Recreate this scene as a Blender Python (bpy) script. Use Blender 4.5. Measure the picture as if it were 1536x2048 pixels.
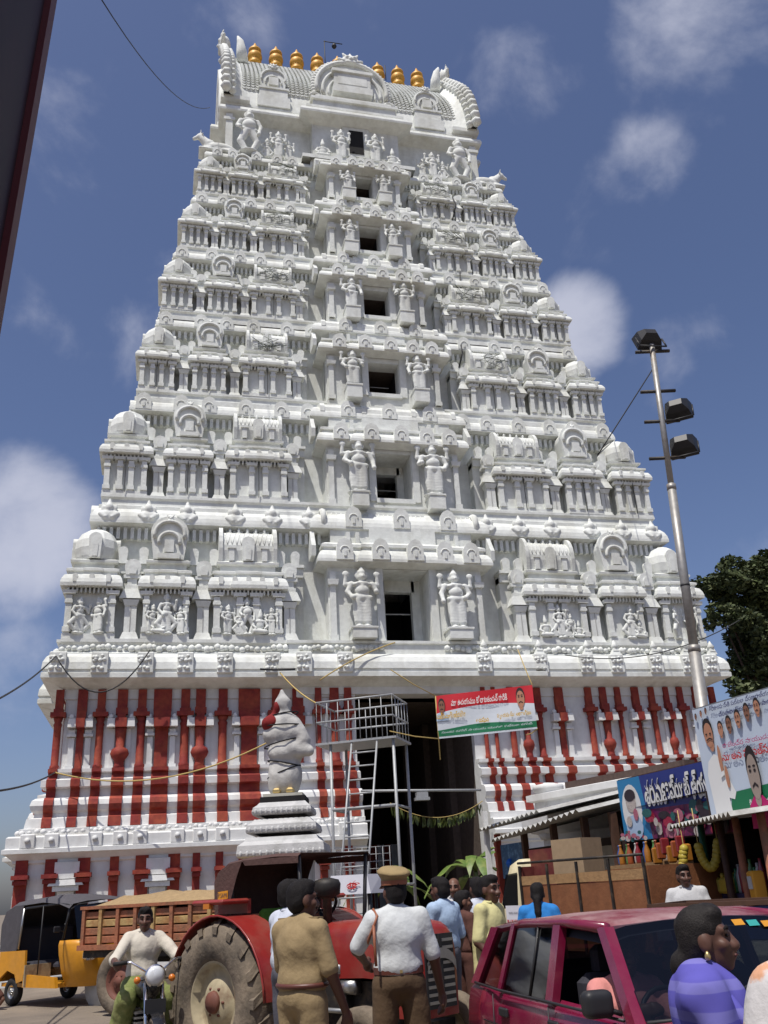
import bpy, bmesh, math, random
import numpy as np
from mathutils import Vector, Matrix
R = math.radians
scene = bpy.context.scene
for o in list(bpy.data.objects): bpy.data.objects.remove(o)
col = scene.collection

# ---------------------------------------------------------------- camera
CAMF = 1792.0; CYAW = R(14.08); CPITCH = R(22.99); CROLL = R(-3.27); CPOS = Vector((-7.24, -26.5, 1.6))
def cam_axes():
    fwd = Vector((math.sin(CYAW)*math.cos(CPITCH), math.cos(CYAW)*math.cos(CPITCH), math.sin(CPITCH)))
    right = Vector((math.cos(CYAW), -math.sin(CYAW), 0)); up = right.cross(fwd)
    r2 = math.cos(CROLL)*right + math.sin(CROLL)*up; u2 = -math.sin(CROLL)*right + math.cos(CROLL)*up
    return r2, u2, fwd
cr, cu, cf = cam_axes()
cd = bpy.data.cameras.new('camera'); cam = bpy.data.objects.new('camera', cd); col.objects.link(cam)
cam.matrix_world = Matrix(((cr.x, cu.x, -cf.x, CPOS.x), (cr.y, cu.y, -cf.y, CPOS.y), (cr.z, cu.z, -cf.z, CPOS.z), (0, 0, 0, 1)))
cd.sensor_fit = 'VERTICAL'; cd.sensor_height = 24.0; cd.lens = CAMF/2048*24.0
cd.clip_start = 0.1; cd.clip_end = 6000
scene.camera = cam
def ray(px, py): return (px-768)/CAMF*cr + (1024-py)/CAMF*cu + cf
def onZ(px, py, Z=0.0): v = ray(px, py); return CPOS + v*((Z-CPOS.z)/v.z)
def onY(px, py, Y=0.0): v = ray(px, py); return CPOS + v*((Y-CPOS.y)/v.y)
def at(px, py, dist): v = ray(px, py); return CPOS + v*(dist/math.hypot(v.x, v.y))

# ---------------------------------------------------------------- sun, sky, exposure
SUN_EL, SUN_AZ = R(66), R(42)      # azimuth measured to the left of the facade normal
sund = Vector((-math.sin(SUN_AZ)*math.cos(SUN_EL), -math.cos(SUN_AZ)*math.cos(SUN_EL), math.sin(SUN_EL)))
sl = bpy.data.lights.new('sun', 'SUN'); sl.energy = 4.5; sl.angle = R(0.53); sl.color = (1.0, 0.955, 0.88)
so = bpy.data.objects.new('sun', sl); col.objects.link(so)
so.rotation_euler = sund.to_track_quat('Z', 'Y').to_euler(); so.location = (0, -20, 60)
w = bpy.data.worlds.new('World'); scene.world = w; w.use_nodes = True
nt = w.node_tree; nt.nodes.clear()
def N(t, typ, **kw):
    n = t.nodes.new(typ)
    for k, v in kw.items():
        if k.startswith('i_'):
            n.inputs[k[2:].replace('_', ' ')].default_value = v
        else: setattr(n, k, v)
    return n
L = nt.links.new
sky = N(nt, 'ShaderNodeTexSky', sky_type='NISHITA'); sky.sun_disc = False
sky.sun_elevation = SUN_EL; sky.sun_rotation = math.atan2(sund.x, sund.y) % (2*math.pi)
sky.air_density = 1.0; sky.dust_density = 2.2; sky.ozone_density = 2.6; sky.altitude = 100
tc = N(nt, 'ShaderNodeTexCoord')
sepz = N(nt, 'ShaderNodeSeparateXYZ'); L(tc.outputs['Generated'], sepz.inputs[0])
# clouds: directions projected to a flat layer high above
zc = N(nt, 'ShaderNodeMath', operation='MAXIMUM'); L(sepz.outputs['Z'], zc.inputs[0]); zc.inputs[1].default_value = 0.02
zc2 = N(nt, 'ShaderNodeMath', operation='ADD'); L(zc.outputs[0], zc2.inputs[0]); zc2.inputs[1].default_value = 0.25
dv = N(nt, 'ShaderNodeVectorMath', operation='DIVIDE'); L(tc.outputs['Generated'], dv.inputs[0])
cmb = N(nt, 'ShaderNodeCombineXYZ'); L(zc2.outputs[0], cmb.inputs[0]); L(zc2.outputs[0], cmb.inputs[1]); cmb.inputs[2].default_value = 1e6
L(cmb.outputs[0], dv.inputs[1])
# cloud banks as soft patches of real sky directions, broken up by noise
def sky_dir(px, py): return ray(px, py).normalized()
patches = [((40, 1050), 6.5, 1.0), ((30, 1150), 4.0, .5), ((1150, 650), 4.4, .95), ((1400, 730), 5.5, .55), ((1290, 340), 4.5, .5), ((1430, 40), 7.5, .55), ((1060, 150), 4.5, .4),
           ((170, 110), 6.0, .38), ((430, 50), 4.5, .36), ((90, 690), 3.5, .35), ((60, 1360), 5.0, .45), ((1180, 450), 4.5, .3)]
acc = None
for (p, rad, s) in patches:
    dp = N(nt, 'ShaderNodeVectorMath', operation='DOT_PRODUCT'); L(tc.outputs['Generated'], dp.inputs[0]); dp.inputs[1].default_value = sky_dir(*p)
    mr = N(nt, 'ShaderNodeMapRange', interpolation_type='SMOOTHSTEP'); L(dp.outputs['Value'], mr.inputs[0])
    mr.inputs[1].default_value = math.cos(R(rad)); mr.inputs[2].default_value = 1.0; mr.inputs[3].default_value = 0; mr.inputs[4].default_value = s
    if acc is None: acc = mr.outputs[0]
    else:
        mx = N(nt, 'ShaderNodeMath', operation='MAXIMUM'); L(acc, mx.inputs[0]); L(mr.outputs[0], mx.inputs[1]); acc = mx.outputs[0]
no = N(nt, 'ShaderNodeTexNoise', i_Scale=5.5, i_Detail=9.0, i_Roughness=0.56, i_Distortion=0.25); L(tc.outputs['Generated'], no.inputs['Vector'])
no2 = N(nt, 'ShaderNodeTexNoise', i_Scale=1.6, i_Detail=3.0, i_Roughness=0.5); L(dv.outputs[0], no2.inputs['Vector'])
# cover = smoothstep(noise + 0.35*patch)
ad = N(nt, 'ShaderNodeMath', operation='MULTIPLY_ADD'); L(acc, ad.inputs[0]); ad.inputs[1].default_value = 0.36; L(no.outputs['Fac'], ad.inputs[2])
ad2 = N(nt, 'ShaderNodeMath', operation='MULTIPLY_ADD'); L(no2.outputs['Fac'], ad2.inputs[0]); ad2.inputs[1].default_value = 0.22; L(ad.outputs[0], ad2.inputs[2])
cv = N(nt, 'ShaderNodeMapRange', interpolation_type='SMOOTHSTEP'); L(ad2.outputs[0], cv.inputs[0])
cv.inputs[1].default_value = 0.67; cv.inputs[2].default_value = 1.02; cv.inputs[3].default_value = 0; cv.inputs[4].default_value = 0.78
mixc = N(nt, 'ShaderNodeMixRGB'); tint = N(nt, 'ShaderNodeMixRGB', blend_type='MULTIPLY'); tint.inputs[0].default_value = 1.0; L(sky.outputs[0], tint.inputs[1]); tint.inputs[2].default_value = (.97, .94, 1.08, 1)
L(cv.outputs[0], mixc.inputs[0]); L(tint.outputs[0], mixc.inputs[1]); mixc.inputs[2].default_value = (6.5, 6.7, 7.9, 1)
bg = N(nt, 'ShaderNodeBackground', i_Strength=0.096); L(mixc.outputs[0], bg.inputs[0])
wo = N(nt, 'ShaderNodeOutputWorld'); L(bg.outputs[0], wo.inputs[0])
scene.view_settings.view_transform = 'Standard'; scene.view_settings.look = 'None'
scene.view_settings.exposure = 0.0; scene.view_settings.gamma = 1.0; scene.view_settings.use_curve_mapping = False
scene.render.engine = 'CYCLES'
random.seed(7); RNG = np.random.default_rng(7)

# ---------------------------------------------------------------- object helpers
def tag(o, label=None, cat=None, group=None, kind=None):
    if label: o['label'] = label
    if cat: o['category'] = cat
    if group: o['group'] = group
    if kind: o['kind'] = kind
    return o
def empty(name, loc=(0, 0, 0), rz=0.0, label=None, cat=None, group=None):
    o = bpy.data.objects.new(name, None); col.objects.link(o); o.location = loc; o.rotation_euler = (0, 0, rz)
    o.empty_display_size = 0.2
    return tag(o, label, cat, group)
def link(name, me, parent=None, loc=None, rot=None, scale=None):
    o = bpy.data.objects.new(name, me); col.objects.link(o)
    if parent is not None: o.parent = parent
    if loc is not None: o.location = loc
    if rot is not None: o.rotation_euler = rot
    if scale is not None: o.scale = scale
    return o
class MB:
    """collects polygons, each with a material, and builds one mesh"""
    def __init__(s): s.v = []; s.f = []; s.mi = []; s.sm = []; s.mats = []
    def m(s, mat):
        if mat not in s.mats: s.mats.append(mat)
        return s.mats.index(mat)
    def add(s, vs, fs, mat, smooth=False, xf=None):
        b = len(s.v); k = s.m(mat)
        if xf is not None: vs = [tuple(xf @ Vector(v)) for v in vs]
        s.v += [tuple(v) for v in vs]
        for f in fs: s.f.append([i+b for i in f]); s.mi.append(k); s.sm.append(smooth)
        return s
    def box(s, c, d, mat, xf=None, taper=1.0, bev=0.0):
        x, y, z = c; a, b, h = d[0]/2, d[1]/2, d[2]/2; t = taper
        if bev > 0:
            e = min(bev, a*.9, b*.9, h*.9)
            vs = []
            for zz, ins in ((-h, e), (-h+e, 0), (h-e, 0), (h, e)):
                tt = 1+(t-1)*(zz+h)/(2*h); X = (a-ins)*tt; Y = (b-ins)*tt
                k = e*.6 if ins == 0 else e*.3
                vs += [(x-X+k, y-Y, z+zz), (x+X-k, y-Y, z+zz), (x+X, y-Y+k, z+zz), (x+X, y+Y-k, z+zz), (x+X-k, y+Y, z+zz), (x-X+k, y+Y, z+zz), (x-X, y+Y-k, z+zz), (x-X, y-Y+k, z+zz)]
            fs = [list(range(7, -1, -1)), list(range(24, 32))]
            for r in range(3):
                for i in range(8): j = (i+1) % 8; fs.append([r*8+i, r*8+j, r*8+8+j, r*8+8+i])
            return s.add(vs, fs, mat, False, xf)
        vs = [(x-a, y-b, z-h), (x+a, y-b, z-h), (x+a, y+b, z-h), (x-a, y+b, z-h), (x-a*t, y-b*t, z+h), (x+a*t, y-b*t, z+h), (x+a*t, y+b*t, z+h), (x-a*t, y+b*t, z+h)]
        fs = [(3, 2, 1, 0), (4, 5, 6, 7), (0, 1, 5, 4), (1, 2, 6, 5), (2, 3, 7, 6), (3, 0, 4, 7)]
        return s.add(vs, fs, mat, False, xf)
    def b2(s, x0, x1, y0, y1, z0, z1, mat, **k): return s.box(((x0+x1)/2, (y0+y1)/2, (z0+z1)/2), (abs(x1-x0), abs(y1-y0), abs(z1-z0)), mat, **k)
    def lathe(s, c, prof, mat, n=12, smooth=True, axis='z', xf=None, caps=True, phase=0.0, sy=1.0):
        vs = []; fs = []
        for (r, h) in prof:
            for i in range(n):
                a = 2*math.pi*i/n + phase; p = (r*math.cos(a), r*math.sin(a)*sy, h)
                if axis == 'x': p = (p[2], p[0], p[1])
                if axis == 'y': p = (p[0], p[2], p[1])
                vs.append((c[0]+p[0], c[1]+p[1], c[2]+p[2]))
        for k in range(len(prof)-1):
            for i in range(n): j = (i+1) % n; fs.append((k*n+i, k*n+j, k*n+n+j, k*n+n+i))
        if caps: fs.append(tuple(range(n-1, -1, -1))); fs.append(tuple(range((len(prof)-1)*n, len(prof)*n)))
        return s.add(vs, fs, mat, smooth, xf)
    def tube(s, pts, rad, mat, n=8, smooth=True, xf=None, closed=False):
        pts = [Vector(p) for p in pts]; rs = rad if isinstance(rad, (list, tuple)) else [rad]*len(pts)
        vs = []; fs = []; m = len(pts); up = None
        for i, p in enumerate(pts):
            if closed: t = (pts[(i+1) % m]-pts[i-1])
            else: t = (pts[min(i+1, m-1)]-pts[max(i-1, 0)])
            if t.length < 1e-9: t = Vector((0, 0, 1))
            t.normalize()
            if up is None: up = t.orthogonal().normalized()
            else:
                up = up - t*up.dot(t)
                up = up.normalized() if up.length > 1e-6 else t.orthogonal().normalized()
            sd = t.cross(up)
            for k in range(n): a = 2*math.pi*k/n; vs.append(tuple(p + rs[i]*(math.cos(a)*up + math.sin(a)*sd)))
        for i in range(m if closed else m-1):
            q = (i+1) % m
            for k in range(n): j = (k+1) % n; fs.append((i*n+k, i*n+j, q*n+j, q*n+k))
        if not closed: fs.append(tuple(range(n-1, -1, -1))); fs.append(tuple(range((m-1)*n, m*n)))
        return s.add(vs, fs, mat, smooth, xf)
    def prism(s, poly, a0, a1, mat, axis='y', smooth=False, xf=None):
        """extrude a 2D polygon along an axis; poly coords are the two other axes in order"""
        n = len(poly); vs = []
        for a in (a0, a1):
            for (p, q) in poly:
                vs.append({'y': (p, a, q), 'x': (a, p, q), 'z': (p, q, a)}[axis])
        fs = [tuple(range(n)), tuple(range(2*n-1, n-1, -1))]
        for i in range(n): j = (i+1) % n; fs.append((i, n+i, n+j, j))
        return s.add(vs, fs, mat, smooth, xf)
    def sweep(s, path, prof, mat, closed=True, captop=False, smooth=False, endcaps=False, xf=None):
        """path: rectilinear or general plan points CCW; prof: (outset, z)"""
        m = len(path); rows = []
        P = [Vector((p[0], p[1])) for p in path]
        def nrm(a, b): d = (b-a).normalized(); return Vector((d.y, -d.x))
        for i in range(m):
            if closed: n1 = nrm(P[i-1], P[i]); n2 = nrm(P[i], P[(i+1) % m])
            else:
                n1 = nrm(P[i-1], P[i]) if i > 0 else nrm(P[0], P[1]); n2 = nrm(P[i], P[i+1]) if i < m-1 else n1
            rows.append((n1+n2)/max(1+n1.dot(n2), .2))
        vs = []; fs = []; q = len(prof)
        for i in range(m):
            for (o, z) in prof: p = P[i]+rows[i]*o; vs.append((p.x, p.y, z))
        for i in range(m if closed else m-1):
            j = (i+1) % m
            for k in range(q-1): fs.append((i*q+k, j*q+k, j*q+k+1, i*q+k+1))
        if captop: fs.append(tuple(i*q+q-1 for i in range(m)))
        if endcaps and not closed:
            fs.append(tuple(range(q-1, -1, -1))); fs.append(tuple((m-1)*q+k for k in range(q)))
        return s.add(vs, fs, mat, smooth, xf)
    def mesh(s, name, weld=False):
        me = bpy.data.meshes.new(name); me.from_pydata(s.v, [], s.f)
        for mt in s.mats: me.materials.append(mt)
        me.polygons.foreach_set('material_index', s.mi); me.polygons.foreach_set('use_smooth', s.sm)
        bm = bmesh.new(); bm.from_mesh(me)
        if weld: bmesh.ops.remove_doubles(bm, verts=bm.verts, dist=1e-5)
        bmesh.ops.recalc_face_normals(bm, faces=bm.faces)
        bm.to_mesh(me); bm.free(); me.update()
        return me
    def build(s, name, parent=None, loc=None, rot=None, scale=None): return link(name, s.mesh(name), parent, loc, rot, scale)
# signed-distance modelling with surface nets, for figures, cloth, sand and animals
def sdf_mesh(name, prims, res, k=0.03, mat=None, noise=0.0, nscale=8.0, seed=0, pad=None, extra=None):
    """prims: ('c',a,b,ra,rb[,op]) round cone, ('e',center,radii[,op][,rot]) ellipsoid, ('b',center,half,round[,op])"""
    lo = np.full(3, 1e9); hi = np.full(3, -1e9)
    for p in prims:
        if p[-1] == '-': continue
        if p[0] == 'c':
            for c, r in ((p[1], p[3]), (p[2], p[4])): lo = np.minimum(lo, np.array(c)-r); hi = np.maximum(hi, np.array(c)+r)
        elif p[0] == 'e': m_ = max(p[2]) if len(p) > 3 and not isinstance(p[3], str) else np.array(p[2]); lo = np.minimum(lo, np.array(p[1])-m_); hi = np.maximum(hi, np.array(p[1])+m_)
        elif p[0] == 'b': lo = np.minimum(lo, np.array(p[1])-np.array(p[2])-p[3]); hi = np.maximum(hi, np.array(p[1])+np.array(p[2])+p[3])
    pd = (pad or 0) + 2.5*res + k*.4 + noise; lo -= pd; hi += pd
    nx, ny, nz = [int(math.ceil(v)) for v in (hi-lo)/res]
    AX = [lo[q]+res*np.arange(n) for q, n in enumerate((nx, ny, nz))]
    D = np.full((nx, ny, nz), 1e3)
    for p in prims:
        op = p[-1] if isinstance(p[-1], str) and p[-1] in '+-' else '+'
        if p[0] == 'c': bl = np.minimum(np.array(p[1])-p[3], np.array(p[2])-p[4]); bh = np.maximum(np.array(p[1])+p[3], np.array(p[2])+p[4])
        elif p[0] == 'e': m_ = max(p[2]) if len(p) > 3 and not isinstance(p[3], str) else np.array(p[2]); bl = np.array(p[1])-m_; bh = np.array(p[1])+m_
        else: bl = np.array(p[1])-np.array(p[2])-p[3]; bh = np.array(p[1])+np.array(p[2])+p[3]
        mg = k+3.5*res+noise*2
        i0 = np.maximum(((bl-mg-lo)/res).astype(int), 0); i1 = np.minimum(((bh+mg-lo)/res).astype(int)+2, (nx, ny, nz))
        if (i1 <= i0).any(): continue
        sb = tuple(slice(a_, b_) for a_, b_ in zip(i0, i1))
        X, Y, Z = np.meshgrid(AX[0][sb[0]], AX[1][sb[1]], AX[2][sb[2]], indexing='ij', sparse=True); Ds = D[sb]
        if p[0] == 'c':
            a = np.array(p[1], float); b = np.array(p[2], float); ab = b-a; L2 = max(ab@ab, 1e-9)
            t = np.clip(((X-a[0])*ab[0]+(Y-a[1])*ab[1]+(Z-a[2])*ab[2])/L2, 0, 1)
            d = np.sqrt((X-a[0]-t*ab[0])**2+(Y-a[1]-t*ab[1])**2+(Z-a[2]-t*ab[2])**2)-(p[3]+(p[4]-p[3])*t)
        elif p[0] == 'e':
            c = p[1]; r = p[2]; dx, dy, dz = X-c[0], Y-c[1], Z-c[2]
            if len(p) > 3 and not isinstance(p[3], str):
                M = p[3].transposed(); dx, dy, dz = (M[0][0]*dx+M[0][1]*dy+M[0][2]*dz, M[1][0]*dx+M[1][1]*dy+M[1][2]*dz, M[2][0]*dx+M[2][1]*dy+M[2][2]*dz)
            q = np.sqrt((dx/r[0])**2+(dy/r[1])**2+(dz/r[2])**2); q2 = np.sqrt((dx/r[0]**2)**2+(dy/r[1]**2)**2+(dz/r[2]**2)**2)
            d = q*(q-1)/np.maximum(q2, 1e-6)
        else:
            c = p[1]; h = p[2]; dx, dy, dz = np.abs(X-c[0])-h[0], np.abs(Y-c[1])-h[1], np.abs(Z-c[2])-h[2]
            d = np.sqrt(np.maximum(dx, 0)**2+np.maximum(dy, 0)**2+np.maximum(dz, 0)**2)+np.minimum(np.maximum(dx, np.maximum(dy, dz)), 0)-p[3]
        if op == '-': D[sb] = np.maximum(Ds, -d)
        elif k > 0:
            h = np.clip(.5+.5*(d-Ds)/k, 0, 1); D[sb] = np.where(Ds > 500, d, d*(1-h)+Ds*h-k*h*(1-h))
        else: D[sb] = np.minimum(Ds, d)
    X, Y, Z = np.meshgrid(*AX, indexing='ij', sparse=True)
    if noise > 0:
        rg = np.random.default_rng(seed); f = np.zeros(D.shape)
        for i in range(5):
            v = rg.normal(size=3); v /= np.linalg.norm(v); v *= nscale*(1+.7*i); v[2] *= .55
            f += np.sin(X*v[0]+Y*v[1]+Z*v[2]+rg.uniform(0, 6)+1.3*np.sin(X*v[1]*.6+Z*v[0]*.6))/(1+.7*i)
        D = D + noise*f*.5
    if extra is not None: D = extra(X, Y, Z, D)
    S = D < 0
    c8 = [(i, j, l) for i in (0, 1) for j in (0, 1) for l in (0, 1)]
    sl = lambda A, o: A[o[0]:A.shape[0]-1+o[0], o[1]:A.shape[1]-1+o[1], o[2]:A.shape[2]-1+o[2]]
    cnt = sum(sl(S, o).astype(np.int8) for o in c8); act = (cnt > 0) & (cnt < 8)
    idx = -np.ones(act.shape, np.int64); cells = np.argwhere(act); idx[act] = np.arange(len(cells))
    sp = np.zeros((len(cells), 3)); sn = np.zeros(len(cells))
    ci, cj, ck = cells.T
    for a in range(8):
        for b in range(a+1, 8):
            oa, ob = c8[a], c8[b]
            if sum(abs(oa[q]-ob[q]) for q in range(3)) != 1: continue
            da = D[ci+oa[0], cj+oa[1], ck+oa[2]]; db = D[ci+ob[0], cj+ob[1], ck+ob[2]]; cr_ = (da < 0) != (db < 0)
            t = np.where(cr_, da/np.where(cr_, da-db, 1), 0)
            for q in range(3): sp[:, q] += np.where(cr_, oa[q]+t*(ob[q]-oa[q]), 0)
            sn += cr_
    V = (cells + sp/np.maximum(sn, 1)[:, None])*res + lo
    F = []
    for ax in range(3):
        o = [0, 0, 0]; o[ax] = 1; u = (ax+1) % 3; v = (ax+2) % 3
        A = S[:S.shape[0]-o[0], :S.shape[1]-o[1], :S.shape[2]-o[2]]; B = S[o[0]:, o[1]:, o[2]:]
        E_ = np.argwhere(A != B)
        E_ = E_[(E_[:, u] > 0) & (E_[:, v] > 0) & (E_[:, u] < idx.shape[u]) & (E_[:, v] < idx.shape[v]) & (E_[:, ax] < idx.shape[ax])]
        def g(du, dv_):
            q = E_.copy(); q[:, u] -= du; q[:, v] -= dv_; return idx[q[:, 0], q[:, 1], q[:, 2]]
        quad = np.stack([g(0, 0), g(1, 0), g(1, 1), g(0, 1)], 1); s_ = A[E_[:, 0], E_[:, 1], E_[:, 2]]
        quad[s_] = quad[s_][:, ::-1]; F.append(quad)
    F = np.concatenate(F)
    F = F[(F >= 0).all(1)]
    me = bpy.data.meshes.new(name); me.from_pydata(V.tolist(), [], F.tolist())
    me.polygons.foreach_set('use_smooth', [True]*len(me.polygons))
    if mat: me.materials.append(mat)
    bm = bmesh.new(); bm.from_mesh(me); bmesh.ops.recalc_face_normals(bm, faces=bm.faces); bm.to_mesh(me); bm.free()
    me.update(); return me
# ---------------------------------------------------------------- materials
def mat(name, c, rough=0.7, metal=0.0, var=0.0, vscale=3.0, c2=None, mask=None, bump=0.0, bscale=30.0, coat=0.0, spec=0.4, streak=0.0, trans=0.0, stops=(.45, .62)):
    m = bpy.data.materials.new(name); m.use_nodes = True; t = m.node_tree; b = t.nodes['Principled BSDF']; l = t.links.new
    b.inputs['Roughness'].default_value = rough; b.inputs['Metallic'].default_value = metal
    b.inputs['Specular IOR Level'].default_value = spec
    if coat: b.inputs['Coat Weight'].default_value = coat; b.inputs['Coat Roughness'].default_value = .08
    if trans: b.inputs['Transmission Weight'].default_value = trans
    cc = (*c, 1); b.inputs['Base Color'].default_value = cc
    tc_ = N(t, 'ShaderNodeTexCoord'); pos = N(t, 'ShaderNodeNewGeometry')
    src = None
    if c2 is not None:
        n = N(t, 'ShaderNodeTexNoise', i_Scale=vscale, i_Detail=8.0, i_Roughness=0.62)
        if streak:
            mp = N(t, 'ShaderNodeMapping'); mp.inputs['Scale'].default_value = (1, 1, streak); l(pos.outputs['Position'], mp.inputs[0]); l(mp.outputs[0], n.inputs['Vector'])
        else: l(tc_.outputs['Object'], n.inputs['Vector'])
        rp = N(t, 'ShaderNodeValToRGB'); rp.color_ramp.elements[0].position = stops[0]; rp.color_ramp.elements[1].position = stops[1]
        rp.color_ramp.elements[0].color = cc; rp.color_ramp.elements[1].color = (*c2, 1)
        l(n.outputs['Fac'], rp.inputs[0]); src = rp.outputs[0]
    if var > 0:
        n2 = N(t, 'ShaderNodeTexNoise', i_Scale=vscale*4.3, i_Detail=6.0); l(pos.outputs['Position'], n2.inputs['Vector'])
        mr = N(t, 'ShaderNodeMapRange'); l(n2.outputs['Fac'], mr.inputs[0]); mr.inputs[1].default_value = .25; mr.inputs[2].default_value = .75; mr.inputs[3].default_value = 1-var; mr.inputs[4].default_value = 1+var*.4
        hs = N(t, 'ShaderNodeHueSaturation'); l(mr.outputs[0], hs.inputs['Value'])
        if src is not None: l(src, hs.inputs['Color'])
        else: hs.inputs['Color'].default_value = cc
        src = hs.outputs[0]
    if src is not None: l(src, b.inputs['Base Color'])
    if bump > 0:
        n3 = N(t, 'ShaderNodeTexNoise', i_Scale=bscale, i_Detail=5.0); l(pos.outputs['Position'], n3.inputs['Vector'])
        bp = N(t, 'ShaderNodeBump', i_Strength=bump, i_Distance=.02); l(n3.outputs['Fac'], bp.inputs['Height']); l(bp.outputs[0], b.inputs['Normal'])
    return m
W = mat('white_limewash', (.725, .745, .71), .85, var=.14, vscale=1.1, c2=(.52, .52, .46), streak=.28, stops=(.47, .76), bump=.4, bscale=14)
WB = mat('white_base_paint', (.70, .705, .69), .8, var=.10, vscale=1.1, c2=(.50, .48, .44), streak=.3, stops=(.52, .8), bump=.3, bscale=10)
RED = mat('red_ochre_paint', (.24, .028, .022), .75, var=.30, vscale=1.8, c2=(.34, .065, .03), stops=(.42, .66), bump=.4, bscale=12)
GOLD = mat('gold_paint', (.58, .30, .04), .5, var=.2, vscale=2.0, metal=.15)
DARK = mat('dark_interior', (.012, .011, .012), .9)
GREYP = mat('grey_plaster', (.42, .42, .40), .9, var=.15, vscale=2.0, bump=.3)
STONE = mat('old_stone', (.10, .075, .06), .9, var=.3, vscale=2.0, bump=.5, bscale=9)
MOSS = mat('mossy_plaster', (.46, .50, .42), .9, var=.3, vscale=5.0, c2=(.10, .20, .09), stops=(.46, .58))
GIRON = mat('galvanised_iron', (.33, .34, .34), .45, metal=.75, var=.15, vscale=4.0, c2=(.25, .2, .16), stops=(.6, .75))
MOSSC = mat('green_cable', (.10, .12, .09), .7)
CABLE = mat('black_cable', (.02, .02, .022), .6)
ROPE = mat('yellow_rope', (.45, .33, .12), .9)
# ================================================================ ground
gm = mat('dusty_asphalt', (.17, .14, .11), .95, var=.18, vscale=.5, c2=(.25, .205, .155), stops=(.4, .65), bump=.5, bscale=25)
g = MB(); n_ = 40
g.add([(-3000, -3000, 0), (3000, -3000, 0), (3000, 3000, 0), (-3000, 3000, 0)], [(0, 1, 2, 3)], gm)
ground = g.build('ground'); tag(ground, kind='structure')

# ================================================================ statues as shared meshes (height about 1, facing -y)
def deity(name, lean=0.0, raise_r=.2, arms4=True, step=.05, belly=0.0, res=.0145, bands=True):
    p = []
    for s in (-1, 1):
        p += [('c', (s*.055, 0, .03), (s*.06+s*step*.3, 0, .25), .05, .058), ('c', (s*.06+s*step*.3, 0, .25), (s*.06, 0, .46), .058, .075)]
        p += [('e', (s*(.055), -.04, .015), (.042, .075, .03))]
        sh = (s*.145+lean*.2, 0, .735); el = (s*.205+lean*.2, -.01, .60)
        hd = (s*.165+lean, -.09, .50+raise_r*(.6 if s > 0 else -.1))
        p += [('c', sh, el, .045, .036), ('c', el, hd, .036, .028), ('e', hd, (.035, .035, .045))]
        for zz in (.10, .15, .2, .25, .3, .35, .4) if bands else (): p += [('c', (s*.03, -.022, zz), (s*.085, -.022, zz+.01), .042, .04)]
        if arms4:
            e2 = (s*.23, .01, .72); h2 = (s*.22, -.01, .88); p += [('c', sh, e2, .038, .03), ('c', e2, h2, .03, .024), ('e', (s*.22, -.01, .905), (.05, .025, .05))]
    p += [('e', (0, 0, .50), (.125, .085, .075)), ('e', (lean*.1, -.01-belly*.3, .62), (.095+belly, .075+belly, .1+belly*.5)), ('e', (lean*.2, 0, .72), (.13, .078, .065)), ('c', (lean*.2, 0, .76), (lean*.3, 0, .82), .04, .04),
          ('e', (lean*.3, -.01, .855), (.056, .062, .07)), ('e', (lean*.3, 0, .93), (.055, .055, .055)), ('c', (lean*.3, 0, .95), (lean*.3, 0, 1.02), .045, .02), ('c', (-.11, -.03, .52), (.11, -.03, .50), .04, .04),
          ('c', (-.09, -.05, .72), (.09, -.05, .72), .03, .03), ('e', (0, 0, .01), (.17, .12, .03))]
    p += [('e', (lean*.3, -.07, .85), (.012, .02, .02)), ('c', (-.06, -.07, .74), (.06, -.07, .74), .018, .018), ('c', (0, -.075, .7), (0, -.08, .66), .018, .014), ('e', (lean*.3, .03, .9), (.1, .02, .1))]
    return sdf_mesh(name, p, res, .014, W)
st_guard = deity('guardian', .02, .15, belly=.01); st_guard2 = deity('guardian_b', .05, -.1, belly=.01)
st_dance = deity('dancer', .08, .5, False, .6); st_fat = deity('yaksha', 0, -.2, False, .3, .03, bands=False)
def seated(name):
    p = [('e', (0, 0, .12), (.26, .2, .1)), ('c', (-.2, -.12, .12), (.2, -.14, .1), .08, .08), ('e', (0, .02, .38), (.15, .11, .2)), ('e', (0, 0, .5), (.18, .1, .08)), ('e', (0, -.01, .68), (.08, .085, .1)), ('c', (0, 0, .75), (0, 0, .95), .08, .03)]
    for s in (-1, 1): p += [('c', (s*.18, 0, .5), (s*.27, -.04, .33), .055, .045), ('c', (s*.27, -.04, .33), (s*.16, -.16, .22), .045, .04)]
    return sdf_mesh(name, p, .022, .025, W)
st_seat = seated('seated')
def bull(name):
    p = [('e', (0, 0, .28), (.62, .26, .25)), ('e', (.35, 0, .48), (.2, .16, .2)), ('c', (.42, 0, .45), (.68, 0, .75), .2, .13), ('e', (.74, 0, .83), (.12, .11, .12)), ('c', (.78, 0, .8), (.95, 0, .68), .09, .07), ('c', (-.5, .15, .12), (-.1, .24, .06), .11, .07), ('c', (-.5, -.15, .12), (-.1, -.24, .06), .11, .07),
         ('c', (.4, -.2, .12), (.7, -.22, .06), .09, .06), ('c', (.4, .2, .12), (.7, .22, .06), .09, .06), ('b', (0, 0, .02), (.75, .3, .03), .02)]
    for s in (-1, 1): p += [('c', (.7, s*.08, .92), (.72, s*.14, 1.05), .035, .015), ('c', (.66, s*.1, .84), (.62, s*.22, .82), .035, .02)]
    p += [('c', (-.6, 0, .35), (-.62, .12, .1), .03, .03)]
    return sdf_mesh(name, p, .032, .04, W)
st_bull = bull('bull')
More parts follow.
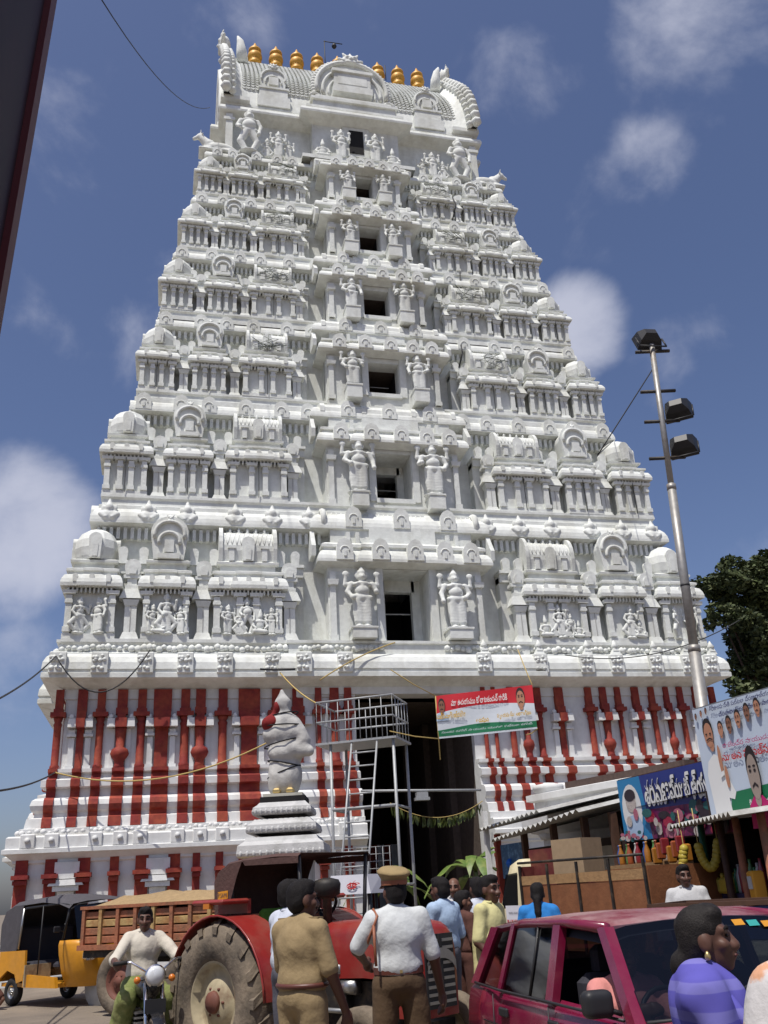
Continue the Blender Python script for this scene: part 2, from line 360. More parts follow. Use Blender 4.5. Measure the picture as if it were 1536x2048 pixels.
def kirti(name):
    p = [('e', (0, 0, 0), (.22, .14, .2)), ('e', (-.09, -.1, .05), (.06, .06, .06)), ('e', (.09, -.1, .05), (.06, .06, .06)), ('e', (0, -.13, -.03), (.05, .06, .04)), ('c', (-.15, -.06, .14), (-.2, -.04, .26), .05, .02), ('c', (.15, -.06, .14), (.2, -.04, .26), .05, .02), ('c', (0, 0, .15), (0, 0, .32), .08, .02), ('c', (-.18, -.05, -.06), (-.3, -.03, .02), .06, .04), ('c', (.18, -.05, -.06), (.3, -.03, .02), .06, .04), ('c', (-.1, -.1, -.14), (.1, -.1, -.14), .05, .05)]
    return sdf_mesh(name, p, .03, .02, W)
st_kirti = kirti('crest')
def bust(name):
    p = [('e', (0, 0, .1), (.24, .12, .14)), ('e', (0, -.03, .3), (.1, .1, .12)), ('c', (0, 0, .38), (0, 0, .52), .08, .03), ('c', (-.2, -.03, .12), (-.08, -.1, .02), .07, .05), ('c', (.2, -.03, .12), (.08, -.1, .02), .07, .05), ('e', (-.14, 0, .28), (.06, .05, .1)), ('e', (.14, 0, .28), (.06, .05, .1)), ('e', (0, 0, -.02), (.28, .1, .08))]
    return sdf_mesh(name, p, .03, .02, W)
st_bust = bust('bust')

# ================================================================ the gateway tower
YC = 7.07
T = empty('temple_tower', (0, 0, 0), label='tall white seven-storey temple gateway tower with red-striped base', cat='temple tower')
LX = [10.64, 9.88, 8.98, 8.30, 7.82, 7.22, 6.74]; LZ = [7.58, 12.58, 17.10, 21.06, 24.58, 27.93, 30.98]
KX = [None, 10.44, 9.72, 8.90, 8.28, 7.68, 7.14]
DY = [None, 0.0, .65, 1.2, 1.67, 2.12, 2.62, 3.6]
DH = [None, .75, .63, .58, .50, .43, .36, .32]
DZ = [None, (8.77, 11.16), (13.95, 15.70), (18.42, 19.75), (22.17, 23.40), (25.66, 26.88), (28.86, 29.99), (32.35, 33.71)]
BX = [None, 2.91, 2.72, 2.5, 2.3, 2.1, 1.95]
SX = [None, 1.54, 1.33, 1.25, 1.06, .90, .78, .75]; SH = [None, 1.86, 1.95, 1.5, 1.42, 1.2, 1.1, 1.5]
def plan(xw, bw=0, bo=0, sd=0, so=0, yf=None):
    yf = 10.1-xw if yf is None else yf; yb = 2*YC-yf
    p = [(-xw, yf)]
    if bw: p += [(-bw, yf), (-bw, yf-bo), (bw, yf-bo), (bw, yf)]
    p += [(xw, yf)]
    if sd: p += [(xw, YC-sd), (xw+so, YC-sd), (xw+so, YC+sd), (xw, YC+sd)]
    p += [(xw, yb), (-xw, yb)]
    if sd: p += [(-xw, YC+sd), (-xw-so, YC+sd), (-xw-so, YC-sd), (-xw, YC-sd)]
    return p
def arch_poly(w, h, n=10, foot=.0, point=.0):
    """horseshoe arch outline, base on z=0, centred on x=0"""
    r = w/2; pts = [(-r*.8, 0)]
    for i in range(n+1):
        a = math.pi*(1.08-1.16*i/n); pts.append((r*math.cos(a), h-r*1.0+r*math.sin(a)*(1.0 + (point if abs(i-n/2) < .6 else 0)) if h > r else h*.45+h*.55*math.sin(a)))
    pts.append((r*.8, 0)); return pts
def nasi_mesh(w, h, t, mt=W):
    b = MB(); b.prism([(-w*.5, 0), (-w*.46, h*.72), (-w*.30, h*.95), (0, h*1.08), (w*.30, h*.95), (w*.46, h*.72), (w*.5, 0)], -t, .1, mt)
    b.tube([(x*.5, -t-.005, z*.5+h*.16) for x, z in arch_poly(w, h)[1:-1]], .022, mt, 5); b.box((0, -t-.01, h*.32), (w*.16, .04, h*.3), mt)
    return b.mesh('medallion')

# ---- striped base
GW = 1.83
base_path = [(GW, 0), (3.55, 0), (3.55, .12), (10.1, .12), (10.1, YC-3.4), (10.6, YC-3.4), (10.6, YC+3.4), (10.1, YC+3.4), (10.1, 2*YC), (-10.1, 2*YC), (-10.1, YC+3.4), (-10.6, YC+3.4), (-10.6, YC-3.4), (-10.1, YC-3.4), (-10.1, .12), (-3.55, .12), (-3.55, 0), (-GW, 0)]
P_low = [(1.32, 0), (1.32, .45), (1.12, .5), (1.02, .62), (1.02, .8), (.86, .86), (.80, .95), (.80, 2.72), (.87, 2.76), (.87, 2.82)]
P_lcor = [(.87, 2.82), (1.02, 2.94), (1.12, 2.98), (1.12, 3.08), (1.05, 3.10), (1.05, 3.36), (1.0, 3.40), (.80, 3.40), (.80, 3.58), (.70, 3.60)]
P_up = [(.70, 3.60), (.66, 3.84), (.50, 3.88), (.50, 3.98), (.58, 4.04), (.62, 4.17), (.58, 4.30), (.50, 4.36), (.26, 4.40), (.24, 4.62), (.42, 4.66), (.42, 4.84), (.34, 4.86), (.20, 4.90), (.14, 5.02), (.28, 5.05), (.28, 5.14), (.0, 5.16), (.0, 7.05), (.05, 7.08), (.05, 7.34)]
P_cor = [(.05, 7.34), (.22, 7.42), (.42, 7.50), (.66, 7.56), (.66, 7.70), (.62, 7.72), (.62, 7.76), (.66, 7.80), (.64, 8.00), (.56, 8.17), (.44, 8.28), (.30, 8.30), (.30, 8.62), (.36, 8.64), (.36, 8.72), (.1, 8.74)]
for nm, pr in (('base_wall', P_low), ('base_cornice', P_lcor), ('base_wall', P_up)):
    b = MB(); b.sweep(base_path, pr, WB, closed=False, endcaps=False); b.build(nm, T)
cor_path = [p for p in base_path]; cor_path = [(3.55, 0), *base_path[2:16], (-3.55, 0)]
b = MB(); b.sweep(cor_path, P_cor, W, closed=True, captop=True); main_cor = b.build('main_cornice', T)
# ends of the striped base at the gate, gate passage and lintel
b = MB()
prof = P_low+P_lcor+P_up
for s in (-1, 1):
    # closes each molding end: polygons facing the passage
    poly = [(-o, z) for o, z in prof] + [(.25, 7.34), (.25, 0)]
    b.add([(s*GW, y, z) for y, z in poly], [tuple(range(len(poly)))], WB)
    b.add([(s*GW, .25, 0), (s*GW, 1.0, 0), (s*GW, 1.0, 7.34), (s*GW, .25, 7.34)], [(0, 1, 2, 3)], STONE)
b.build('gate_jamb', T)
b = MB(); b.b2(-3.5, 3.5, -.10, 1.2, 7.14, 7.36, WB); b.b2(-GW-.3, GW+.3, -.02, 1.0, 7.36, 7.5, WB)
b.build('gate_lintel', T)
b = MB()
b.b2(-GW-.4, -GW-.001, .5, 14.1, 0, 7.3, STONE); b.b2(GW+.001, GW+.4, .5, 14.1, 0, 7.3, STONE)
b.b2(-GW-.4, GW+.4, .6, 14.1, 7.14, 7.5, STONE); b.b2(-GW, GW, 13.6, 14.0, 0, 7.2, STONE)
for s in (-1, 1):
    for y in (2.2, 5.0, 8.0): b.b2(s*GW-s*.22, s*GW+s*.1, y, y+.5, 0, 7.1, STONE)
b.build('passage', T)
b = MB()
for k in range(5): b.b2(.15+.27*k, .42+.27*k, 9.2, 9.5, .0, 3.3, RED if k % 2 else WB)
b.build('passage_screen', T)
# carved vine course on top of the base cornice, too fine to count
rg = np.random.default_rng(3); b = MB()
def lump(b, x, y, z, r, mt, sy=.6): b.lathe((x, y, z), [(r*.55, -r*.7), (r, -.1*r), (r*.8, r*.5), (r*.25, r*.9)], mt, 6, sy=sy)
x = -10.3
while x < 10.3:
    if abs(x) > 1.0: lump(b, x, (.12 if abs(x) > 3.55 else 0)-.36, 8.47+rg.uniform(-.05, .05), rg.uniform(.07, .14), W, .7)
    x += rg.uniform(.11, .2)
x = -10.9
while x < -2.0:
    lump(b, x, -.80, 3.49+rg.uniform(-.03, .03), rg.uniform(.05, .09), WB, .7); x += rg.uniform(.1, .2)
for yy in np.arange(.3, 12, .2): lump(b, -10.5 if abs(yy-YC) > 3.4 else -11, yy, 8.46+rg.uniform(-.05, .05), rg.uniform(.07, .13), W, 1)
o = b.build('carved_frieze', T); tag(o, kind='stuff')
# medallion blocks on the two base cornices
def block_mesh(w, h, t, mt, busy):
    b = MB(); b.box((0, -t/2, h/2), (w, t, h), mt, bev=.03)
    r_ = np.random.default_rng(int(w*1000))
    if busy:
        for _ in range(14): lump(b, r_.uniform(-w*.38, w*.38), -t-.0, r_.uniform(h*.15, h*.85), r_.uniform(.04, .08), mt, .8)
    else: b.lathe((0, -t, h*.55), [(w*.2, -.04), (w*.2, .02)], mt, 10, axis='y')
    return b.mesh('medallion')
mb1 = block_mesh(.46, .62, .16, W, True); mb2 = block_mesh(.36, .36, .09, WB, False)
for px in (116, 200, 291, 371, 450, 545, 607, 688, 965, 1080, 1172, 1232, 1310, 1375, 1420):
    q = onY(px, 1325, -.5); link('medallion', mb1, T, (q.x, (.12 if abs(q.x) > 3.55 else 0)-.58, 7.66))
for k in range(7): link('medallion', mb1, T, (-10.68 if abs(.9+k*1.9-YC) > 3.4 else -11.18, .9+k*1.9, 7.66), (0, 0, -math.pi/2))
crest = MB()
for zz in (0, .1): crest.box((0, 0, zz+.05), (.3-zz, .2, .1), W, taper=.8)
crest.lathe((0, 0, .2), [(.09, 0), (.13, .06), (.06, .16), (.02, .26)], W, 8); crest = crest.mesh('cornice_crest')
for px in (970, 1080, 1176, 1232, 1310, 1372, 1425):
    q = onY(px, 1290, -.5); link('cornice_crest', crest, T, (q.x, -.36, 8.32))
for px in (55, 103, 190, 240, 280, 355, 400, 445, 520, 610, 690): q = onY(px, 1675, -1.0); link('medallion', mb2, T, (q.x, (.12 if abs(q.x) > 3.55 else 0)-1.01, 3.085))
# red painted pilasters: strips that follow the mouldings, proud of the white wall
def strip(x0, x1, prof, out, yb=None, nm='pilaster', mt=RED, rot=0):
    b = MB(); y = (.12 if abs(x0+x1)/2 > 3.55 else 0) if yb is None else yb
    b.sweep([(x0, y), (x1, y)], [(-.1, prof[0][1])]+[(o+out, z) for o, z in prof]+[(-.1, prof[-1][1])], mt, closed=False, endcaps=True)
    return b, y
P_foot = [q for q in P_up if q[1] < 5.15 and q[1] > 3.59]
def pilaster(x0, x1, kind):
    w_ = x1-x0; xc = (x0+x1)/2
    b, y = strip(x0, x1, P_foot, .07)
    yo = y-.02
    def bx(wd, z0, z1, dep, mt=RED): b.b2(xc-wd/2, xc+wd/2, y-dep, y+.02, z0, z1, mt)
    if kind == 'A':
        b.lathe((xc, y-.06, 5.14), [(w_*.52, 0), (w_*.52, .1), (w_*.42, .14), (w_*.42, 1.15), (w_*.5, 1.22), (w_*.38, 1.28), (w_*.5, 1.36), (w_*.55, 1.42)], RED, 10, sy=.9)
        bx(w_*1.7, 6.56, 6.68, .26); bx(w_*1.1, 6.68, 6.78, .2); bx(w_*.9, 6.78, 7.33, .13)
    elif kind == 'B':
        bx(w_*.8, 5.12, 6.25, .07); bx(w_*.95, 6.25, 6.5, .34); bx(w_*1.05, 6.5, 6.72, .22); bx(w_*1.1, 6.72, 7.33, .14)
    else:
        b.lathe((xc, y-.1, 5.12), [(w_*.5, 0), (w_*.4, .12), (w_*.4, .22), (w_*.65, .32), (w_*.78, .42), (w_*.65, .54), (w_*.36, .6), (w_*.42, .9), (w_*.5, 1.12)], RED, 12)
        bx(w_*.95, 6.25, 6.5, .32); bx(w_*.7, 6.5, 6.62, .24); bx(w_*1.0, 6.62, 6.8, .2); bx(w_*.85, 6.8, 7.33, .13)
    o = b.build('pilaster', T)
    if kind in 'BC':
        c = MB()
        for s in (-1, 1):
            ww = max(.22, w_*.42); c.box((xc+s*(w_*.48+ww/2), y-.15, 6.375), (ww, .30, .23), WB, taper=.86); lump(c, xc+s*(w_*.48+ww*.6), y-.18, 6.55, .09, WB)
            if kind == 'B':
                c.b2(xc+s*(w_*.42+.04), xc+s*(w_*.42+.19), y-.1, y, 5.14, 6.0, WB); c.b2(xc+s*(w_*.42+.0), xc+s*(w_*.42+.25), y-.17, y, 6.02, 6.09, WB); c.b2(xc+s*(w_*.42+.03), xc+s*(w_*.42+.21), y-.13, y, 6.10, 6.2, WB); c.b2(xc+s*(w_*.42+.02), xc+s*(w_*.42+.23), y-.15, y, 5.14, 5.24, WB)
            else: c.b2(xc+s*(w_*.48), xc+s*(w_*.48+.12), y-.06, y, 5.14, 6.24, WB)
        c.build('canopy', o)
    return o
for a, k in (((111, 129), 'A'), ((157, 175), 'B'), ((195, 213), 'A'), ((234, 258), 'C'), ((276, 295), 'A'), ((310, 343), 'B'), ((362, 382), 'A'), ((391, 414), 'C'), ((437, 457), 'A'), ((480, 519), 'B'), ((544, 566), 'A'), ((584, 609), 'C'), ((629, 643), 'A'), ((658, 678), 'A'), ((687, 703), 'A'),
             ((960, 970), 'A'), ((981, 990), 'A'), ((1012, 1026), 'A'), ((1039, 1053), 'C'), ((1069, 1084), 'A'), ((1112, 1127), 'B'), ((1172, 1186), 'A'), ((1201, 1216), 'C'), ((1232, 1244), 'A'), ((1267, 1279), 'B'), ((1300, 1312), 'A'), ((1330, 1341), 'C'), ((1357, 1369), 'A'), ((1389, 1399), 'B'), ((1422, 1433), 'A')):
    y_ = .1 if k == 'B' else .05
    q0 = onY(a[0], 1385, -.1); q1 = onY(a[1], 1385, -.1); pilaster(q0.x, q1.x, k)
P_lf = [(.87, .62), (.87, .95), (.82, .97), (.82, 2.3), (.9, 2.34), (.9, 2.5), (.84, 2.52), (.84, 2.83)]
def lowp(x0, x1, out=.05):
    b, y = strip(x0, x1, P_lf, out); w_ = x1-x0; xc = (x0+x1)/2
    b.box((xc, y-.98, 2.42), (w_*1.35, .3, .1), RED); b.box((xc, y-.95, 2.3), (w_*1.1, .24, .1), RED); b.build('pilaster', T)
for a in ((33, 58), (92, 116), (157, 182), (221, 239), (272, 298), (337, 361), (386, 401), (432, 447), (478, 498), (560, 576), (640, 655), (690, 705), (990, 1002)):
    q0 = onY(a[0], 1700, -.85); q1 = onY(a[1], 1700, -.85); lowp(q0.x, q1.x)
for a in ((116, 157), (298, 337)):       # niches with a red recess and a white half pillar between two red pilasters
    q0 = onY(a[0], 1700, -.85); q1 = onY(a[1], 1700, -.85); xc = (q0.x+q1.x)/2; y = .12-.80
    b = MB(); b.b2(xc-.2, xc+.2, y-.1, y, .95, 2.05, WB); b.box((xc, y-.1, 2.12), (.62, .24, .12), WB); b.box((xc, y-.12, 2.26), (.86, .3, .14), WB, taper=.8); b.box((xc, y-.08, 2.55), (.6, .14, .4), WB)
    o = b.build('niche_pillar', T)
for yy in np.arange(.7, 13.8, 1.25):      # same red strips along the side wall
    xs = -10.6 if abs(yy-YC) < 3.4 else -10.1
    b = MB(); b.sweep([(xs, yy+.16), (xs, yy-.16)], [(-.1, P_up[0][1])]+[(o_+.06, z) for o_, z in P_up]+[(-.1, P_up[-1][1])], RED, closed=False, endcaps=True)
    b.sweep([(xs, yy+.16), (xs, yy-.16)], [(-.1, P_lf[0][1])]+[(o_+.06, z) for o_, z in P_lf]+[(-.1, P_lf[-1][1])], RED, closed=False, endcaps=True); b.build('pilaster', T)

# ---- shrines of the storeys
def shrine_meshes(H, w, d, kind, fancy):
    hb, hk, hn, hr = .31*H, .09*H, .07*H, .215*H
    M = {}
    b = MB(); b.b2(-w/2-.03, w/2+.03, -d-.03, .1, 0, .03*H, W); b.b2(-w/2+.10, w/2-.10, -d+.12, .1, .03*H, hb, W)
    nb = max(2, int(w/.55))
    M['body'] = b.mesh('shrine')
    pw = max(.12, .125*w) if kind != 'S' else max(.12, .09*w)
    p = MB(); p.b2(-pw/2, pw/2, -.07, .12, .03*H, .22*H, W); p.box((0, -.02, .055*H), (pw*1.35, .18, .03*H), W); p.box((0, -.02, .225*H), (pw*1.25, .17, .02*H), W); p.box((0, -.02, .25*H), (pw*1.0, .15, .03*H), W); p.box((0, -.03, .28*H), (pw*2.0, .22, .022*H), W, taper=1.1)
    M['pil'] = p.mesh('pilaster'); M['pilx'] = [(-w/2+pw*.55), (w/2-pw*.55)] + ([-w*.12, w*.12] if kind == 'S' else [-w*.13, w*.13] if not (fancy and H > 4.8) else [])
    c = MB(); pl = [(-w/2, -d), (-.17*w, -d), (-.17*w, -d-.05), (.17*w, -d-.05), (.17*w, -d), (w/2, -d), (w/2, .15), (-w/2, .15)]
    c.sweep(pl, [(-.02, hb), (.06, hb+.01), (.17, hb+.02), (.18, hb+.025*H), (.15, hb+.05*H), (.09, hb+.075*H), (.0, hb+.085*H), (.0, hb+.10*H), (.05, hb+.105*H), (.05, hb+.12*H), (-.06, hb+.13*H)], W, closed=True, captop=True)
    nn = max(3, int(w/.36))
    for i in range(nn):
        xx = -w/2+w*(i+.5)/nn; c.prism([(xx+q*.9, hb+.03*H+z) for q, z in arch_poly(.17, .05*H)], -d-.2, -d-.08, W)
    for i in range(int(w/.12)): xx = -w/2+.06+i*.12; c.b2(xx-.025, xx+.025, -d-.07, -d+.06, hb-.03*H, hb-.002, W)
    M['canopy'] = c.mesh('canopy')
    z0 = hb+.13*H; r = MB(); sc = .82; ww = w*sc; dd = d*sc
    r.b2(-ww/2, ww/2, -dd, .1, z0, z0+hn*.75, W)
    r.sweep([(-ww/2, -dd), (ww/2, -dd), (ww/2, .12), (-ww/2, .12)], [(-.02, z0+hn*.55), (.10, z0+hn*.65), (.11, z0+hn*.85), (.02, z0+hn)], W, captop=True)
    z1 = z0+hn; f = MB()
    f.lathe((0, 0, 0), [(.05, 0), (.075, .05), (.03, .09), (.055, .13), (.015, .22)], W, 7); M['fin'] = f.mesh('finial'); M['fins'] = []
    if kind == 'K':
        R_ = ww/2*1.08
        prof = [(R_*.93, 0), (R_*1.0, hr*.10), (R_*1.08, hr*.35), (R_*1.03, hr*.6), (R_*.80, hr*.85), (R_*.5, hr*.97), (R_*.12, hr*1.02)]
        r.lathe((0, -d/2 if d < w*.8 else -d+w/2, z1), prof, W, 8 if not fancy else 12, smooth=False, phase=math.pi/8)
        for s, an in ((0, 0), (1, math.pi/2), (-1, -math.pi/2)):
            cx, cy = (0, -d/2 if d < w*.8 else -d+w/2); xf = Matrix.Translation((cx, cy, z1)) @ Matrix.Rotation(an, 4, 'Z')
            r.prism(arch_poly(ww*.34, hr*.75), -R_*1.12, -R_*.7, W, xf=xf); r.prism([(x*.5, z*.6+.03) for x, z in arch_poly(ww*.34, hr*.75)], -R_*1.15, -R_*.9, W, xf=xf)
        M['fins'] = [(0, -d/2 if d < w*.8 else -d+w/2, z1+hr)]
    elif kind == 'P':
        hh = hr*1.25; ap = arch_poly(ww*.92, hh, 14)
        r.prism(ap, -dd-.05, .1, W, xf=Matrix.Translation((0, 0, z1)))
        r.prism([(x*1.12, z*1.06) for x, z in ap], -dd-.10, -dd+.06, W, xf=Matrix.Translation((0, 0, z1)))
        for q, t_ in ((.72, .13), (.5, .06)):
            pass
        # ring: raised arch bands and a seat in the niche
        for q, t_ in ((.9, .14), (.62, .15)):
            pts = [(x*q, -dd-t_, z1+z*q+hh*.03) for x, z in ap[1:-1]]; r.tube(pts, .045*w, W, 6)
        r.b2(-ww*.13, ww*.13, -dd-.2, -dd-.05, z1+hh*.15, z1+hh*.45, W); r.b2(-ww*.3, ww*.3, -dd-.2, -dd, z1, z1+hh*.12, W)
        M['crest'] = (0, -dd-.05, z1+hh*1.02, .42*w)
        M['fins'] = []
    else:
        hh = hr*1.0; prof = []
        for i in range(13):
            a = math.pi*(1.05-1.1*i/12); prof.append((-dd/2+.0+dd*.62*math.cos(a), z1+hh*.42+hh*.58*math.sin(a) if True else 0))
        prof = [(-dd*1.02, z1)]+prof+[(.1, z1)]
        r.prism(prof, -ww*.47, ww*.47, W, axis='x', smooth=False)
        for s in (-1, 1):
            big = [(y*1.12-dd*-.06, z1+(z-z1)*1.16) for y, z in prof]; r.prism(big, s*ww*.46, s*ww*.53, W, axis='x')
        r.prism(arch_poly(ww*.24, hh*.75), -dd*1.2, -dd*.6, W, xf=Matrix.Translation((0, 0, z1))); r.prism([(x*.5, z*.6) for x, z in arch_poly(ww*.24, hh*.75)], -dd*1.24, -dd*.9, W, xf=Matrix.Translation((0, 0, z1+.03)))
        for s in (-1, 1):
            r.b2(s*ww*.3-.08, s*ww*.3+.08, -dd*1.16, -dd*.8, z1, z1+hh*.4, W); r.b2(s*ww*.3-.12, s*ww*.3+.12, -dd*1.2, -dd*.8, z1+hh*.38, z1+hh*.46, W)
        if fancy:
            for i in range(-5, 6):
                for s in (-1, 1):
                    pts = [(ww*.42*i/5+s*ww*.08*(t_-.5), y, z+.0) for t_, (y, z) in zip((0, .25, .5, .75, 1), [prof[j] for j in (2, 3, 4, 5, 6)])]
                    r.tube([(min(max(px_, -ww*.45), ww*.45), y, z) for px_, y, z in pts], .014, W, 4)
        M['fins'] = [(ww*.4*(i-2)/2*.8, -dd/2, z1+hh*.98) for i in range(5)]
    M['roof'] = r.mesh('roof')
    return M
def pillar_meshes(H, w):
    b = MB(); b.box((0, -.08, .025*H), (w*.95, .34, .045*H), W, taper=.7); b.box((0, -.06, .14*H), (w*.6, .26, .2*H), W); b.box((0, -.07, .225*H), (w*.62, .3, .035*H), W, taper=1.35)
    b.box((0, -.08, .28*H), (w*1.2, .42, .06*H), W, taper=.68); b.box((0, -.06, .322*H), (w*.7, .30, .03*H), W); b.box((0, -.06, .365*H), (w*.5, .24, .07*H), W); b.box((0, -.06, .39*H), (w*.9, .32, .022*H), W)
    b.prism(arch_poly(w*.85, .10*H), -.24, .0, W, xf=Matrix.Translation((0, 0, .40*H))); b.prism([(x*.5, z*.6+.02) for x, z in arch_poly(w*.85, .1*H)], -.28, -.1, W, xf=Matrix.Translation((0, 0, .40*H)))
    b.box((0, -.195, .14*H), (.025, .02, .18*H), GREYP)
    return b.mesh('recess_pillar')
def put_shrine(M, loc, rz, nm, relief=None, cable=True, Ht=4):
    j_ = lambda a: random.uniform(-a, a)
    o = link(nm, M['body'], T, (loc[0]+j_(.02), loc[1]+j_(.02), loc[2]), (0, j_(.006), rz+j_(.012)), (1+j_(.02), 1+j_(.03), 1+j_(.015)))
    d = -min(v.co.y for v in M['body'].vertices)-.03
    for x in M['pilx']: link('pilaster', M['pil'], o, (x, -d+.04, 0))
    link('canopy', M['canopy'], o); link('roof', M['roof'], o)
    for p in M['fins']: link('finial', M['fin'], o, p)
    if 'crest' in M: x, y, z, s = M['crest']; link('crest', st_kirti, o, (x, y, z), None, (s, s, s))
    if relief:
        for (me, x, h, rz2) in relief: link('relief_figure', me, o, (x, -d-.02, .03*Ht), (0, j_(.08), rz2+j_(.15)), (h*(1+j_(.1)), h*.8, h*(1+j_(.06))))
    elif cable:
        c = MB(); c.box((0, -d-.1, .15*Ht), (.022, .022, .27*Ht), CABLE); c.build('cable', o)
    return o
cable_h = CABLE
for i in range(1, 7):
    H = LZ[i]-LZ[i-1]; Z0 = LZ[i-1]; zb = Z0+.13*H; zp = Z0+.235*H; xw = LX[i]-.44; op = KX[i]-.14-xw; yw = 10.1-xw; sdp = (YC-yw)*.38
    pl = plan(xw, 0, 0, sdp, .28)
    b = MB(); b.sweep(pl, [(op+.08, zb-.1), (op+.08, zb+.02*H), (op+.0, zb+.03*H), (op-.02, zp-.035*H), (op+.05, zp-.02*H), (op+.05, zp), (-.2, zp)], W, captop=True)
    nb2 = DH[i]+.06; pw = plan(xw, nb2, -(DY[i]+4.2-yw), sdp, .28)
    b.sweep(pw, [(0, zp-.02), (0, LZ[i]-.09*H), (.06, LZ[i]-.085*H), (.06, LZ[i]-.02*H)], W)
    b.build('storey_wall', T)
    # main cornice of the storey with its roll over the central bay
    Hn = (LZ[i+1]-LZ[i]) if i < 6 else 3.0
    bw = BX[i]-.3; ycent = DY[i+1]-.05 if i < 6 else 3.35
    bo = max(.15, yw-.0-(ycent+.05))
    plc = plan(xw, bw, bo, sdp, .28)
    Z = LZ[i]
    prof = [(.0, Z-.03*Hn), (.30, Z-.015), (.44, Z), (.44, Z+.02*Hn), (.42, Z+.05*Hn), (.36, Z+.085*Hn), (.26, Z+.115*Hn), (.15, Z+.13*Hn), (.15, Z+.15*Hn), (.0, Z+.155*Hn)]
    b = MB(); b.sweep(plc, prof, W, captop=True); b.sweep([(x, y) for x, y in plc], [(-.2, Z-.03*Hn), (0, Z-.03*Hn)], W); cor = b.build('storey_cornice', T)
    # dentils under the lip
    b = MB(); sp = .21 if i < 4 else .17; x = -xw
    while x < xw:
        if abs(x) > bw: b.box((x, yw-.12, Z-.055*H), (sp*.5, .26, .075*H), W)
        x += sp
    y = yw
    while y < 2*YC-yw:
        xo = xw+(.28 if abs(y-YC) < sdp else 0); b.box((-xo-.12, y, Z-.055*H), (.26, sp*.5, .075*H), W); y += sp
    o = b.build('dentil_course', T); tag(o, kind='stuff')
    # arch medallions on the lip
    n = 7; w_n = .40*(1-.04*i); nm_ = nasi_mesh(w_n*1.45, .15*Hn, .115)
    half = [bw+.35+(LX[i]-.45-bw-.35)*k/(n-2) for k in range(n-1)]
    for s in (-1, 1):
        for k, xx in enumerate(half):
            xx = xx+(.12*math.sin(k*2.1+i))
            if i == 1: link('bust', st_bust, cor, (s*xx, yw-.36, Z+.14), None, (1.25, 1.1, 1.25))
            else: link('medallion', nm_, cor, (s*xx, yw-.34, Z+.015*Hn))
    for k in range(5):
        yy = yw+.2+(2*YC-2*yw)*k/5; xo = xw+(.28 if abs(yy-YC) < sdp else 0)
        link('medallion', nm_, cor, (-xo-.34, yy, Z+.015*Hn), (0, 0, -math.pi/2))
    for xx in (-bw*.62, 0, bw*.62): link('medallion', nm_, cor, (xx, yw-bo-.36, Z+.015*Hn))
    # shrines
    fancy = i <= 2; k0 = KX[i]-.14
    wK, wP, wS = .134*KX[i], .128*KX[i], .196*KX[i]
    MK = shrine_meshes(H, wK, wK, 'K', fancy); MP = shrine_meshes(H, wP, op, 'P', fancy); MS = shrine_meshes(H, wS, op, 'S', fancy)
    PM = pillar_meshes(H, .054*KX[i])
    yk = yw
    for s in (-1, 1):
        rel = None
        if i == 1: rel = [(st_dance, -.28, 1.15, .6), (st_guard2, .26, 1.15, -.6)]
        put_shrine(MK, (s*(k0-wK/2), 10.1-k0+wK, zp), 0, 'corner_shrine', rel, Ht=H)
        if i == 1: rel = [(st_guard2, -.42, .95, .3), (st_dance, .03, 1.25, 0), (st_seat, -.2, .75, 0), (st_guard2, .45, .9, -.3)] if s < 0 else [(st_dance, .1, 1.1, 0), (st_seat, .42, .7, 0)]
        put_shrine(MP, (s*.715*KX[i], yw, zp), 0, 'arched_shrine', rel, Ht=H)
        if i == 1: rel = [(st_guard2, -.6, .9, .3), (st_fat, .0, 1.15, 0), (st_dance, -.25, .8, 0), (st_seat, .35, .8, 0), (st_guard2, .7, .85, -.3)] if s < 0 else [(st_seat, -.5, .8, 0), (st_dance, .05, 1.1, 0), (st_fat, .35, .8, 0), (st_seat, .65, .6, 0)]
        put_shrine(MS, (s*.483*KX[i], yw, zp), 0, 'barrel_shrine', rel, Ht=H)
        for fx in (.813, .612, .362): link('recess_pillar', PM, T, (s*fx*KX[i], yw-op*.66, zp))
        # low parapet that links the shrines, with small gables
        for (xa, xb) in ((.815, .05), (.612, .05), (.362, .035)):
            b = MB(); xm = s*xa*KX[i]; hw = xb*KX[i]+.12
            b.b2(xm-hw, xm+hw, yw-op*.42, yw+.05, zp-.01, zp+.47*H, W)  # white back panel added to make the recess shallower and lighten its dark gaps
            b.box((xm, yw-op*.28, zp+.46*H), (hw*2, op*.5, .06*H), W); b.box((xm, yw-op*.32, zp+.50*H), (hw*2.1, op*.6, .02*H), W)
            for q in (-.5, .5): b.prism(arch_poly(.3*(1-.05*i), .09*H), -.1, .06, W, xf=Matrix.Translation((xm+q*hw*.95, yw-op*.5, zp+.51*H)))
            b.build('link_parapet', T)
    if i >= 3:      # tangles of lamp cable left on the barrel roofs
        for s in (-1, 1):
            b = MB(); r5 = np.random.default_rng(i*7+s)
            for q_ in range(6):
                p5 = [Vector((s*.483*KX[i]+r5.uniform(-.42, .42)*wS, yw-op*1.12-r5.uniform(0, .12), zp+H*r5.uniform(.47, .66))) for _ in range(5)]; b.tube(p5, .009, MOSSC, 4)
            o = b.build('cable_tangle', T); tag(o, kind='stuff')
    # shrines of the side face that shows at the left edge
    yk2 = YC
    put_shrine(MS, (-xw-.28, YC, zp), -math.pi/2, 'barrel_shrine', None, False, H)
    for yy in (YC-(YC-yw)*.56, YC+(YC-yw)*.56): put_shrine(MP, (-xw, yy, zp), -math.pi/2, 'arched_shrine', None, False, H)
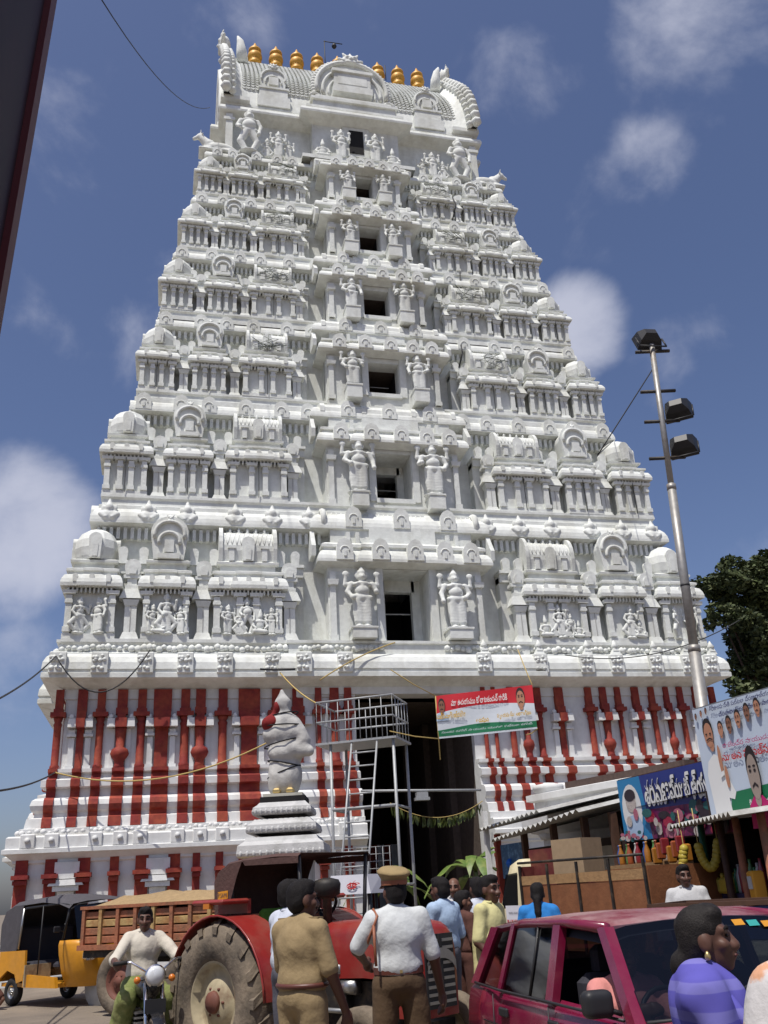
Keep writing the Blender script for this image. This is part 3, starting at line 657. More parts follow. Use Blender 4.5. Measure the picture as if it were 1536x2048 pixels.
    for yy in (YC-(YC-yw)*.30, YC-(YC-yw)*.78): link('recess_pillar', PM, T, (-xw-op*.3, yy, zp), (0, 0, -math.pi/2))
    # ---- central bay with its doorway
    yd = DY[i]; bxw = BX[i]-.36; dw = DH[i]; dz0, dz1 = DZ[i]; zc = Z0+.73*H; yin = yd+(1.1 if i < 3 else .45); yend = yw+1.5 if i < 3 else yd+.6
    b = MB()
    for s in (-1, 1):
        b.b2(s*dw, s*bxw, yd, yend, zb, zc, W)
        b.b2(s*(dw+.02), s*(dw+.26), yd-.07, yd+.02, dz0-.1, zc, W)
        (b.b2(s*dw*.62, s*dw, yin, yin+.25, dz0, dz1, W) if i < 3 else b.b2(s*(bxw-.3), s*bxw, yd+.5, yw+1.0, zb, zc, W))
        for xx in (bxw-.14, dw+.55):
            b.b2(s*(xx-.09), s*(xx+.09), yd-.12, yd+.02, zp, zc-.12*H, W); b.box((s*xx, yd-.08, zc-.115*H), (.3, .24, .035*H), W, taper=1.2); b.box((s*xx, yd-.06, zc-.07*H), (.2, .18, .05*H), W); b.box((s*xx, yd-.07, zp+.02*H), (.25, .2, .04*H), W)
    b.b2(-dw, dw, yd, yend, dz1, zc, W); b.b2(-dw, dw, yd, yend, zb, dz0, W)
    b.b2(-dw-.05, dw+.05, yd-.1, yd+.06, dz0-.16, dz0, W)
    (b.b2(-dw*.62-.1, dw*.62+.1, yin, yin+.25, dz1-.16*(dz1-dz0), dz1, W) if i < 3 else None)
    b.b2(-bxw-.05, bxw+.05, yd-.14, yw, zb-.02, zb+.05*H, W); b.b2(-bxw-.02, -dw-.05, yd-.06, yw, zb+.05*H, zp, W); b.b2(dw+.05, bxw+.02, yd-.06, yw, zb+.05*H, zp, W)
    bay = b.build('central_bay', T)
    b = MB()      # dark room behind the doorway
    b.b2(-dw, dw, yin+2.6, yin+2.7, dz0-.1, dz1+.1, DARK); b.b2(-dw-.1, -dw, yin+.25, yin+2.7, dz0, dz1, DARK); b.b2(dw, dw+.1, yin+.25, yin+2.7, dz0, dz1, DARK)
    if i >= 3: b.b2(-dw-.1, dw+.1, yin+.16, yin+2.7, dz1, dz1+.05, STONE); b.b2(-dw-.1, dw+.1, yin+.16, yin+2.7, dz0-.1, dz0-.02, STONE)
    b.build('doorway_dark', bay)
    if i <= 3:
        b = MB(); b.b2(-dw*.62, dw*.62, yin+.3, yin+.33, dz0+(dz1-dz0)*.55, dz0+(dz1-dz0)*.565, GREYP); b.build('crossbar', bay)
    cpl = [(-bxw, yw+.6), (-bxw, yd), (-.5*bxw, yd), (-.5*bxw, yd-.08), (.5*bxw, yd-.08), (.5*bxw, yd), (bxw, yd), (bxw, yw+.6)]
    b = MB(); b.sweep(cpl, [(-.05, zc-.01*H), (.2, zc), (.36, zc+.01*H), (.36, zc+.03*H), (.33, zc+.055*H), (.25, zc+.085*H), (.14, zc+.10*H), (.14, zc+.115*H), (.2, zc+.12*H), (.2, zc+.14*H), (.05, zc+.16*H), (-.15, zc+.165*H), (-.15, LZ[i])], W, closed=False, captop=False)
    b.add([(-bxw, yd, zc+.165*H), (bxw, yd, zc+.165*H), (bxw, yw+.6, zc+.165*H), (-bxw, yw+.6, zc+.165*H)], [(0, 1, 2, 3)], W)
    for s in (-1, 1): b.b2(s*bxw*.6-.06, s*bxw*.6+.06, yd-.02, yd+.3, zc+.16*H, LZ[i]-.03*H, W); b.b2(s*bxw*.72-.06, s*bxw*.72+.06, yd-.02, yd+.3, zc+.16*H, LZ[i]-.03*H, W)
    bc = b.build('bay_cornice', bay)
    for xx in (-.8, -.35, .1, .5, .85): link('medallion', nm_, bc, (xx*bxw, yd-.32-(.08 if abs(xx) < .5 else 0), zc+.02*H))
    # side leaf gables of the bay
    for s in (-1, 1): b = MB(); b.prism([(y, z) for y, z in [(-.25, 0), (.35, 0), (.4, .35), (.2, .62), (.05, .85), (-.1, .6), (-.3, .3)]], s*(bxw+.38), s*(bxw+.52), W, axis='x', xf=Matrix.Translation((0, yd+.1, zc+.06*H)) @ Matrix.Diagonal((1, 1, .22*H, 1))); b.build('bay_gable', bay)
    for s in (-1, 1):
        h = SH[i]; ped = MB(); ph = .36 if i == 1 else .55
        ped.box((0, 0, ph/2), (.75 if i == 1 else .55, .55, ph), W); ped.box((0, 0, ph-.03), (.84 if i == 1 else .6, .6, .06), W)
        zs = {1: 9.12}.get(i, dz0+.03)
        link('pedestal', ped.mesh('pedestal'), bay, (s*SX[i], yd-.32, zs-ph))
        link('guardian_statue', st_guard if (s < 0) == (i % 2 == 1) else st_guard2, bay, (s*SX[i], yd-.33, zs), None, (h*1.22*(-s if s > 0 else 1), h*1.1, h*1.04))
    if i < 6:      # rounded roll with end scrolls that carries the next doorway
        yr = DY[i+1]-.30; zr = LZ[i]+.02; hr_ = .155*Hn; b = MB()
        pr = [(yr+.5, zr), (yr-.02, zr), (yr-.10, zr+hr_*.3), (yr-.08, zr+hr_*.65), (yr+.02, zr+hr_*.9), (yr+.2, zr+hr_*1.02), (yr+.5, zr+hr_*1.02)]
        b.prism(pr, -bw, bw, W, axis='x')
        for xx in (-bw, -bw*.38, bw*.38, bw): b.prism([(y-.03*(1 if y < yr+.4 else 0), z+(.03 if z > zr+.01 else 0)) for y, z in pr], xx-.08, xx+.08, W, axis='x')
        if i == 1:
            for xx in np.arange(-bw+.15, bw, .16): b.tube([(xx, y-.015, z) for y, z in pr[1:6]], .022, W, 4)
            for s in (-1, 1): b.lathe((s*bw, yr+.1, zr+hr_*.5), [(.42, -.08), (.45, 0), (.42, .08)], W, 14, axis='x')
        b.build('bay_roll', bay)

# ---- neck storey and barrel roof
ZN = LZ[6]+.155*3.0; GX, GY = 5.55, 4.25
b = MB(); b.sweep(plan(GX, 2.0, .55, 1.6, .35, yf=GY), [(.55, ZN-.05), (.55, ZN+.14), (.45, ZN+.16), (.0, ZN+.17), (0, 34.0)], W); b.build('neck_wall', T)
b = MB(); b.sweep(plan(GX, 2.0, .55, 1.6, .35, yf=GY), [(0, 33.9), (.25, 34.0), (.58, 34.1), (.60, 34.2), (.55, 34.38), (.4, 34.52), (.2, 34.58), (.2, 34.7), (.28, 34.72), (.28, 34.85), (0, 34.9)], W, captop=True); eave = b.build('roof_eave', T)
b = MB(); dz0, dz1 = DZ[7]; b.b2(-.62, .62, GY-.65, GY-.5, dz0-.15, dz1+.2, W); nb_ = b.build('neck_door_frame', T)
b = MB(); b.b2(-.33, .33, GY-.68, GY-.655, dz0, dz1, DARK); b.build('doorway_dark', nb_)  # thin black sheet paints the shade of the doorway; no room behind it
for s in (-1, 1):
    link('guardian_statue', st_guard if s < 0 else st_guard2, T, (s*.78, GY-.95, ZN+.15), None, (1.75, 1.75, 1.75))
    link('guardian_statue', st_fat, T, (s*4.85, GY-.75, ZN+.1), (0, 0, 0), (2.5, 2.1, 2.45))
    link('relief_figure', st_guard, T, (s*3.55, GY-.62, ZN+.12), None, (1.5, 1.3, 1.5)); link('relief_figure', st_dance, T, (s*4.05, GY-.55, ZN+.12), None, (1.1, 1, 1.1)); link('relief_figure', st_guard2, T, (s*3.1, GY-.5, ZN+.12), None, (1.15, 1, 1.15))
    link('relief_figure', st_seat, T, (s*1.6, GY-.85, ZN+.15), None, (1.2, 1, 1.2))
    link('bull_statue', st_bull, T, (s*6.1, GY-.42, ZN+.02), (0, 0, 0 if s > 0 else math.pi), (1.15, 1.15, 1.15))
    b = MB(); b.b2(s*5.55, s*5.85, GY-.45, GY-.1, ZN+.1, 34.0, W); b.b2(s*5.45, s*5.95, GY-.5, GY-.05, 33.6, 33.75, W); b.build('neck_pilaster', T)
# barrel roof with overlapping scales
zb_, ry, rz_ = 34.9, 3.05, 6.2
def roofp(t):       # t 0..1 front eave -> ridge ; returns y offset from the axis (negative = front), z
    return -ry*(1-t**1.5)*(1+.12*math.sin(t*math.pi)**2*(1-t)), zb_+rz_*t
pf = [roofp(k/14) for k in range(15)]; full = pf + [(-y, z) for y, z in pf[-2::-1]]
b = MB(); b.prism([(YC+y, z) for y, z in full], -5.0, 5.0, W, axis='x'); roof = b.build('barrel_roof', T)
b = MB()
nc = 50
for c_ in range(nc):
    xc = -5.15+10.3*(c_+.5)/nc; ww = 10.3/nc*.48
    if abs(xc) < 1.6: t0 = .42
    else: t0 = .17
    for r_ in range(22):
        t = t0+(.98-t0)*r_/22; t2 = t+(.98-t0)/22*1.15; y0, z0 = roofp(t); y1, z1 = roofp(min(t2, 1))
        nrm = Vector((0, -(z1-z0), (y1-y0))).normalized()
        if nrm.y > 0: nrm = -nrm
        e = .085
        b.add([(xc-ww, YC+y1, z1), (xc+ww, YC+y1, z1), (xc+ww*.85, YC+y0+nrm.y*e, z0+nrm.z*e+.05), (xc, YC+y0+nrm.y*e, z0+nrm.z*e-.03), (xc-ww*.85, YC+y0+nrm.y*e, z0+nrm.z*e+.05)], [(0, 1, 2, 3, 4)], W)
        b.add([(xc-ww*.85, YC+y0+nrm.y*e, z0+nrm.z*e+.05), (xc, YC+y0+nrm.y*e, z0+nrm.z*e-.03), (xc+ww*.85, YC+y0+nrm.y*e, z0+nrm.z*e+.05), (xc+ww*.85, YC+y0, z0+.03), (xc-ww*.85, YC+y0, z0+.03)], [(0, 1, 2, 3, 4)], W)
o = b.build('roof_scales', roof); tag(o, kind='stuff')
for s in (-1, 1): b = MB(); b.b2(s*5.3, s*1.9, GY+.0, GY+.3, 34.88, 36.0, W); b.b2(s*5.35, s*1.9, GY-.12, GY+.2, 35.9, 36.1, W); b.build('roof_skirt', roof)
# flared gable ends
for s in (-1, 1):
    b = MB(); secs = [(4.9, 1.0, 0), (5.2, 1.03, .05), (5.5, 1.10, .15), (5.7, 1.17, .28), (5.85, 1.19, .32), (6.0, 1.15, .28), (5.95, .98, .1)]
    rows = []
    for (x, k, dz) in secs: rows.append([(s*x, YC+y*k, zb_+(z-zb_)*(1+(k-1)*.5)+dz*(1 if z > 36 else .3)) for y, z in full])
    n = len(full); vs = [v for r_ in rows for v in r_]; fs = []
    for q in range(len(rows)-1):
        for k in range(n-1): fs.append((q*n+k, q*n+k+1, q*n+n+k+1, q*n+n+k))
    fs.append(tuple((len(rows)-1)*n+k for k in range(n)))
    b.add(vs, fs, W)
    for q, (y, z) in enumerate(full):
        if q % 1 == 0: lump(b, s*5.88, YC+y*1.21, zb_+(z-zb_)*1.09+.25, .27, W, 1.0); lump(b, s*5.6, YC+y*1.16, zb_+(z-zb_)*1.07+.2, .2, W, 1.0)
    b.tube([(s*6.02, YC+y*.8, zb_+(z-zb_)*.86) for y, z in full], .16, W, 6); b.tube([(s*5.98, YC+y*.55, zb_+(z-zb_)*.64) for y, z in full], .14, W, 6)
    b.b2(s*4.8, s*6.1, YC-3.35, YC+3.35, 34.84, 35.05, W); b.b2(s*4.9, s*5.9, YC-2.9, YC+2.9, 35.0, 36.0, W)
    gab = b.build('gable', roof)
    link('crest', st_kirti, gab, (s*5.85, YC-.0, zb_+rz_*1.08+.45), (0, 0, -s*math.pi/2*-1), (2.2, 2.2, 2.4))
    for yy in (-1, 1):      # curling horn leaf behind the rim
        b = MB(); b.tube([(s*5.0, YC+yy*.9, 40.0), (s*5.05, YC+yy*1.0, 40.7), (s*5.12, YC+yy*1.1, 41.2), (s*5.25, YC+yy*1.05, 41.6)], [.3, .26, .18, .05], W, 8); b.build('horn', gab)
# dormers
def dormer(xc, w_, h_, yf, z0, big):
    b = MB(); ap = arch_poly(w_, h_, 18); xf = Matrix.Translation((xc, 0, z0))
    b.prism(ap, yf, yf+2.5, W, xf=xf)
    for q, t_, r_ in ((.97, .06, .11), (.80, .02, .09), (.64, .04, .07)) if big else ((.9, .03, .06), (.6, .03, .05)):
        b.tube([(xc+x*q, yf-t_, z0+z*q) for x, z in ap[1:-1]], r_*(1 if big else .8), W, 6)
    if big:
        for x, z in ap[1:-1]: lump(b, xc+x*1.05, yf+.05, z0+z*1.04-.05, .15, W, .8)
        for x, z in [((ap[k][0]+ap[k+1][0])/2, (ap[k][1]+ap[k+1][1])/2) for k in range(1, len(ap)-2)]: lump(b, xc+x*1.05, yf+.05, z0+z*1.04-.05, .15, W, .8)
        b.b2(xc-w_*.27, xc+w_*.27, yf-.35, yf+.1, z0+h_*.16, z0+h_*.30, W); b.b2(xc-w_*.25, xc+w_*.25, yf-.28, yf+.1, z0+h_*.30, z0+h_*.62, W); b.b2(xc-w_*.28, xc+w_*.28, yf-.38, yf+.1, z0+h_*.62, z0+h_*.68, W); b.b2(xc-w_*.2, xc+w_*.2, yf-.30, yf-.27, z0+h_*.36, z0+h_*.58, W)
        for s in (-1, 1): b.tube([(xc+s*(w_*.5+.28*math.cos(a)*(1-a/9)), yf-.05, z0+.15+.28*math.sin(a)*(1-a/9)) for a in np.arange(0, 7, .5)], .08, W, 5)
    else: b.b2(xc-w_*.18, xc+w_*.18, yf-.1, yf, z0+h_*.15, z0+h_*.5, W)
    o = b.build('dormer', roof); link('crest', st_kirti, o, (xc, yf-.02, z0+h_*1.03), None, (1.9, 1.6, 1.6) if big else (.8, .8, .8)); return o
dormer(0, 3.5, 2.75, 4.0, 35.75, True)
b = MB(); b.b2(-1.95, 1.95, 3.55, 5, 34.88, 35.3, W); b.b2(-2.05, 2.05, 3.45, 5, 35.3, 35.45, W); b.b2(-1.8, 1.8, 3.65, 5, 35.45, 35.76, W); b.build('dormer_base', roof)
for s in (-1, 1): dormer(s*3.7, 1.25, 1.35, 4.05, 36.1, False)
for s in (-1, 1):
    b = MB(); b.b2(s*3.7-.75, s*3.7+.75, GY-.35, GY+.1, 34.89, 35.5, W); b.b2(s*3.7-.65, s*3.7+.65, GY-.28, GY+.1, 35.5, 36.1, W); b.b2(s*3.7-.7, s*3.7+.7, GY-.33, GY+.1, 36.02, 36.12, W); b.build('dormer_base', roof)
# gilded pots along the ridge
f = MB(); f.lathe((0, 0, 0), [(.34, 0), (.36, .1), (.30, .16), (.34, .22), (.26, .3), (.34, .4), (.38, .55), (.36, .72), (.24, .82), (.27, .88), (.33, .95), (.33, 1.06), (.2, 1.15), (.17, 1.22), (.12, 1.35), (.02, 1.62)], GOLD, 16)
fm = f.mesh('ridge_pot')
for k in range(9): link('ridge_pot', fm, roof, (-4.3+1.085*k, YC, 40.98))
b = MB(); b.tube([(-.62, YC, 41), (-.62, YC, 43.6)], .025, CABLE, 5); b.tube([(-.66, YC, 43.55), (.35, YC, 43.55)], .025, CABLE, 5); b.lathe((-.1, YC, 43.2), [(.02, .3), (.1, .2), (.14, .1), (.1, 0)], CABLE, 8); b.tube([(2.55, YC-.3, 41), (2.55, YC-.3, 42.1)], .025, CABLE, 5); b.build('lamp_bracket', roof)
# thin dark conduits and a grown-over crack on the right half
for (pts, yy) in (([(905, 440), (912, 410), (905, 395)], 2.9), ([(920, 545), (922, 590), (918, 620)], 2.4), ([(922, 690), (925, 705), (918, 735)], 1.6), ([(988, 600), (985, 625)], 2.2)):
    b = MB(); b.tube([onY(x, y, yy) for x, y in pts], .03, CABLE, 5); b.build('conduit', T)
# ================================================================ people
def cloth(name, c, var=.12, c2=None, vs=6.0, stops=(.45, .62)): return mat(name, c, .9, var=var, vscale=vs, c2=c2, stops=stops, bump=.55, bscale=13, spec=.2)
SKIN = mat('brown_skin', (.15, .072, .046), .5, var=.08, vscale=9.0, spec=.35)
SKIN2 = mat('dark_skin', (.105, .05, .034), .5, var=.08, vscale=9.0, spec=.35)
HAIR = mat('black_hair', (.011, .009, .009), .65, bump=.5, bscale=220, spec=.2)
HAIRG = mat('greying_hair', (.018, .015, .014), .65, spec=.2, var=.3, vscale=30.0, c2=(.06, .05, .047), stops=(.58, .85), bump=.25, bscale=160)
EYEW = mat('eye_white', (.30, .28, .25), .3); EYED = mat('eye_dark', (.012, .008, .006), .2); LIP = mat('lip', (.13, .045, .04), .5)
def rotz(v, a): c, s_ = math.cos(a), math.sin(a); return (v[0]*c-v[1]*s_, v[0]*s_+v[1]*c, v[2])
def person(loc, az, h=1.70, pose=None, shirt=None, sleeve='half', trousers=None, skin=SKIN, hair='short', hairm=HAIR, label='', extra=None, lean=0.0, head_az=0.0, head_tilt=0.0, group=None, seated=False, long_cloth=None, res=.0115, seed=0, tuck=True, girth=1.0, sz=1.0):
    """local frame: x right-hand side, +y forward, z up; figure modelled 1.72 m tall and scaled"""
    k = h/1.72; o = empty('person', loc, az-math.pi/2, label, 'person', group); o.scale = (k*sz, k*sz, k)
    J = dict(hipL=(-.095, 0, .93), hipR=(.095, 0, .93), kneeL=(-.11, .02, .50), kneeR=(.11, .02, .50), ankL=(-.12, -.02, .09), ankR=(.12, -.02, .09),
             shL=(-.172, -.01, 1.395), shR=(.172, -.01, 1.395), elL=(-.245, -.03, 1.13), elR=(.245, -.03, 1.13), wrL=(-.26, .06, .89), wrR=(.26, .06, .89), top=(0, 0, 0))
    J.update(pose or {})
    V = {q: Vector(v) for q, v in J.items()}; tp = V['top']
    pel = (V['hipL']+V['hipR'])/2+Vector((0, 0, .05)); chest = (V['shL']+V['shR'])/2+Vector((0, .01, -.11)); waist = pel.lerp(chest, .48); neck = (V['shL']+V['shR'])/2+Vector((0, .01, .05))
    head = neck+Vector((0, .025, .135)); g = girth
    fx = lambda v: (v.x, v.y, v.z)
    Rh = Matrix.Rotation(head_az, 3, 'Z') @ Matrix.Rotation(-head_tilt, 3, 'X')
    hp = lambda x, y, z: fx(head+Rh @ Vector((x, y, z)))
    sk = [('e', fx(pel), (.165*g, .115*g, .11)), ('e', fx(waist), (.145*g, .105*g, .14)), ('e', fx(chest), (.17*g, .115*g, .17)), ('c', fx(V['shL']), fx(V['shR']), .06, .06), ('c', fx(neck-Vector((0, 0, .05))), fx(head-Vector((0, .01, .05))), .056, .05)]
    for s_ in 'LR':
        H_, K_, A_ = V['hip'+s_], V['knee'+s_], V['ank'+s_]; S_, E_, W_ = V['sh'+s_], V['el'+s_], V['wr'+s_]; sg = -1 if s_ == 'L' else 1
        sk += [('c', fx(H_), fx(K_), .083*g, .056), ('c', fx(K_), fx(A_), .056, .038), ('c', fx(K_.lerp(A_, .15)-Vector((0, .015, 0))), fx(K_.lerp(A_, .5)), .052, .044)]
        ft = V.get('toe'+s_, A_+Vector((sg*.03, .15, -.055))); sk += [('c', fx(A_-Vector((0, .03, .045))), fx(ft), .038, .028)]
        sk += [('c', fx(S_), fx(E_), .052*g, .041), ('c', fx(E_), fx(W_), .041, .027)]
        d = (W_-E_).normalized(); up = V.get('pn'+s_, Vector((sg, 0, 0))); side = d.cross(up)
        if side.length < .2: side = d.cross(Vector((0, 1, 0)))
        side.normalize(); nn = side.cross(d).normalized()
        pa = W_+d*.05; sk += [('e', fx(pa), (.034, .034, .046))]
        curl = V['curl'].x if 'curl' in V else .45
        for fi in range(4):
            b0 = W_+d*.085+side*(.025-.0165*fi); ln = (.036, .040, .038, .030)[fi]; b1 = b0+(d*math.cos(curl)-nn*math.sin(curl))*ln*1.2; b2 = b1+(d*math.cos(curl*2.4)-nn*math.sin(curl*2.4))*ln
            sk += [('c', fx(b0), fx(b1), .0105, .0095), ('c', fx(b1), fx(b2), .0095, .008)]
        t0 = W_+d*.03+side*.03; t1 = t0+d*.035+side*.022-nn*.01; sk += [('c', fx(t0), fx(t1), .013, .011), ('c', fx(t1), fx(t1+d*.03-nn*.008), .011, .009)]
    sk += [('e', hp(0, -.015, .035), (.078, .096, .092), Rh), ('e', hp(0, .02, -.045), (.058, .068, .072), Rh), ('e', hp(0, .055, -.095), (.03, .026, .026)), ('c', hp(0, .088, .015), hp(0, .108, -.03), .011, .017), ('e', hp(-.016, .094, -.034), (.012, .013, .010)), ('e', hp(.016, .094, -.034), (.012, .013, .010)),
           ('e', hp(0, .086, -.066), (.024, .014, .012)), ('c', hp(-.045, .07, .032), hp(.045, .07, .032), .014, .014), ('e', hp(-.045, .06, -.022), (.024, .024, .022)), ('e', hp(.045, .06, -.022), (.024, .024, .022))]
    for sg in (-1, 1): sk += [('e', hp(sg*.08, -.01, -.01), (.012, .026, .034), Rh), ('e', hp(sg*.033, .098, .012), (.019, .02, .012), '-')]
    link('body', sdf_mesh('body', sk, res, .022, skin), o)
    ey = MB()
    for sg in (-1, 1):
        c = hp(sg*.032, .077, .01); c2_ = hp(sg*.032, .083, .01); ey.lathe(c2_, [(.002, -.007), (.0075, 0), (.002, .007)], EYED, 6)
        ey.tube([hp(sg*.014, .092, .034), hp(sg*.034, .09, .042), hp(sg*.054, .076, .034)], .006, HAIR, 5)
    ey.tube([hp(-.022, .092, -.066), hp(0, .101, -.064), hp(.022, .092, -.066)], .007, LIP, 5)
    if hair in ('short', 'moustache', 'bald'): ey.tube([hp(-.03, .086, -.052), hp(0, .104, -.046), hp(.03, .086, -.052)], .008, HAIR, 5)
    e_o = ey.build('face_detail', o); tag(e_o, kind='stuff')
    if hair in ('short', 'moustache', 'bun', 'plait'):
        hs = [('e', hp(0, -.022, .052), (.084, .100, .089), Rh), ('e', hp(0, -.05, -.005), (.079, .072, .083), Rh), ('e', hp(0, .03, .10), (.066, .06, .04), Rh)]
        hs += [('e', hp(0, .105, -.01), (.072, .055, .078), Rh, '-')]
        if hair == 'bun': hs += [('e', hp(0, -.125, -.075), (.062, .05, .058), Rh), ('e', hp(0, -.08, -.05), (.06, .05, .06), Rh)]
        if hair == 'plait': hs += [('c', hp(0, -.1, -.05), hp(0, -.135, -.2), .05, .04), ('c', hp(0, -.135, -.2), hp(0, -.15, -.42), .04, .022)]
        link('hair', sdf_mesh('hair', hs, .0105, .02, hairm, noise=.004, nscale=70, seed=seed), o)
    if hair == 'bald':
        hs = [('e', hp(0, -.03, -.0), (.086, .085, .05), Rh), ('e', hp(0, .105, 0), (.085, .07, .09), Rh, '-')]; link('hair', sdf_mesh('hair', hs, .0105, .02, HAIRG, noise=.004, nscale=55), o)
    if shirt:
        q = .018; cl = [('e', fx(waist), ((.150+q)*g, (.11+q)*g, .17)), ('e', fx(chest), ((.172+q)*g, (.118+q)*g, .19)), ('c', fx(V['shL']), fx(V['shR']), .056, .056), ('c', fx(neck+Vector((-.03, -.01, .0))), fx(V['shL']), .055, .052), ('c', fx(neck+Vector((.03, -.01, .0))), fx(V['shR']), .055, .052), ('c', fx(neck-Vector((0, .0, .055))), fx(neck-Vector((0, 0, .005))), .08, .064)]
        hem = pel+Vector((0, 0, .02 if tuck else -.16)); cl += [('e', fx(hem+Vector((0, 0, .07))), ((.162+q)*g, (.12+q)*g, .12))]
        if not tuck: cl = cl[:-1]+[('b', fx(pel+Vector((0, 0, .0))), (.135*g, .085*g, .17), .055)]
        for s_ in 'LR':
            S_, E_, W_ = V['sh'+s_], V['el'+s_], V['wr'+s_]
            if sleeve == 'half': e_ = S_.lerp(E_, .9); cl += [('c', fx(S_), fx(e_), .068*g, .064)]
            elif sleeve == 'rolled': cl += [('c', fx(S_), fx(E_), .066*g, .058), ('c', fx(E_), fx(E_.lerp(W_, .12)), .06, .058)]
            else: cl += [('c', fx(S_), fx(E_), .066*g, .057), ('c', fx(E_), fx(E_.lerp(W_, .9)), .057, .046)]
        if not seated: cl += [('b', (hem.x, hem.y, hem.z-.2-.06), (.5, .5, .2), .0, '-')]
        link('shirt', sdf_mesh('shirt', cl, res, .028, shirt, noise=.010, nscale=15, seed=seed+5), o)
        c = MB(); nk = neck; ang = [a*math.pi/8 for a in range(-6, 7)]
        c.tube([fx(nk+Vector((.066*math.sin(a), -.062*math.cos(a)+.01, .022+.0*a))) for a in ang], .017, shirt, 6); c.build('collar', o)
    if trousers:
        cl = [('e', fx(pel), (.18*g, .132*g, .125))]
        for s_ in 'LR':
            H_, K_, A_ = V['hip'+s_], V['knee'+s_], V['ank'+s_]; cl += [('c', fx(H_), fx(K_), .1*g, .078), ('c', fx(K_), fx(A_-(A_-K_)*.08), .078, .07)]
        link('trousers', sdf_mesh('trousers', cl, res, .03, trousers, noise=.010, nscale=13, seed=seed+9), o)
    if extra: extra(o, V, fx, hp, dict(pel=pel, waist=waist, chest=chest, neck=neck, head=head))
    return o
C_WHITE = cloth('white_uniform_shirt', (.55, .57, .57), .10); C_KHAKI = cloth('khaki_cloth', (.29, .215, .115), .1); C_KHD = cloth('dark_khaki_cloth', (.105, .068, .04), .1)
C_LBLUE = cloth('light_blue_shirt', (.36, .47, .62), .1); C_SILV = cloth('pale_silver_shirt', (.50, .53, .60), .1); C_CREAM = cloth('cream_shirt', (.55, .51, .43), .08); C_YEL = cloth('pale_yellow_shirt', (.56, .52, .26), .08)
C_BLUE = cloth('bright_blue_blouse', (.03, .19, .50), .1); C_PINK = cloth('pink_shirt', (.62, .25, .23), .08); C_GREEN = cloth('green_lungi', (.15, .18, .055), .15, c2=(.24, .25, .10)); C_GREY = cloth('grey_trousers', (.10, .10, .12)); C_BROWN = cloth('brown_cloth', (.10, .045, .035)); C_WHT = cloth('white_cotton', (.48, .48, .48), .05)
C_PURP = None
LEATHER = mat('brown_leather', (.10, .03, .02), .45, spec=.5); LTAN = mat('tan_leather', (.28, .10, .05), .5); BRASS = mat('brass', (.6, .45, .2), .35, metal=.8)
VIEW = math.atan2(cf.y, cf.x)       # azimuth of the view
def ground_at(px, d): q = at(px, 1800, d); return (q.x, q.y, 0)

def police_extra(o, V, fx, hp, B):
    b = MB(); p = B['pel']+Vector((0, 0, .075)); n = 24
    ring = lambda r1, r2, z: [(p.x+r1*math.cos(2*math.pi*a/n), p.y+r2*math.sin(2*math.pi*a/n), p.z+z) for a in range(n)]
    b.v += []
    r0, r1_ = ring(.186, .142, -.024), ring(.186, .142, .024); b.add(r0+r1_, [(i, (i+1) % n, n+(i+1) % n, n+i) for i in range(n)], LEATHER); r2, r3 = ring(.176, .132, .024), ring(.176, .132, -.024)
    b.add(r1_+r2, [(i, (i+1) % n, n+(i+1) % n, n+i) for i in range(n)], LEATHER); b.add(r3+r0, [(i, (i+1) % n, n+(i+1) % n, n+i) for i in range(n)], LEATHER)
    b.box((0, p.y-.143, p.z), (.02, .01, .03), BRASS); b.build('belt', o)
    c = MB(); hx = lambda a, r, ry_, z, yo=0: hp(r*math.cos(a), ry_*math.sin(a)-.01+yo, z)
    n = 20; rows = [(.096, .112, .052, 0), (.099, .116, .10, 0), (.125, .142, .135, .0), (.128, .146, .15, .0), (.10, .118, .168, -.01), (.01, .012, .178, -.015)]
    vs = [hx(2*math.pi*i/n, r, r2_, z+.03*(math.sin(2*math.pi*i/n) if k >= 2 and k < 5 else 0)*.9, yo) for k, (r, r2_, z, yo) in enumerate(rows) for i in range(n)]
    c.add(vs, [(k*n+i, k*n+(i+1) % n, k*n+n+(i+1) % n, k*n+n+i) for k in range(len(rows)-1) for i in range(n)], CAPM, True)
    vs = [hx(2*math.pi*i/n, r, r2_, z) for r, r2_, z in ((.0985, .1145, .052), (.1005, .1165, .084)) for i in range(n)]; c.add(vs, [(i, (i+1) % n, n+(i+1) % n, n+i) for i in range(n)], LTAN, True)
    pk = [hp(.09*math.sin(a), .10*math.cos(a)+.02, .055) for a in np.linspace(-1.2, 1.2, 9)]+[hp(.10*math.sin(a), .17*math.cos(a)+.02, .03) for a in np.linspace(1.2, -1.2, 9)]
    c.add(pk, [tuple(range(18))], LEATHER); c.build('peaked_cap', o)
    d = MB(); S = V['shL']; d.tube([fx(S+Vector((.02, -.075, .03))), fx(S+Vector((.0, -.02, .075))), fx(S+Vector((-.02, .05, .05))), fx(S+Vector((-.04, .07, -.08))), fx(S+Vector((-.055, .02, -.17))), fx(S+Vector((-.045, -.06, -.12))), fx(S+Vector((.0, -.095, -.02)))], .011, LTAN, 6, closed=True)
    d.tube([fx(S+Vector((-.01, -.09, -.03))), fx(S+Vector((-.012, -.118, -.15))), fx(S+Vector((-.008, -.13, -.3)))], .011, LTAN, 6); d.build('lanyard', o)
    e = MB(); e.box((V['shL'].x*.75, -.01, V['shL'].z+.07), (.1, .05, .012), C_WHITE); e.box((V['shR'].x*.75, -.01, V['shR'].z+.07), (.1, .05, .012), C_WHITE); e.build('epaulette', o)
CAPM = cloth('khaki_cap', (.30, .22, .11), .08)
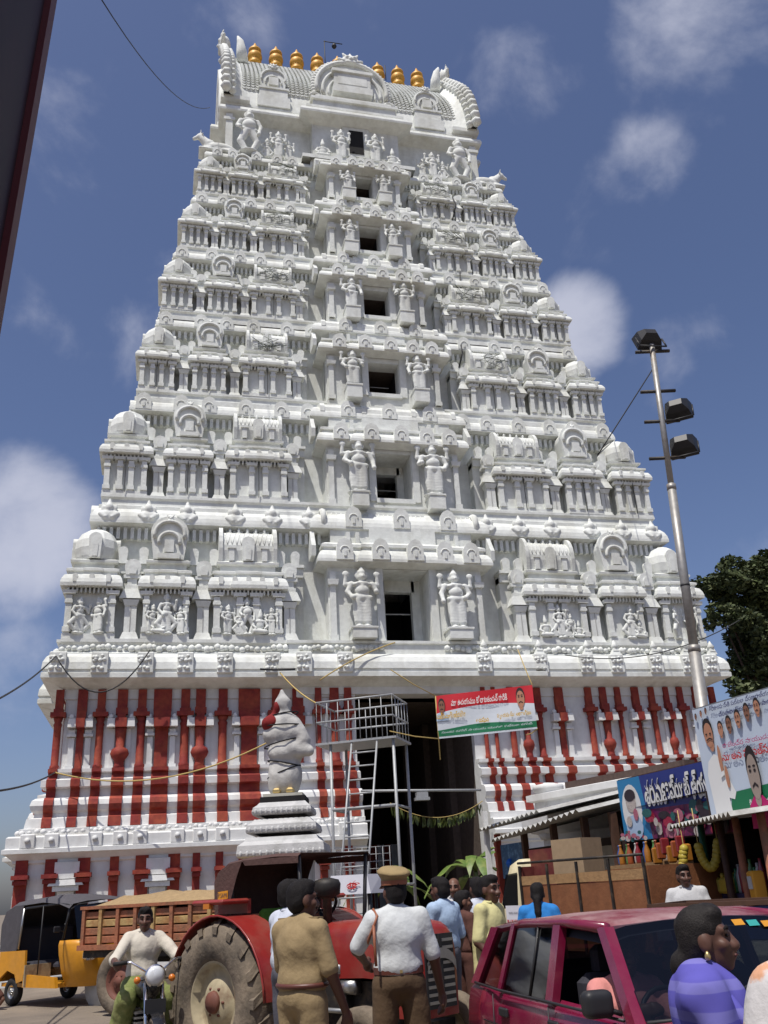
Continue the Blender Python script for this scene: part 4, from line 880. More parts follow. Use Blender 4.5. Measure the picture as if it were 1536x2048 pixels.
person(ground_at(790, 7.5), VIEW+R(8), 1.74, dict(kneeL=(-.15, .02, .5), kneeR=(.15, .02, .5), ankL=(-.19, 0, .09), ankR=(.19, -.02, .09), elL=(-.30, .05, 1.20), wrL=(-.22, .26, 1.10), elR=(.27, .0, 1.12), wrR=(.325, .10, .88)), C_WHITE, 'half', C_KHD, SKIN2, 'short', label='policeman in white shirt, khaki trousers and peaked cap seen from behind', extra=police_extra, head_az=R(12), seed=1, girth=1.06, res=.0105)
def khaki_extra(o, V, fx, hp, B):
    b = MB(); p = B['pel']+Vector((0, 0, .075)); b.tube([(p.x+.187*math.cos(a), p.y+.143*math.sin(a), p.z) for a in np.arange(0, 2*math.pi, .25)], .018, LEATHER, 6, closed=True); b.build('belt', o)
    e = MB()
    for s_ in 'LR': e.box((V['sh'+s_].x*.8, -.01, V['sh'+s_].z+.072), (.11, .055, .012), C_KHAKI)
    e.build('epaulette', o)
person(ground_at(602, 6.9), VIEW-R(38), 1.72, dict(elR=(.25, .02, 1.13), wrR=(.24, .16, .89), elL=(-.24, .06, 1.14), wrL=(-.2, .24, 1.02)), C_KHAKI, 'half', C_KHAKI, SKIN2, 'short', label='constable in khaki uniform standing with his back to the road beside the tractor wheel', extra=khaki_extra, head_az=R(-25), seed=2, girth=1.04, res=.0105)
# ---- people around the gate
person(ground_at(884, 10.4), VIEW+R(50), 1.73, dict(elL=(-.23, .06, 1.14), wrL=(-.16, .22, 1.0)), C_LBLUE, 'half', C_GREY, SKIN2, 'short', label='man in light blue shirt standing behind the tractor bonnet', seed=3)
person(ground_at(910, 13.5), VIEW+R(170), 1.75, None, C_WHT, 'half', C_GREY, SKIN, 'bald', label='bald man standing in front of the temple gate', seed=4)
person(ground_at(923, 11.3), VIEW-R(60), 1.58, None, C_BROWN, 'half', C_BROWN, SKIN, 'bun', label='woman in brown beside the man in light blue', seed=5, head_az=R(-20))
person(ground_at(957, 11.6), VIEW+R(20), 1.72, None, C_SILV, 'half', C_GREY, SKIN2, 'short', label='man in pale blue shirt walking towards the temple gate', seed=6)
person(ground_at(978, 9.6), VIEW-R(125), 1.71, dict(elR=(.24, -.02, 1.13), wrR=(.22, .16, .95), elL=(-.25, -.04, 1.13), wrL=(-.24, .1, .92), kneeR=(.11, .1, .51), ankR=(.12, .1, .12), ankL=(-.12, -.12, .1)), C_YEL, 'half', C_WHT, SKIN2, 'moustache', label='man in pale yellow shirt and white trousers walking past the tractor', seed=7, tuck=False, head_az=R(-10))
person(ground_at(1076, 11.4), VIEW-R(15), 1.62, dict(elL=(-.27, .02, 1.13), wrL=(-.2, .18, .98)), C_BLUE, 'half', C_BLUE, SKIN2, 'plait', label='woman in bright blue blouse beside the brown truck body', seed=8, tuck=False)
def tie_extra(o, V, fx, hp, B):
    b = MB(); b.lathe((.02, .22, 1.08), [(.01, -.075), (.055, -.05), (.075, 0), (.055, .05), (.01, .075)], LEATHER, 12); b.build('round_pot', o)
person(ground_at(1376, 12.3), VIEW+R(165), 1.73, dict(elL=(-.26, .02, 1.13), wrL=(-.1, .24, 1.06), elR=(.26, .02, 1.13), wrR=(.12, .22, 1.06)), C_WHT, 'full', C_GREY, SKIN2, 'moustache', label='man in white long-sleeved shirt standing behind the juice counter', seed=9, head_az=R(15), tuck=False)
person(ground_at(-18, 20.0), VIEW+R(80), 1.66, dict(kneeL=(-.1, .18, .52), ankL=(-.1, .16, .1), kneeR=(.1, -.05, .5), ankR=(.1, -.38, .22), toeR=(.1, -.36, .1)), C_BROWN, 'half', C_BROWN, SKIN, 'short', label='pedestrian in dark brown walking past the auto rickshaw', seed=10)
# ================================================================ vehicles
def paint(name, c, rough=.35, dust=.25, coat=.3, dc=(.30, .24, .17)):
    return mat(name, c, rough, var=.12, vscale=2.5, c2=tuple(a*(1-dust)+b*dust for a, b in zip(c, dc)), stops=(.42, .72), coat=coat, bump=.05, bscale=40)
RUB = mat('dusty_rubber', (.07, .058, .046), .9, var=.25, vscale=3.0, c2=(.22, .175, .125), stops=(.30, .60), bump=.4, bscale=30)
RUBB = mat('black_rubber', (.018, .017, .017), .8); TRED = paint('tractor_red', (.25, .018, .014), .45, .25); TRIM = mat('dusty_rim', (.40, .34, .22), .7, var=.2, vscale=4.0, c2=(.20, .12, .07), stops=(.5, .7))
IRON = mat('greasy_iron', (.035, .032, .03), .6, metal=.4, var=.3, vscale=6.0, c2=(.12, .09, .06), stops=(.5, .7)); STEEL = mat('bare_steel', (.45, .45, .44), .35, metal=.9, var=.1, vscale=5); CHROME = mat('chrome', (.75, .75, .75), .08, metal=1.0)
ORANGE = mat('orange_brown_wood', (.33, .12, .06), .75, var=.25, vscale=4.0, c2=(.20, .10, .055), stops=(.45, .66), bump=.4, bscale=25); YWOOD = mat('faded_yellow_wood', (.42, .29, .12), .8, var=.25, vscale=4.0, c2=(.32, .16, .06), stops=(.45, .65), bump=.4, bscale=25)
CANVAS = mat('brown_canvas', (.085, .045, .038), .9, var=.2, vscale=3.0, bump=.4, bscale=30); SAND = mat('brown_sand', (.34, .235, .12), .95, var=.2, vscale=3.0, bump=.8, bscale=40)
AUTOY = paint('auto_yellow', (.62, .27, .012), .4, .12); AUTOT = mat('grey_black_hood_cloth', (.075, .07, .078), .8, var=.2, vscale=2.0, bump=.2); MAROON = paint('maroon_car_paint', (.17, .005, .035), .25, .16, .6, (.30, .18, .17)); MAROOND = mat('dusty_maroon_roof', (.17, .012, .03), .45, var=.15, vscale=2.0, c2=(.36, .22, .22), stops=(.40, .62), coat=.2)
BLKP = mat('black_plastic', (.02, .02, .022), .5); LENS = mat('lamp_lens', (.6, .62, .64), .1, spec=.8); REDL = mat('red_lamp', (.4, .02, .01), .2); CREAMP = paint('cream_paint', (.60, .53, .33), .45, .12); PAPER = mat('white_paper', (.62, .62, .66), .8, var=.05); REDINK = mat('red_ink', (.45, .02, .02), .7); DINK = mat('dark_ink', (.05, .05, .07), .8)
SEATM = mat('dark_seat_cloth', (.03, .03, .04), .9)
GL = bpy.data.materials.new('tinted_glass'); GL.use_nodes = True; t_ = GL.node_tree; t_.nodes.clear()
n_o = N(t_, 'ShaderNodeOutputMaterial'); n_m = N(t_, 'ShaderNodeMixShader'); n_t = N(t_, 'ShaderNodeBsdfTransparent'); n_t.inputs[0].default_value = (.30, .33, .36, 1); n_g = N(t_, 'ShaderNodeBsdfGlossy'); n_g.inputs['Roughness'].default_value = .06; n_l = N(t_, 'ShaderNodeLayerWeight'); n_f = N(t_, 'ShaderNodeMath', operation='POWER'); n_f.inputs[1].default_value = 4.0; t_.links.new(n_l.outputs['Facing'], n_f.inputs[0])
n_a = N(t_, 'ShaderNodeMath', operation='ADD'); n_a.inputs[1].default_value = .06; t_.links.new(n_f.outputs[0], n_a.inputs[0])
t_.links.new(n_a.outputs[0], n_m.inputs[0]); t_.links.new(n_t.outputs[0], n_m.inputs[1]); t_.links.new(n_g.outputs[0], n_m.inputs[2]); t_.links.new(n_m.outputs[0], n_o.inputs[0])
GLD = GL.copy(); GLD.name = 'dark_glass'
for n_x in GLD.node_tree.nodes:
    if n_x.type == 'BSDF_TRANSPARENT': n_x.inputs[0].default_value = (.10, .11, .13, 1)
def text_mesh(s_, size, mt, bold=0.0, extrude=0.0):
    cu_ = bpy.data.curves.new('lettering', 'FONT'); cu_.body = s_; cu_.size = size; cu_.align_x = 'CENTER'; cu_.align_y = 'CENTER'; cu_.offset = bold; cu_.extrude = extrude; cu_.resolution_u = 3
    ob = bpy.data.objects.new('lettering', cu_); col.objects.link(ob); dg = bpy.context.evaluated_depsgraph_get(); me = bpy.data.meshes.new_from_object(ob.evaluated_get(dg))
    bpy.data.objects.remove(ob); me.materials.clear(); me.materials.append(mt); return me
def lettering(s_, parent, loc, U, Vv, width, height, mt, bold=0.0, nm='lettering'):
    """flat lettering in the plane of U (right) and V (up), stretched to width x height"""
    me = text_mesh(s_, 1.0, mt, bold); xs = [v.co.x for v in me.vertices]; ys = [v.co.y for v in me.vertices]
    if not xs: return None
    x0, x1, y0, y1 = min(xs), max(xs), min(ys), max(ys); U = Vector(U).normalized(); Vv = Vector(Vv).normalized(); Nn = U.cross(Vv)
    for v in me.vertices:
        p = Vector(loc)+U*((v.co.x-(x0+x1)/2)/(x1-x0)*width)+Vv*((v.co.y-(y0+y1)/2)/(y1-y0)*height); v.co = p
    return link(nm, me, parent)
def wheel(parent, loc, r, w_, rimr, tyre, rim, lugs=0, yaw=0.0, hub=None, spokes=0):
    """axle along local y"""
    b = MB(); h = w_/2
    prof = [(rimr, -h*.75), (rimr*1.08, -h*.95), ((r+rimr)/2, -h*1.05), (r*.95, -h*.9), (r, -h*.55), (r, h*.55), (r*.95, h*.9), ((r+rimr)/2, h*1.05), (rimr*1.08, h*.95), (rimr, h*.75)]
    n = 36; vs = []; fs = []
    for (rr, yy) in prof:
        for i in range(n): a = 2*math.pi*i/n; vs.append((rr*math.cos(a), yy, rr*math.sin(a)))
    for k in range(len(prof)-1):
        for i in range(n): j = (i+1) % n; fs.append((k*n+i, k*n+j, k*n+n+j, k*n+n+i))
    b.add(vs, fs, tyre, True)
    for i in range(lugs):
        for s_ in (-1, 1):
            a = 2*math.pi*(i+(.5 if s_ > 0 else 0))/lugs; a2 = a+.20
            q = []
            for (aa, yy, rr) in ((a, s_*h*1.05, r*.90), (a2, s_*h*.02, r*1.0)):
                for da in (-.06, .06):
                    for dr in (-.02, r*.07): q.append(((rr+dr)*math.cos(aa+da), yy, (rr+dr)*math.sin(aa+da)))
            b.add(q, [(0, 1, 3, 2), (4, 6, 7, 5), (0, 4, 5, 1), (2, 3, 7, 6), (1, 5, 7, 3), (0, 2, 6, 4)], tyre)
    o = b.build('wheel', parent, loc, (0, 0, yaw))
    c = MB()
    if spokes:
        c.lathe((0, 0, 0), [(rimr*.93, -h*.5), (rimr*1.02, -h*.6), (rimr*1.02, h*.6), (rimr*.93, h*.5)], rim, 28, axis='y', caps=False); c.lathe((0, 0, 0), [(.05, -.07), (.06, -.03), (.06, .03), (.05, .07)], rim, 12, axis='y')
        for i in range(spokes): a = 2*math.pi*i/spokes; c.tube([(.05*math.cos(a), .03*(-1)**i, .05*math.sin(a)), (rimr*.97*math.cos(a+.2), 0, rimr*.97*math.sin(a+.2))], .004, rim, 4)
    else:
        for s_ in (-1, 1): c.lathe((0, 0, 0), [(rimr*1.03, s_*h*.80), (rimr*.96, s_*h*.82), (rimr*.9, s_*h*.35), (rimr*.62, s_*h*.30), (rimr*.55, s_*h*.55), (rimr*.42, s_*h*.6), (rimr*.3, s_*h*.75), (rimr*.05, s_*h*.78)], rim, 28, axis='y', caps=False)
        for i in range(6): a = 2*math.pi*i/6; c.lathe((rimr*.36*math.cos(a), -h*.66, rimr*.36*math.sin(a)), [(.014, -.015), (.014, .03)], hub or rim, 6, axis='y')
        c.lathe((0, 0, 0), [(rimr*.26, -h*.95), (rimr*.3, -h*.7)], hub or rim, 12, axis='y')
    c.build('rim', o); return o

# ---------------------------------------------------------------- red tractor
tr_az = math.atan2(-math.sin(CYAW), math.cos(CYAW))-R(42)
hub_p = at(449, 2030, 10.2); fwd = Vector((math.cos(tr_az), math.sin(tr_az), 0)); lft = Vector((-fwd.y, fwd.x, 0))
tro = Vector((hub_p.x, hub_p.y, 0))+lft*.72
TR = empty('tractor', tro, tr_az, 'red farm tractor with brown canvas canopy pulling a sand trailer', 'tractor')
hubm = mat('rusty_hub', (.16, .06, .04), .7, var=.2)
wheel(TR, (0, -.72, .70), .70, .36, .36, RUB, TRIM, 17, 0, hubm); wheel(TR, (0, .72, .70), .70, .36, .36, RUB, TRIM, 17, 0, hubm)
wheel(TR, (1.82, -.62, .35), .35, .17, .19, RUB, TRIM, 0, 0, hubm); wheel(TR, (1.82, .62, .35), .35, .17, .19, RUB, TRIM, 0, 0, hubm)
b = MB()      # bonnet, lofted
secs = [(.55, .23, .86, 1.30), (.75, .26, .86, 1.36), (1.5, .27, .88, 1.37), (1.95, .28, .86, 1.36), (2.12, .27, .70, 1.33), (2.2, .24, .62, 1.26)]
rows = []
for (x, hw, z0, z1) in secs: rows.append([(x, y*hw, z0+(z1-z0)*zz) for y, zz in ((-1, 0), (-1.02, .4), (-1.0, .75), (-.9, .92), (-.6, .99), (0, 1.01), (.6, .99), (.9, .92), (1.0, .75), (1.02, .4), (1, 0))])
n = 11; b.add([v for r_ in rows for v in r_], [(k*n+i, k*n+i+1, k*n+n+i+1, k*n+n+i) for k in range(len(rows)-1) for i in range(n-1)]+[tuple((len(rows)-1)*n+i for i in range(n)), tuple(range(n-1, -1, -1))], TRED, True)
b.box((2.05, 0, .62), (.28, .5, .12), TRED); bon = b.build('bonnet', TR)
c = MB(); c.box((2.205, 0, .93), (.02, .40, .60), BLKP)
for k in range(9):
    for s_ in (-1, 1): c.box((2.222, s_*.105, .68+k*.062), (.012, .15, .024), STEEL)
c.box((2.225, 0, .93), (.02, .035, .60), BLKP); gr = c.build('grille', bon)
c = MB(); pts = [(2.24, .21*math.sin(a), .86+.17*math.cos(a)) for a in np.linspace(-1.25, 1.25, 11)]
for (p, q) in zip(pts[:-1], pts[1:]): c.add([p, q, (q[0], q[1]*1.0, q[2]+.085), (p[0], p[1], p[2]+.085)], [(0, 1, 2, 3)], STEEL)
em = c.build('nose_badge', bon); lettering('AH', em, (2.248, -.14, .985), (0, 1, -.5), (0, .5, 1), .11, .055, DINK, .01)
c = MB(); c.box((1.15, 0, .62), (1.3, .34, .45), IRON); c.box((1.0, -.2, .72), (.5, .12, .2), IRON); c.box((.2, 0, .72), (.75, .5, .42), IRON); c.box((1.82, 0, .42), (.14, 1.1, .12), IRON); c.lathe((1.25, -.22, .8), [(.07, -.12), (.07, .12)], STEEL, 10, axis='x'); c.lathe((.75, -.24, .55), [(.09, -.1), (.09, .1)], IRON, 10, axis='x')
c.tube([(.45, -.38, .62), (1.75, -.42, .62)], .022, GIRON, 8); c.tube([(.35, -.4, .42), (1.7, -.46, .42)], .03, TRIM, 8); c.box((.75, -.38, .52), (.18, .05, .22), TRIM); c.lathe((1.1, -.24, .95), [(.05, -.09), (.06, 0), (.05, .09)], STEEL, 10, axis='x'); c.box((0, 0, .7), (.16, 1.5, .16), IRON); c.build('engine_block', TR)
for s_ in (-1, 1):
    c = MB(); P = []
    for a in np.linspace(.02, 2.65, 17): P.append((.775*math.cos(a), .775*math.sin(a)+.70))
    vs = [(x, s_*y, z) for y in (.45, .86) for x, z in P]; m_ = len(P); c.add(vs, [(i, i+1, m_+i+1, m_+i) for i in range(m_-1)], TRED, True)
    vs = [(x, s_*.45, z) for x, z in P]+[(x*.45, s_*.45, .7+(z-.7)*.45) for x, z in P]; c.add(vs, [(i, i+1, m_+i+1, m_+i) for i in range(m_-1)], TRED)
    c.tube([(x, s_*.86, z) for x, z in P], .012, TRED, 5); c.box((-.12, s_*.70, 1.60), (.52, .36, .05), TRED, bev=.02); c.box((-.12, s_*.52, 1.55), (.5, .04, .14), TRED); fe = c.build('fender', TR)
    d = MB(); d.box((-.12, s_*.86, 1.565), (.1, .05, .05), mat('amber_lamp', (.5, .16, .02), .3)); d.build('marker_lamp', fe)
c = MB(); c.box((.18, 0, 1.02), (.42, .44, .08), SEATM, bev=.03); seat_b = c.build('seat', TR)
c = MB(); c.box((-.05, 0, 1.28), (.07, .46, .46), mat('green_towel', (.16, .36, .05), .9, var=.2, vscale=8), bev=.03); c.build('seat_back', TR)
c = MB(); c.tube([(.82, 0, 1.25), (.64, 0, 1.45)], .022, BLKP, 6); ax = Vector((-.7, 0, .7)).normalized(); e1 = Vector((0, 1, 0)); e2 = ax.cross(e1)
c.tube([tuple(Vector((.62, 0, 1.47))+.21*(math.cos(a)*e1+math.sin(a)*e2)) for a in np.arange(0, 6.28, .3)], .017, BLKP, 6, closed=True)
for a in (0, 2.1, 4.2): c.tube([(.62, 0, 1.47), tuple(Vector((.62, 0, 1.47))+.21*(math.cos(a)*e1+math.sin(a)*e2))], .012, BLKP, 5)
c.build('steering_wheel', TR)
c = MB(); c.lathe((.92, -.16, 1.35), [(.045, 0), (.045, .22), (.075, .24), (.13, .26), (.14, .36), (.12, .40), (.04, .42)], IRON, 16); c.build('air_cleaner', TR)
c = MB(); c.tube([(1.45, .18, 1.35), (1.45, .18, 1.85)], .03, IRON, 8); c.build('exhaust_pipe', TR)
# canvas canopy on a pipe frame
c = MB(); P = [(-.95, 1.46), (-.97, 1.80), (-.90, 1.92), (-.72, 1.99), (-.3, 2.02), (.2, 2.03), (.62, 2.015)]; CXO = .36; P = [(x*.86+CXO, z) for x, z in P]
vs = [(x, y, z-(.0 if abs(y) < .5 else .03)) for y in (-.52, -.48, 0, .48, .52) for x, z in P]; m_ = len(P)
c.add(vs, [(r_*m_+i, r_*m_+i+1, r_*m_+m_+i+1, r_*m_+m_+i) for r_ in range(4) for i in range(m_-1)], CANVAS, True)
for s_ in (-1, 1): c.add([(x*.86+CXO, s_*.52, z-.06) for x, z in ((-.95, 1.5), (-.97, 1.86), (-.90, 1.95), (-.7, 2.03), (-.42, 2.05), (-.52, 1.9), (-.72, 1.5))], [tuple(range(7))], CANVAS); c.add([(x*.86+CXO, s_*.52, z-.06) for x, z in ((-.42, 2.055), (.62, 2.045), (.62, 1.98), (-.36, 2.0))], [(0, 1, 2, 3)], CANVAS)
cano = c.build('canopy', TR)
c = MB(); c.add([(x*.86+CXO, -.528, z-.06) for x, z in ((-.88, 1.68), (-.88, 1.76), (-.68, 1.77), (-.68, 1.69))], [(0, 1, 2, 3)], AUTOY); lb = c.build('yellow_label', cano)
lettering('P.SAMI', lb, (-.78*.86+CXO, -.532, 1.665), (1, 0, 0), (0, 0, 1), .15, .045, DINK)
for s_ in (-1, 1):
    c = MB(); c.tube([(.84, s_*.42, 1.1), (.86, s_*.48, 2.0)], .02, BLKP, 6); c.build('canopy_post', TR); c = MB(); c.tube([(-.2, s_*.48, 1.3), (-.22, s_*.48, 1.95)], .02, BLKP, 6); c.build('canopy_post', TR)
person(ground_at(577, 8.75), VIEW-R(50), 1.76, dict(elR=(.24, .06, 1.15), wrR=(.2, .26, 1.05), elL=(-.24, .05, 1.14), wrL=(-.2, .25, 1.1)), C_SILV, 'full', C_GREY, SKIN2, 'moustache', label='man in pale silver shirt standing beside the tractor seat', seed=21, head_az=R(-15))

# ---------------------------------------------------------------- sand trailer
pA = at(168, 1885, 17.7); pB = at(352, 1891, 16.3); ta = math.atan2(pB.y-pA.y, pB.x-pA.x)
TL_ = empty('sand_trailer', (pA.x, pA.y, 0), ta, 'orange panelled trailer heaped with brown sand behind the tractor', 'trailer'); LEN = 3.5; WID = 1.9; zb0, zt0 = 1.03, 1.60; sl_ = -.045
c = MB(); c.b2(0, LEN, 0, WID, zb0-.18, zb0-.02, IRON); c.b2(.1, LEN+1.2, WID/2-.08, WID/2+.08, zb0-.32, zb0-.18, IRON); c.tube([(LEN, WID/2, zb0-.25), (LEN+1.5, WID/2, .65)], .07, IRON, 8); c.build('chassis', TL_)
nb_ = 9
for k in range(nb_):      # framed panels of the side facing the road
    x0 = LEN*k/nb_; x1 = LEN*(k+1)/nb_
    d = MB(); d.b2(x0, x0+.07, -.09, .0, zb0, zt0, YWOOD if k % 3 == 1 else ORANGE); d.build('panel_post', TL_)
    for r_ in range(4):
        z0 = zb0+.04+(zt0-zb0-.06)*r_/4; z1 = z0+(zt0-zb0-.06)/4-.02
        d = MB(); d.box(((x0+x1)/2+.035, -.02, (z0+z1)/2), (x1-x0-.06, .06, z1-z0), YWOOD if r_ == 2 else ORANGE, bev=.008); d.build('side_panel', TL_)
d = MB(); d.b2(-.04, LEN+.04, -.1, .02, zt0, zt0+.05, ORANGE); d.build('top_rail', TL_)
d = MB(); d.b2(-.04, LEN+.04, -.12, .02, zb0-.06, zb0+.02, ORANGE); d.build('bottom_rail', TL_)
d = MB(); d.b2(-.04, 0, 0, WID, zb0, zt0+.03, ORANGE); d.b2(LEN, LEN+.04, 0, WID, zb0, zt0+.03, ORANGE); d.b2(0, LEN, WID, WID+.04, zb0, zt0, ORANGE); d.build('end_boards', TL_)
wheel(TL_, (.95, -.02, .50), .50, .24, .27, RUB, hubm, 0); wheel(TL_, (.95, WID, .50), .50, .24, .27, RUB, hubm, 0); wheel(TL_, (2.4, -.02, .50), .50, .24, .27, RUB, hubm, 0)
sx, sy = 26, 14; vs = []; rg = np.random.default_rng(5)
for i in range(sx+1):
    for j in range(sy+1):
        u, v = i/sx, j/sy; e = min(u, 1-u)*2; e2_ = min(v, 1-v)*2
        vs.append((-.05+(LEN+.1)*u, -.06+(WID+.1)*v, zt0+.03+.17*min(1, e*3)*min(1, e2_*2.2)*(1+.25*math.sin(u*9+1)+.2*math.sin(v*7+u*13))+rg.uniform(-.012, .012)))
d = MB(); d.add(vs, [(i*(sy+1)+j, (i+1)*(sy+1)+j, (i+1)*(sy+1)+j+1, i*(sy+1)+j+1) for i in range(sx) for j in range(sy)], SAND, True); o = d.build('sand_heap', TL_); tag(o, kind='stuff')

# ---------------------------------------------------------------- auto rickshaw
q = onZ(136, 2006); AU = empty('auto_rickshaw', (q.x, q.y, 0), math.atan2(-math.sin(CYAW), math.cos(CYAW))-R(38), 'yellow three-wheeled auto rickshaw with black cloth hood', 'auto rickshaw'); AU.scale = (1.08, 1.08, 1.08)
c = MB()   # local x forward; rear at -1.25, nose at 1.3
for s_ in (-1, 1):
    c.prism([(-1.25, .38), (-1.25, .86), (-.42, .88), (-.38, .42), (-.62, .36), (-.70, .50), (-.95, .56), (-1.15, .45)], s_*.62, s_*.66, AUTOY, axis='y'); c.prism([(-.42, .3), (-.42, .5), (.55, .46), (.6, .3)], s_*.6, s_*.66, AUTOY, axis='y')
c.b2(-1.25, -1.2, -.63, .63, .38, .86, AUTOY); c.b2(-1.2, .55, -.6, .6, .3, .36, AUTOY)
rows = []
for (z, hw, xf_, xb) in ((.30, .40, 1.02, .55), (.5, .50, 1.16, .55), (.8, .58, 1.16, .55), (.95, .60, 1.12, .55), (1.02, .60, 1.08, .58)):
    rows.append([(xb, -hw-.03, z), (xf_-.35, -hw, z), (xf_-.12, -hw*.82, z), (xf_, -hw*.4, z), (xf_+.02, 0, z), (xf_, hw*.4, z), (xf_-.12, hw*.82, z), (xf_-.35, hw, z), (xb, hw+.03, z)])
c.add([v for r_ in rows for v in r_], [(k*9+i, k*9+i+1, k*9+10+i, k*9+9+i) for k in range(4) for i in range(8)]+[tuple(range(36, 45))], AUTOY, True); c.build('body', AU)
c = MB(); P = [(-1.28, .86), (-1.30, 1.35), (-1.18, 1.60), (-.9, 1.70), (0, 1.74), (.5, 1.70), (.82, 1.62)]
vs = [(x, y, z-(0 if abs(y) < .5 else .06 if abs(y) < .64 else .0)) for y in (-.64, -.5, 0, .5, .64) for x, z in P]; m_ = len(P)
vs = []
for y, dz in ((-.65, -.10), (-.58, -.03), (-.3, .01), (0, .02), (.3, .01), (.58, -.03), (.65, -.10)):
    for x, z in P: vs.append((x, y, z+(dz if z > 1.3 else 0)))
c.add(vs, [(r_*m_+i, r_*m_+i+1, r_*m_+m_+i+1, r_*m_+m_+i) for r_ in range(6) for i in range(m_-1)], AUTOT, True)
for s_ in (-1, 1): c.add([(x, s_*.655, z) for x, z in ((-1.28, .86), (-1.30, 1.30), (-1.18, 1.52), (-.9, 1.61), (-.6, 1.62), (-.62, 1.50), (-.72, .88))], [tuple(range(7))], AUTOT)
c.build('cloth_hood', AU)
c = MB()
for s_ in (-1, 1): c.tube([(.62, s_*.6, 1.02), (.78, s_*.6, 1.58), (.5, s_*.62, 1.60), (-.55, s_*.64, 1.56)], .022, BLKP, 6); c.tube([(-.6, s_*.645, 1.56), (-.68, s_*.645, .9)], .02, STEEL, 6); c.tube([(.02, s_*.645, 1.58), (.0, s_*.645, .5)], .012, BLKP, 6)
c.build('frame', AU)
c = MB(); c.add([(1.0, -.56, 1.04), (1.06, 0, 1.04), (1.0, .56, 1.04), (.82, .56, 1.56), (.87, 0, 1.57), (.82, -.56, 1.56)], [(0, 1, 4, 5), (1, 2, 3, 4)], GL); c.build('windscreen', AU)
for s_ in (-1, 1):
    c = MB(); c.box((1.10, s_*.38, .78), (.12, .20, .15), CHROME, bev=.03); c.lathe((1.17, s_*.38, .78), [(.06, -.01), (.05, .015), (.01, .022)], LENS, 14, axis='x'); c.build('headlight', AU)
    c = MB(); c.box((.7, s_*.78, 1.2), (.03, .12, .1), BLKP, bev=.02); c.tube([(.7, s_*.62, 1.15), (.7, s_*.76, 1.2)], .01, BLKP, 5); c.build('mirror', AU)
c = MB(); c.box((-.6, 0, .62), (.5, 1.1, .14), SEATM, bev=.04); c.box((-.88, 0, .95), (.12, 1.1, .6), SEATM, bev=.04); c.box((.22, 0, .62), (.34, .8, .12), SEATM, bev=.04); c.box((-.32, -.45, .48), (.03, .5, .34), TRIM); c.build('seat', AU)
c = MB(); c.tube([(.85, -.28, 1.02), (.75, 0, 1.05), (.85, .28, 1.02)], .018, BLKP, 6); c.build('handlebar', AU)
c = MB(); c.lathe((1.0, 0, .28), [(.30, -.16), (.34, -.1), (.34, .1), (.30, .16)], GREYP, 18, axis='y'); c.build('mudguard', AU)
wheel(AU, (.98, 0, .22), .22, .12, .11, RUBB, STEEL, 0); wheel(AU, (-.86, -.55, .22), .22, .13, .11, RUBB, STEEL, 0); wheel(AU, (-.86, .55, .22), .22, .13, .11, RUBB, STEEL, 0)

# ---------------------------------------------------------------- motorcycle with its rider
mq = ground_at(300, 10.8); maz = VIEW+math.pi+R(24)
MC = empty('motorcycle', mq, maz, 'old black motorcycle with chrome headlight ridden towards the road', 'motorcycle')
BLK = paint('black_enamel', (.012, .012, .014), .25, .2)
wheel(MC, (.66, 0, .31), .31, .09, .24, RUB, CHROME, 0, 0, None, 18); wheel(MC, (-.64, 0, .31), .31, .1, .24, RUB, CHROME, 0, 0, None, 18)
c = MB(); c.tube([(.42, 0, .92), (.1, 0, .82), (-.5, 0, .74), (-.64, 0, .32)], .025, BLK, 6); c.tube([(.42, 0, .90), (.18, 0, .32), (-.3, 0, .3), (-.64, 0, .32)], .025, BLK, 6); c.build('frame', MC)
c = MB()
for s_ in (-1, 1): c.tube([(.66, s_*.08, .31), (.46, s_*.08, .90)], .022, CHROME, 8)
c.build('fork', MC)
link('fuel_tank', sdf_mesh('fuel_tank', [('e', (.16, 0, .84), (.30, .13, .13)), ('e', (.0, 0, .82), (.2, .11, .1))], .02, .05, BLK), MC)
c = MB(); c.box((-.32, 0, .80), (.62, .24, .09), SEATM, bev=.035); c.build('seat', MC)
c = MB(); c.tube([(.30, -.36, 1.08), (.36, -.22, 1.09), (.44, -.08, 1.0), (.44, .08, 1.0), (.36, .22, 1.09), (.30, .36, 1.08)], .013, CHROME, 8)
for s_ in (-1, 1): c.tube([(.29, s_*.38, 1.08), (.345, s_*.25, 1.09)], .02, RUBB, 8)
c.build('handlebar', MC)
c = MB(); c.lathe((.53, 0, .96), [(.03, -.14), (.08, -.11), (.1, -.03), (.105, .01)], CHROME, 18, axis='x'); c.lathe((.545, 0, .96), [(.098, -.01), (.06, .018), (.01, .028)], LENS, 18, axis='x'); c.build('headlight', MC)
for s_ in (-1, 1):
    c = MB(); c.lathe((.5, s_*.17, .93), [(.02, -.04), (.035, 0), (.03, .03)], mat('orange_indicator', (.55, .16, .02), .3), 10, axis='x'); c.tube([(.47, s_*.06, .93), (.49, s_*.15, .93)], .008, BLKP, 5); c.build('indicator', MC)
c = MB(); c.lathe((.66, 0, .31), [(.335, -.06), (.35, 0), (.335, .06)], BLK, 20, axis='y', caps=False); c.build('mudguard', MC)
c = MB(); c.box((-.02, 0, .46), (.34, .2, .3), IRON, bev=.03)
for k in range(5): c.box((.1, 0, .44+k*.045), (.26, .28, .018), STEEL)
c.build('engine', MC)
c = MB(); c.tube([(.1, -.12, .5), (.16, -.16, .3), (-.2, -.18, .24), (-.85, -.19, .34)], .04, CHROME, 10); c.build('exhaust_pipe', MC)
c = MB(); c.box((.60, 0, .70), (.02, .2, .12), BLKP); c.build('number_plate', MC)
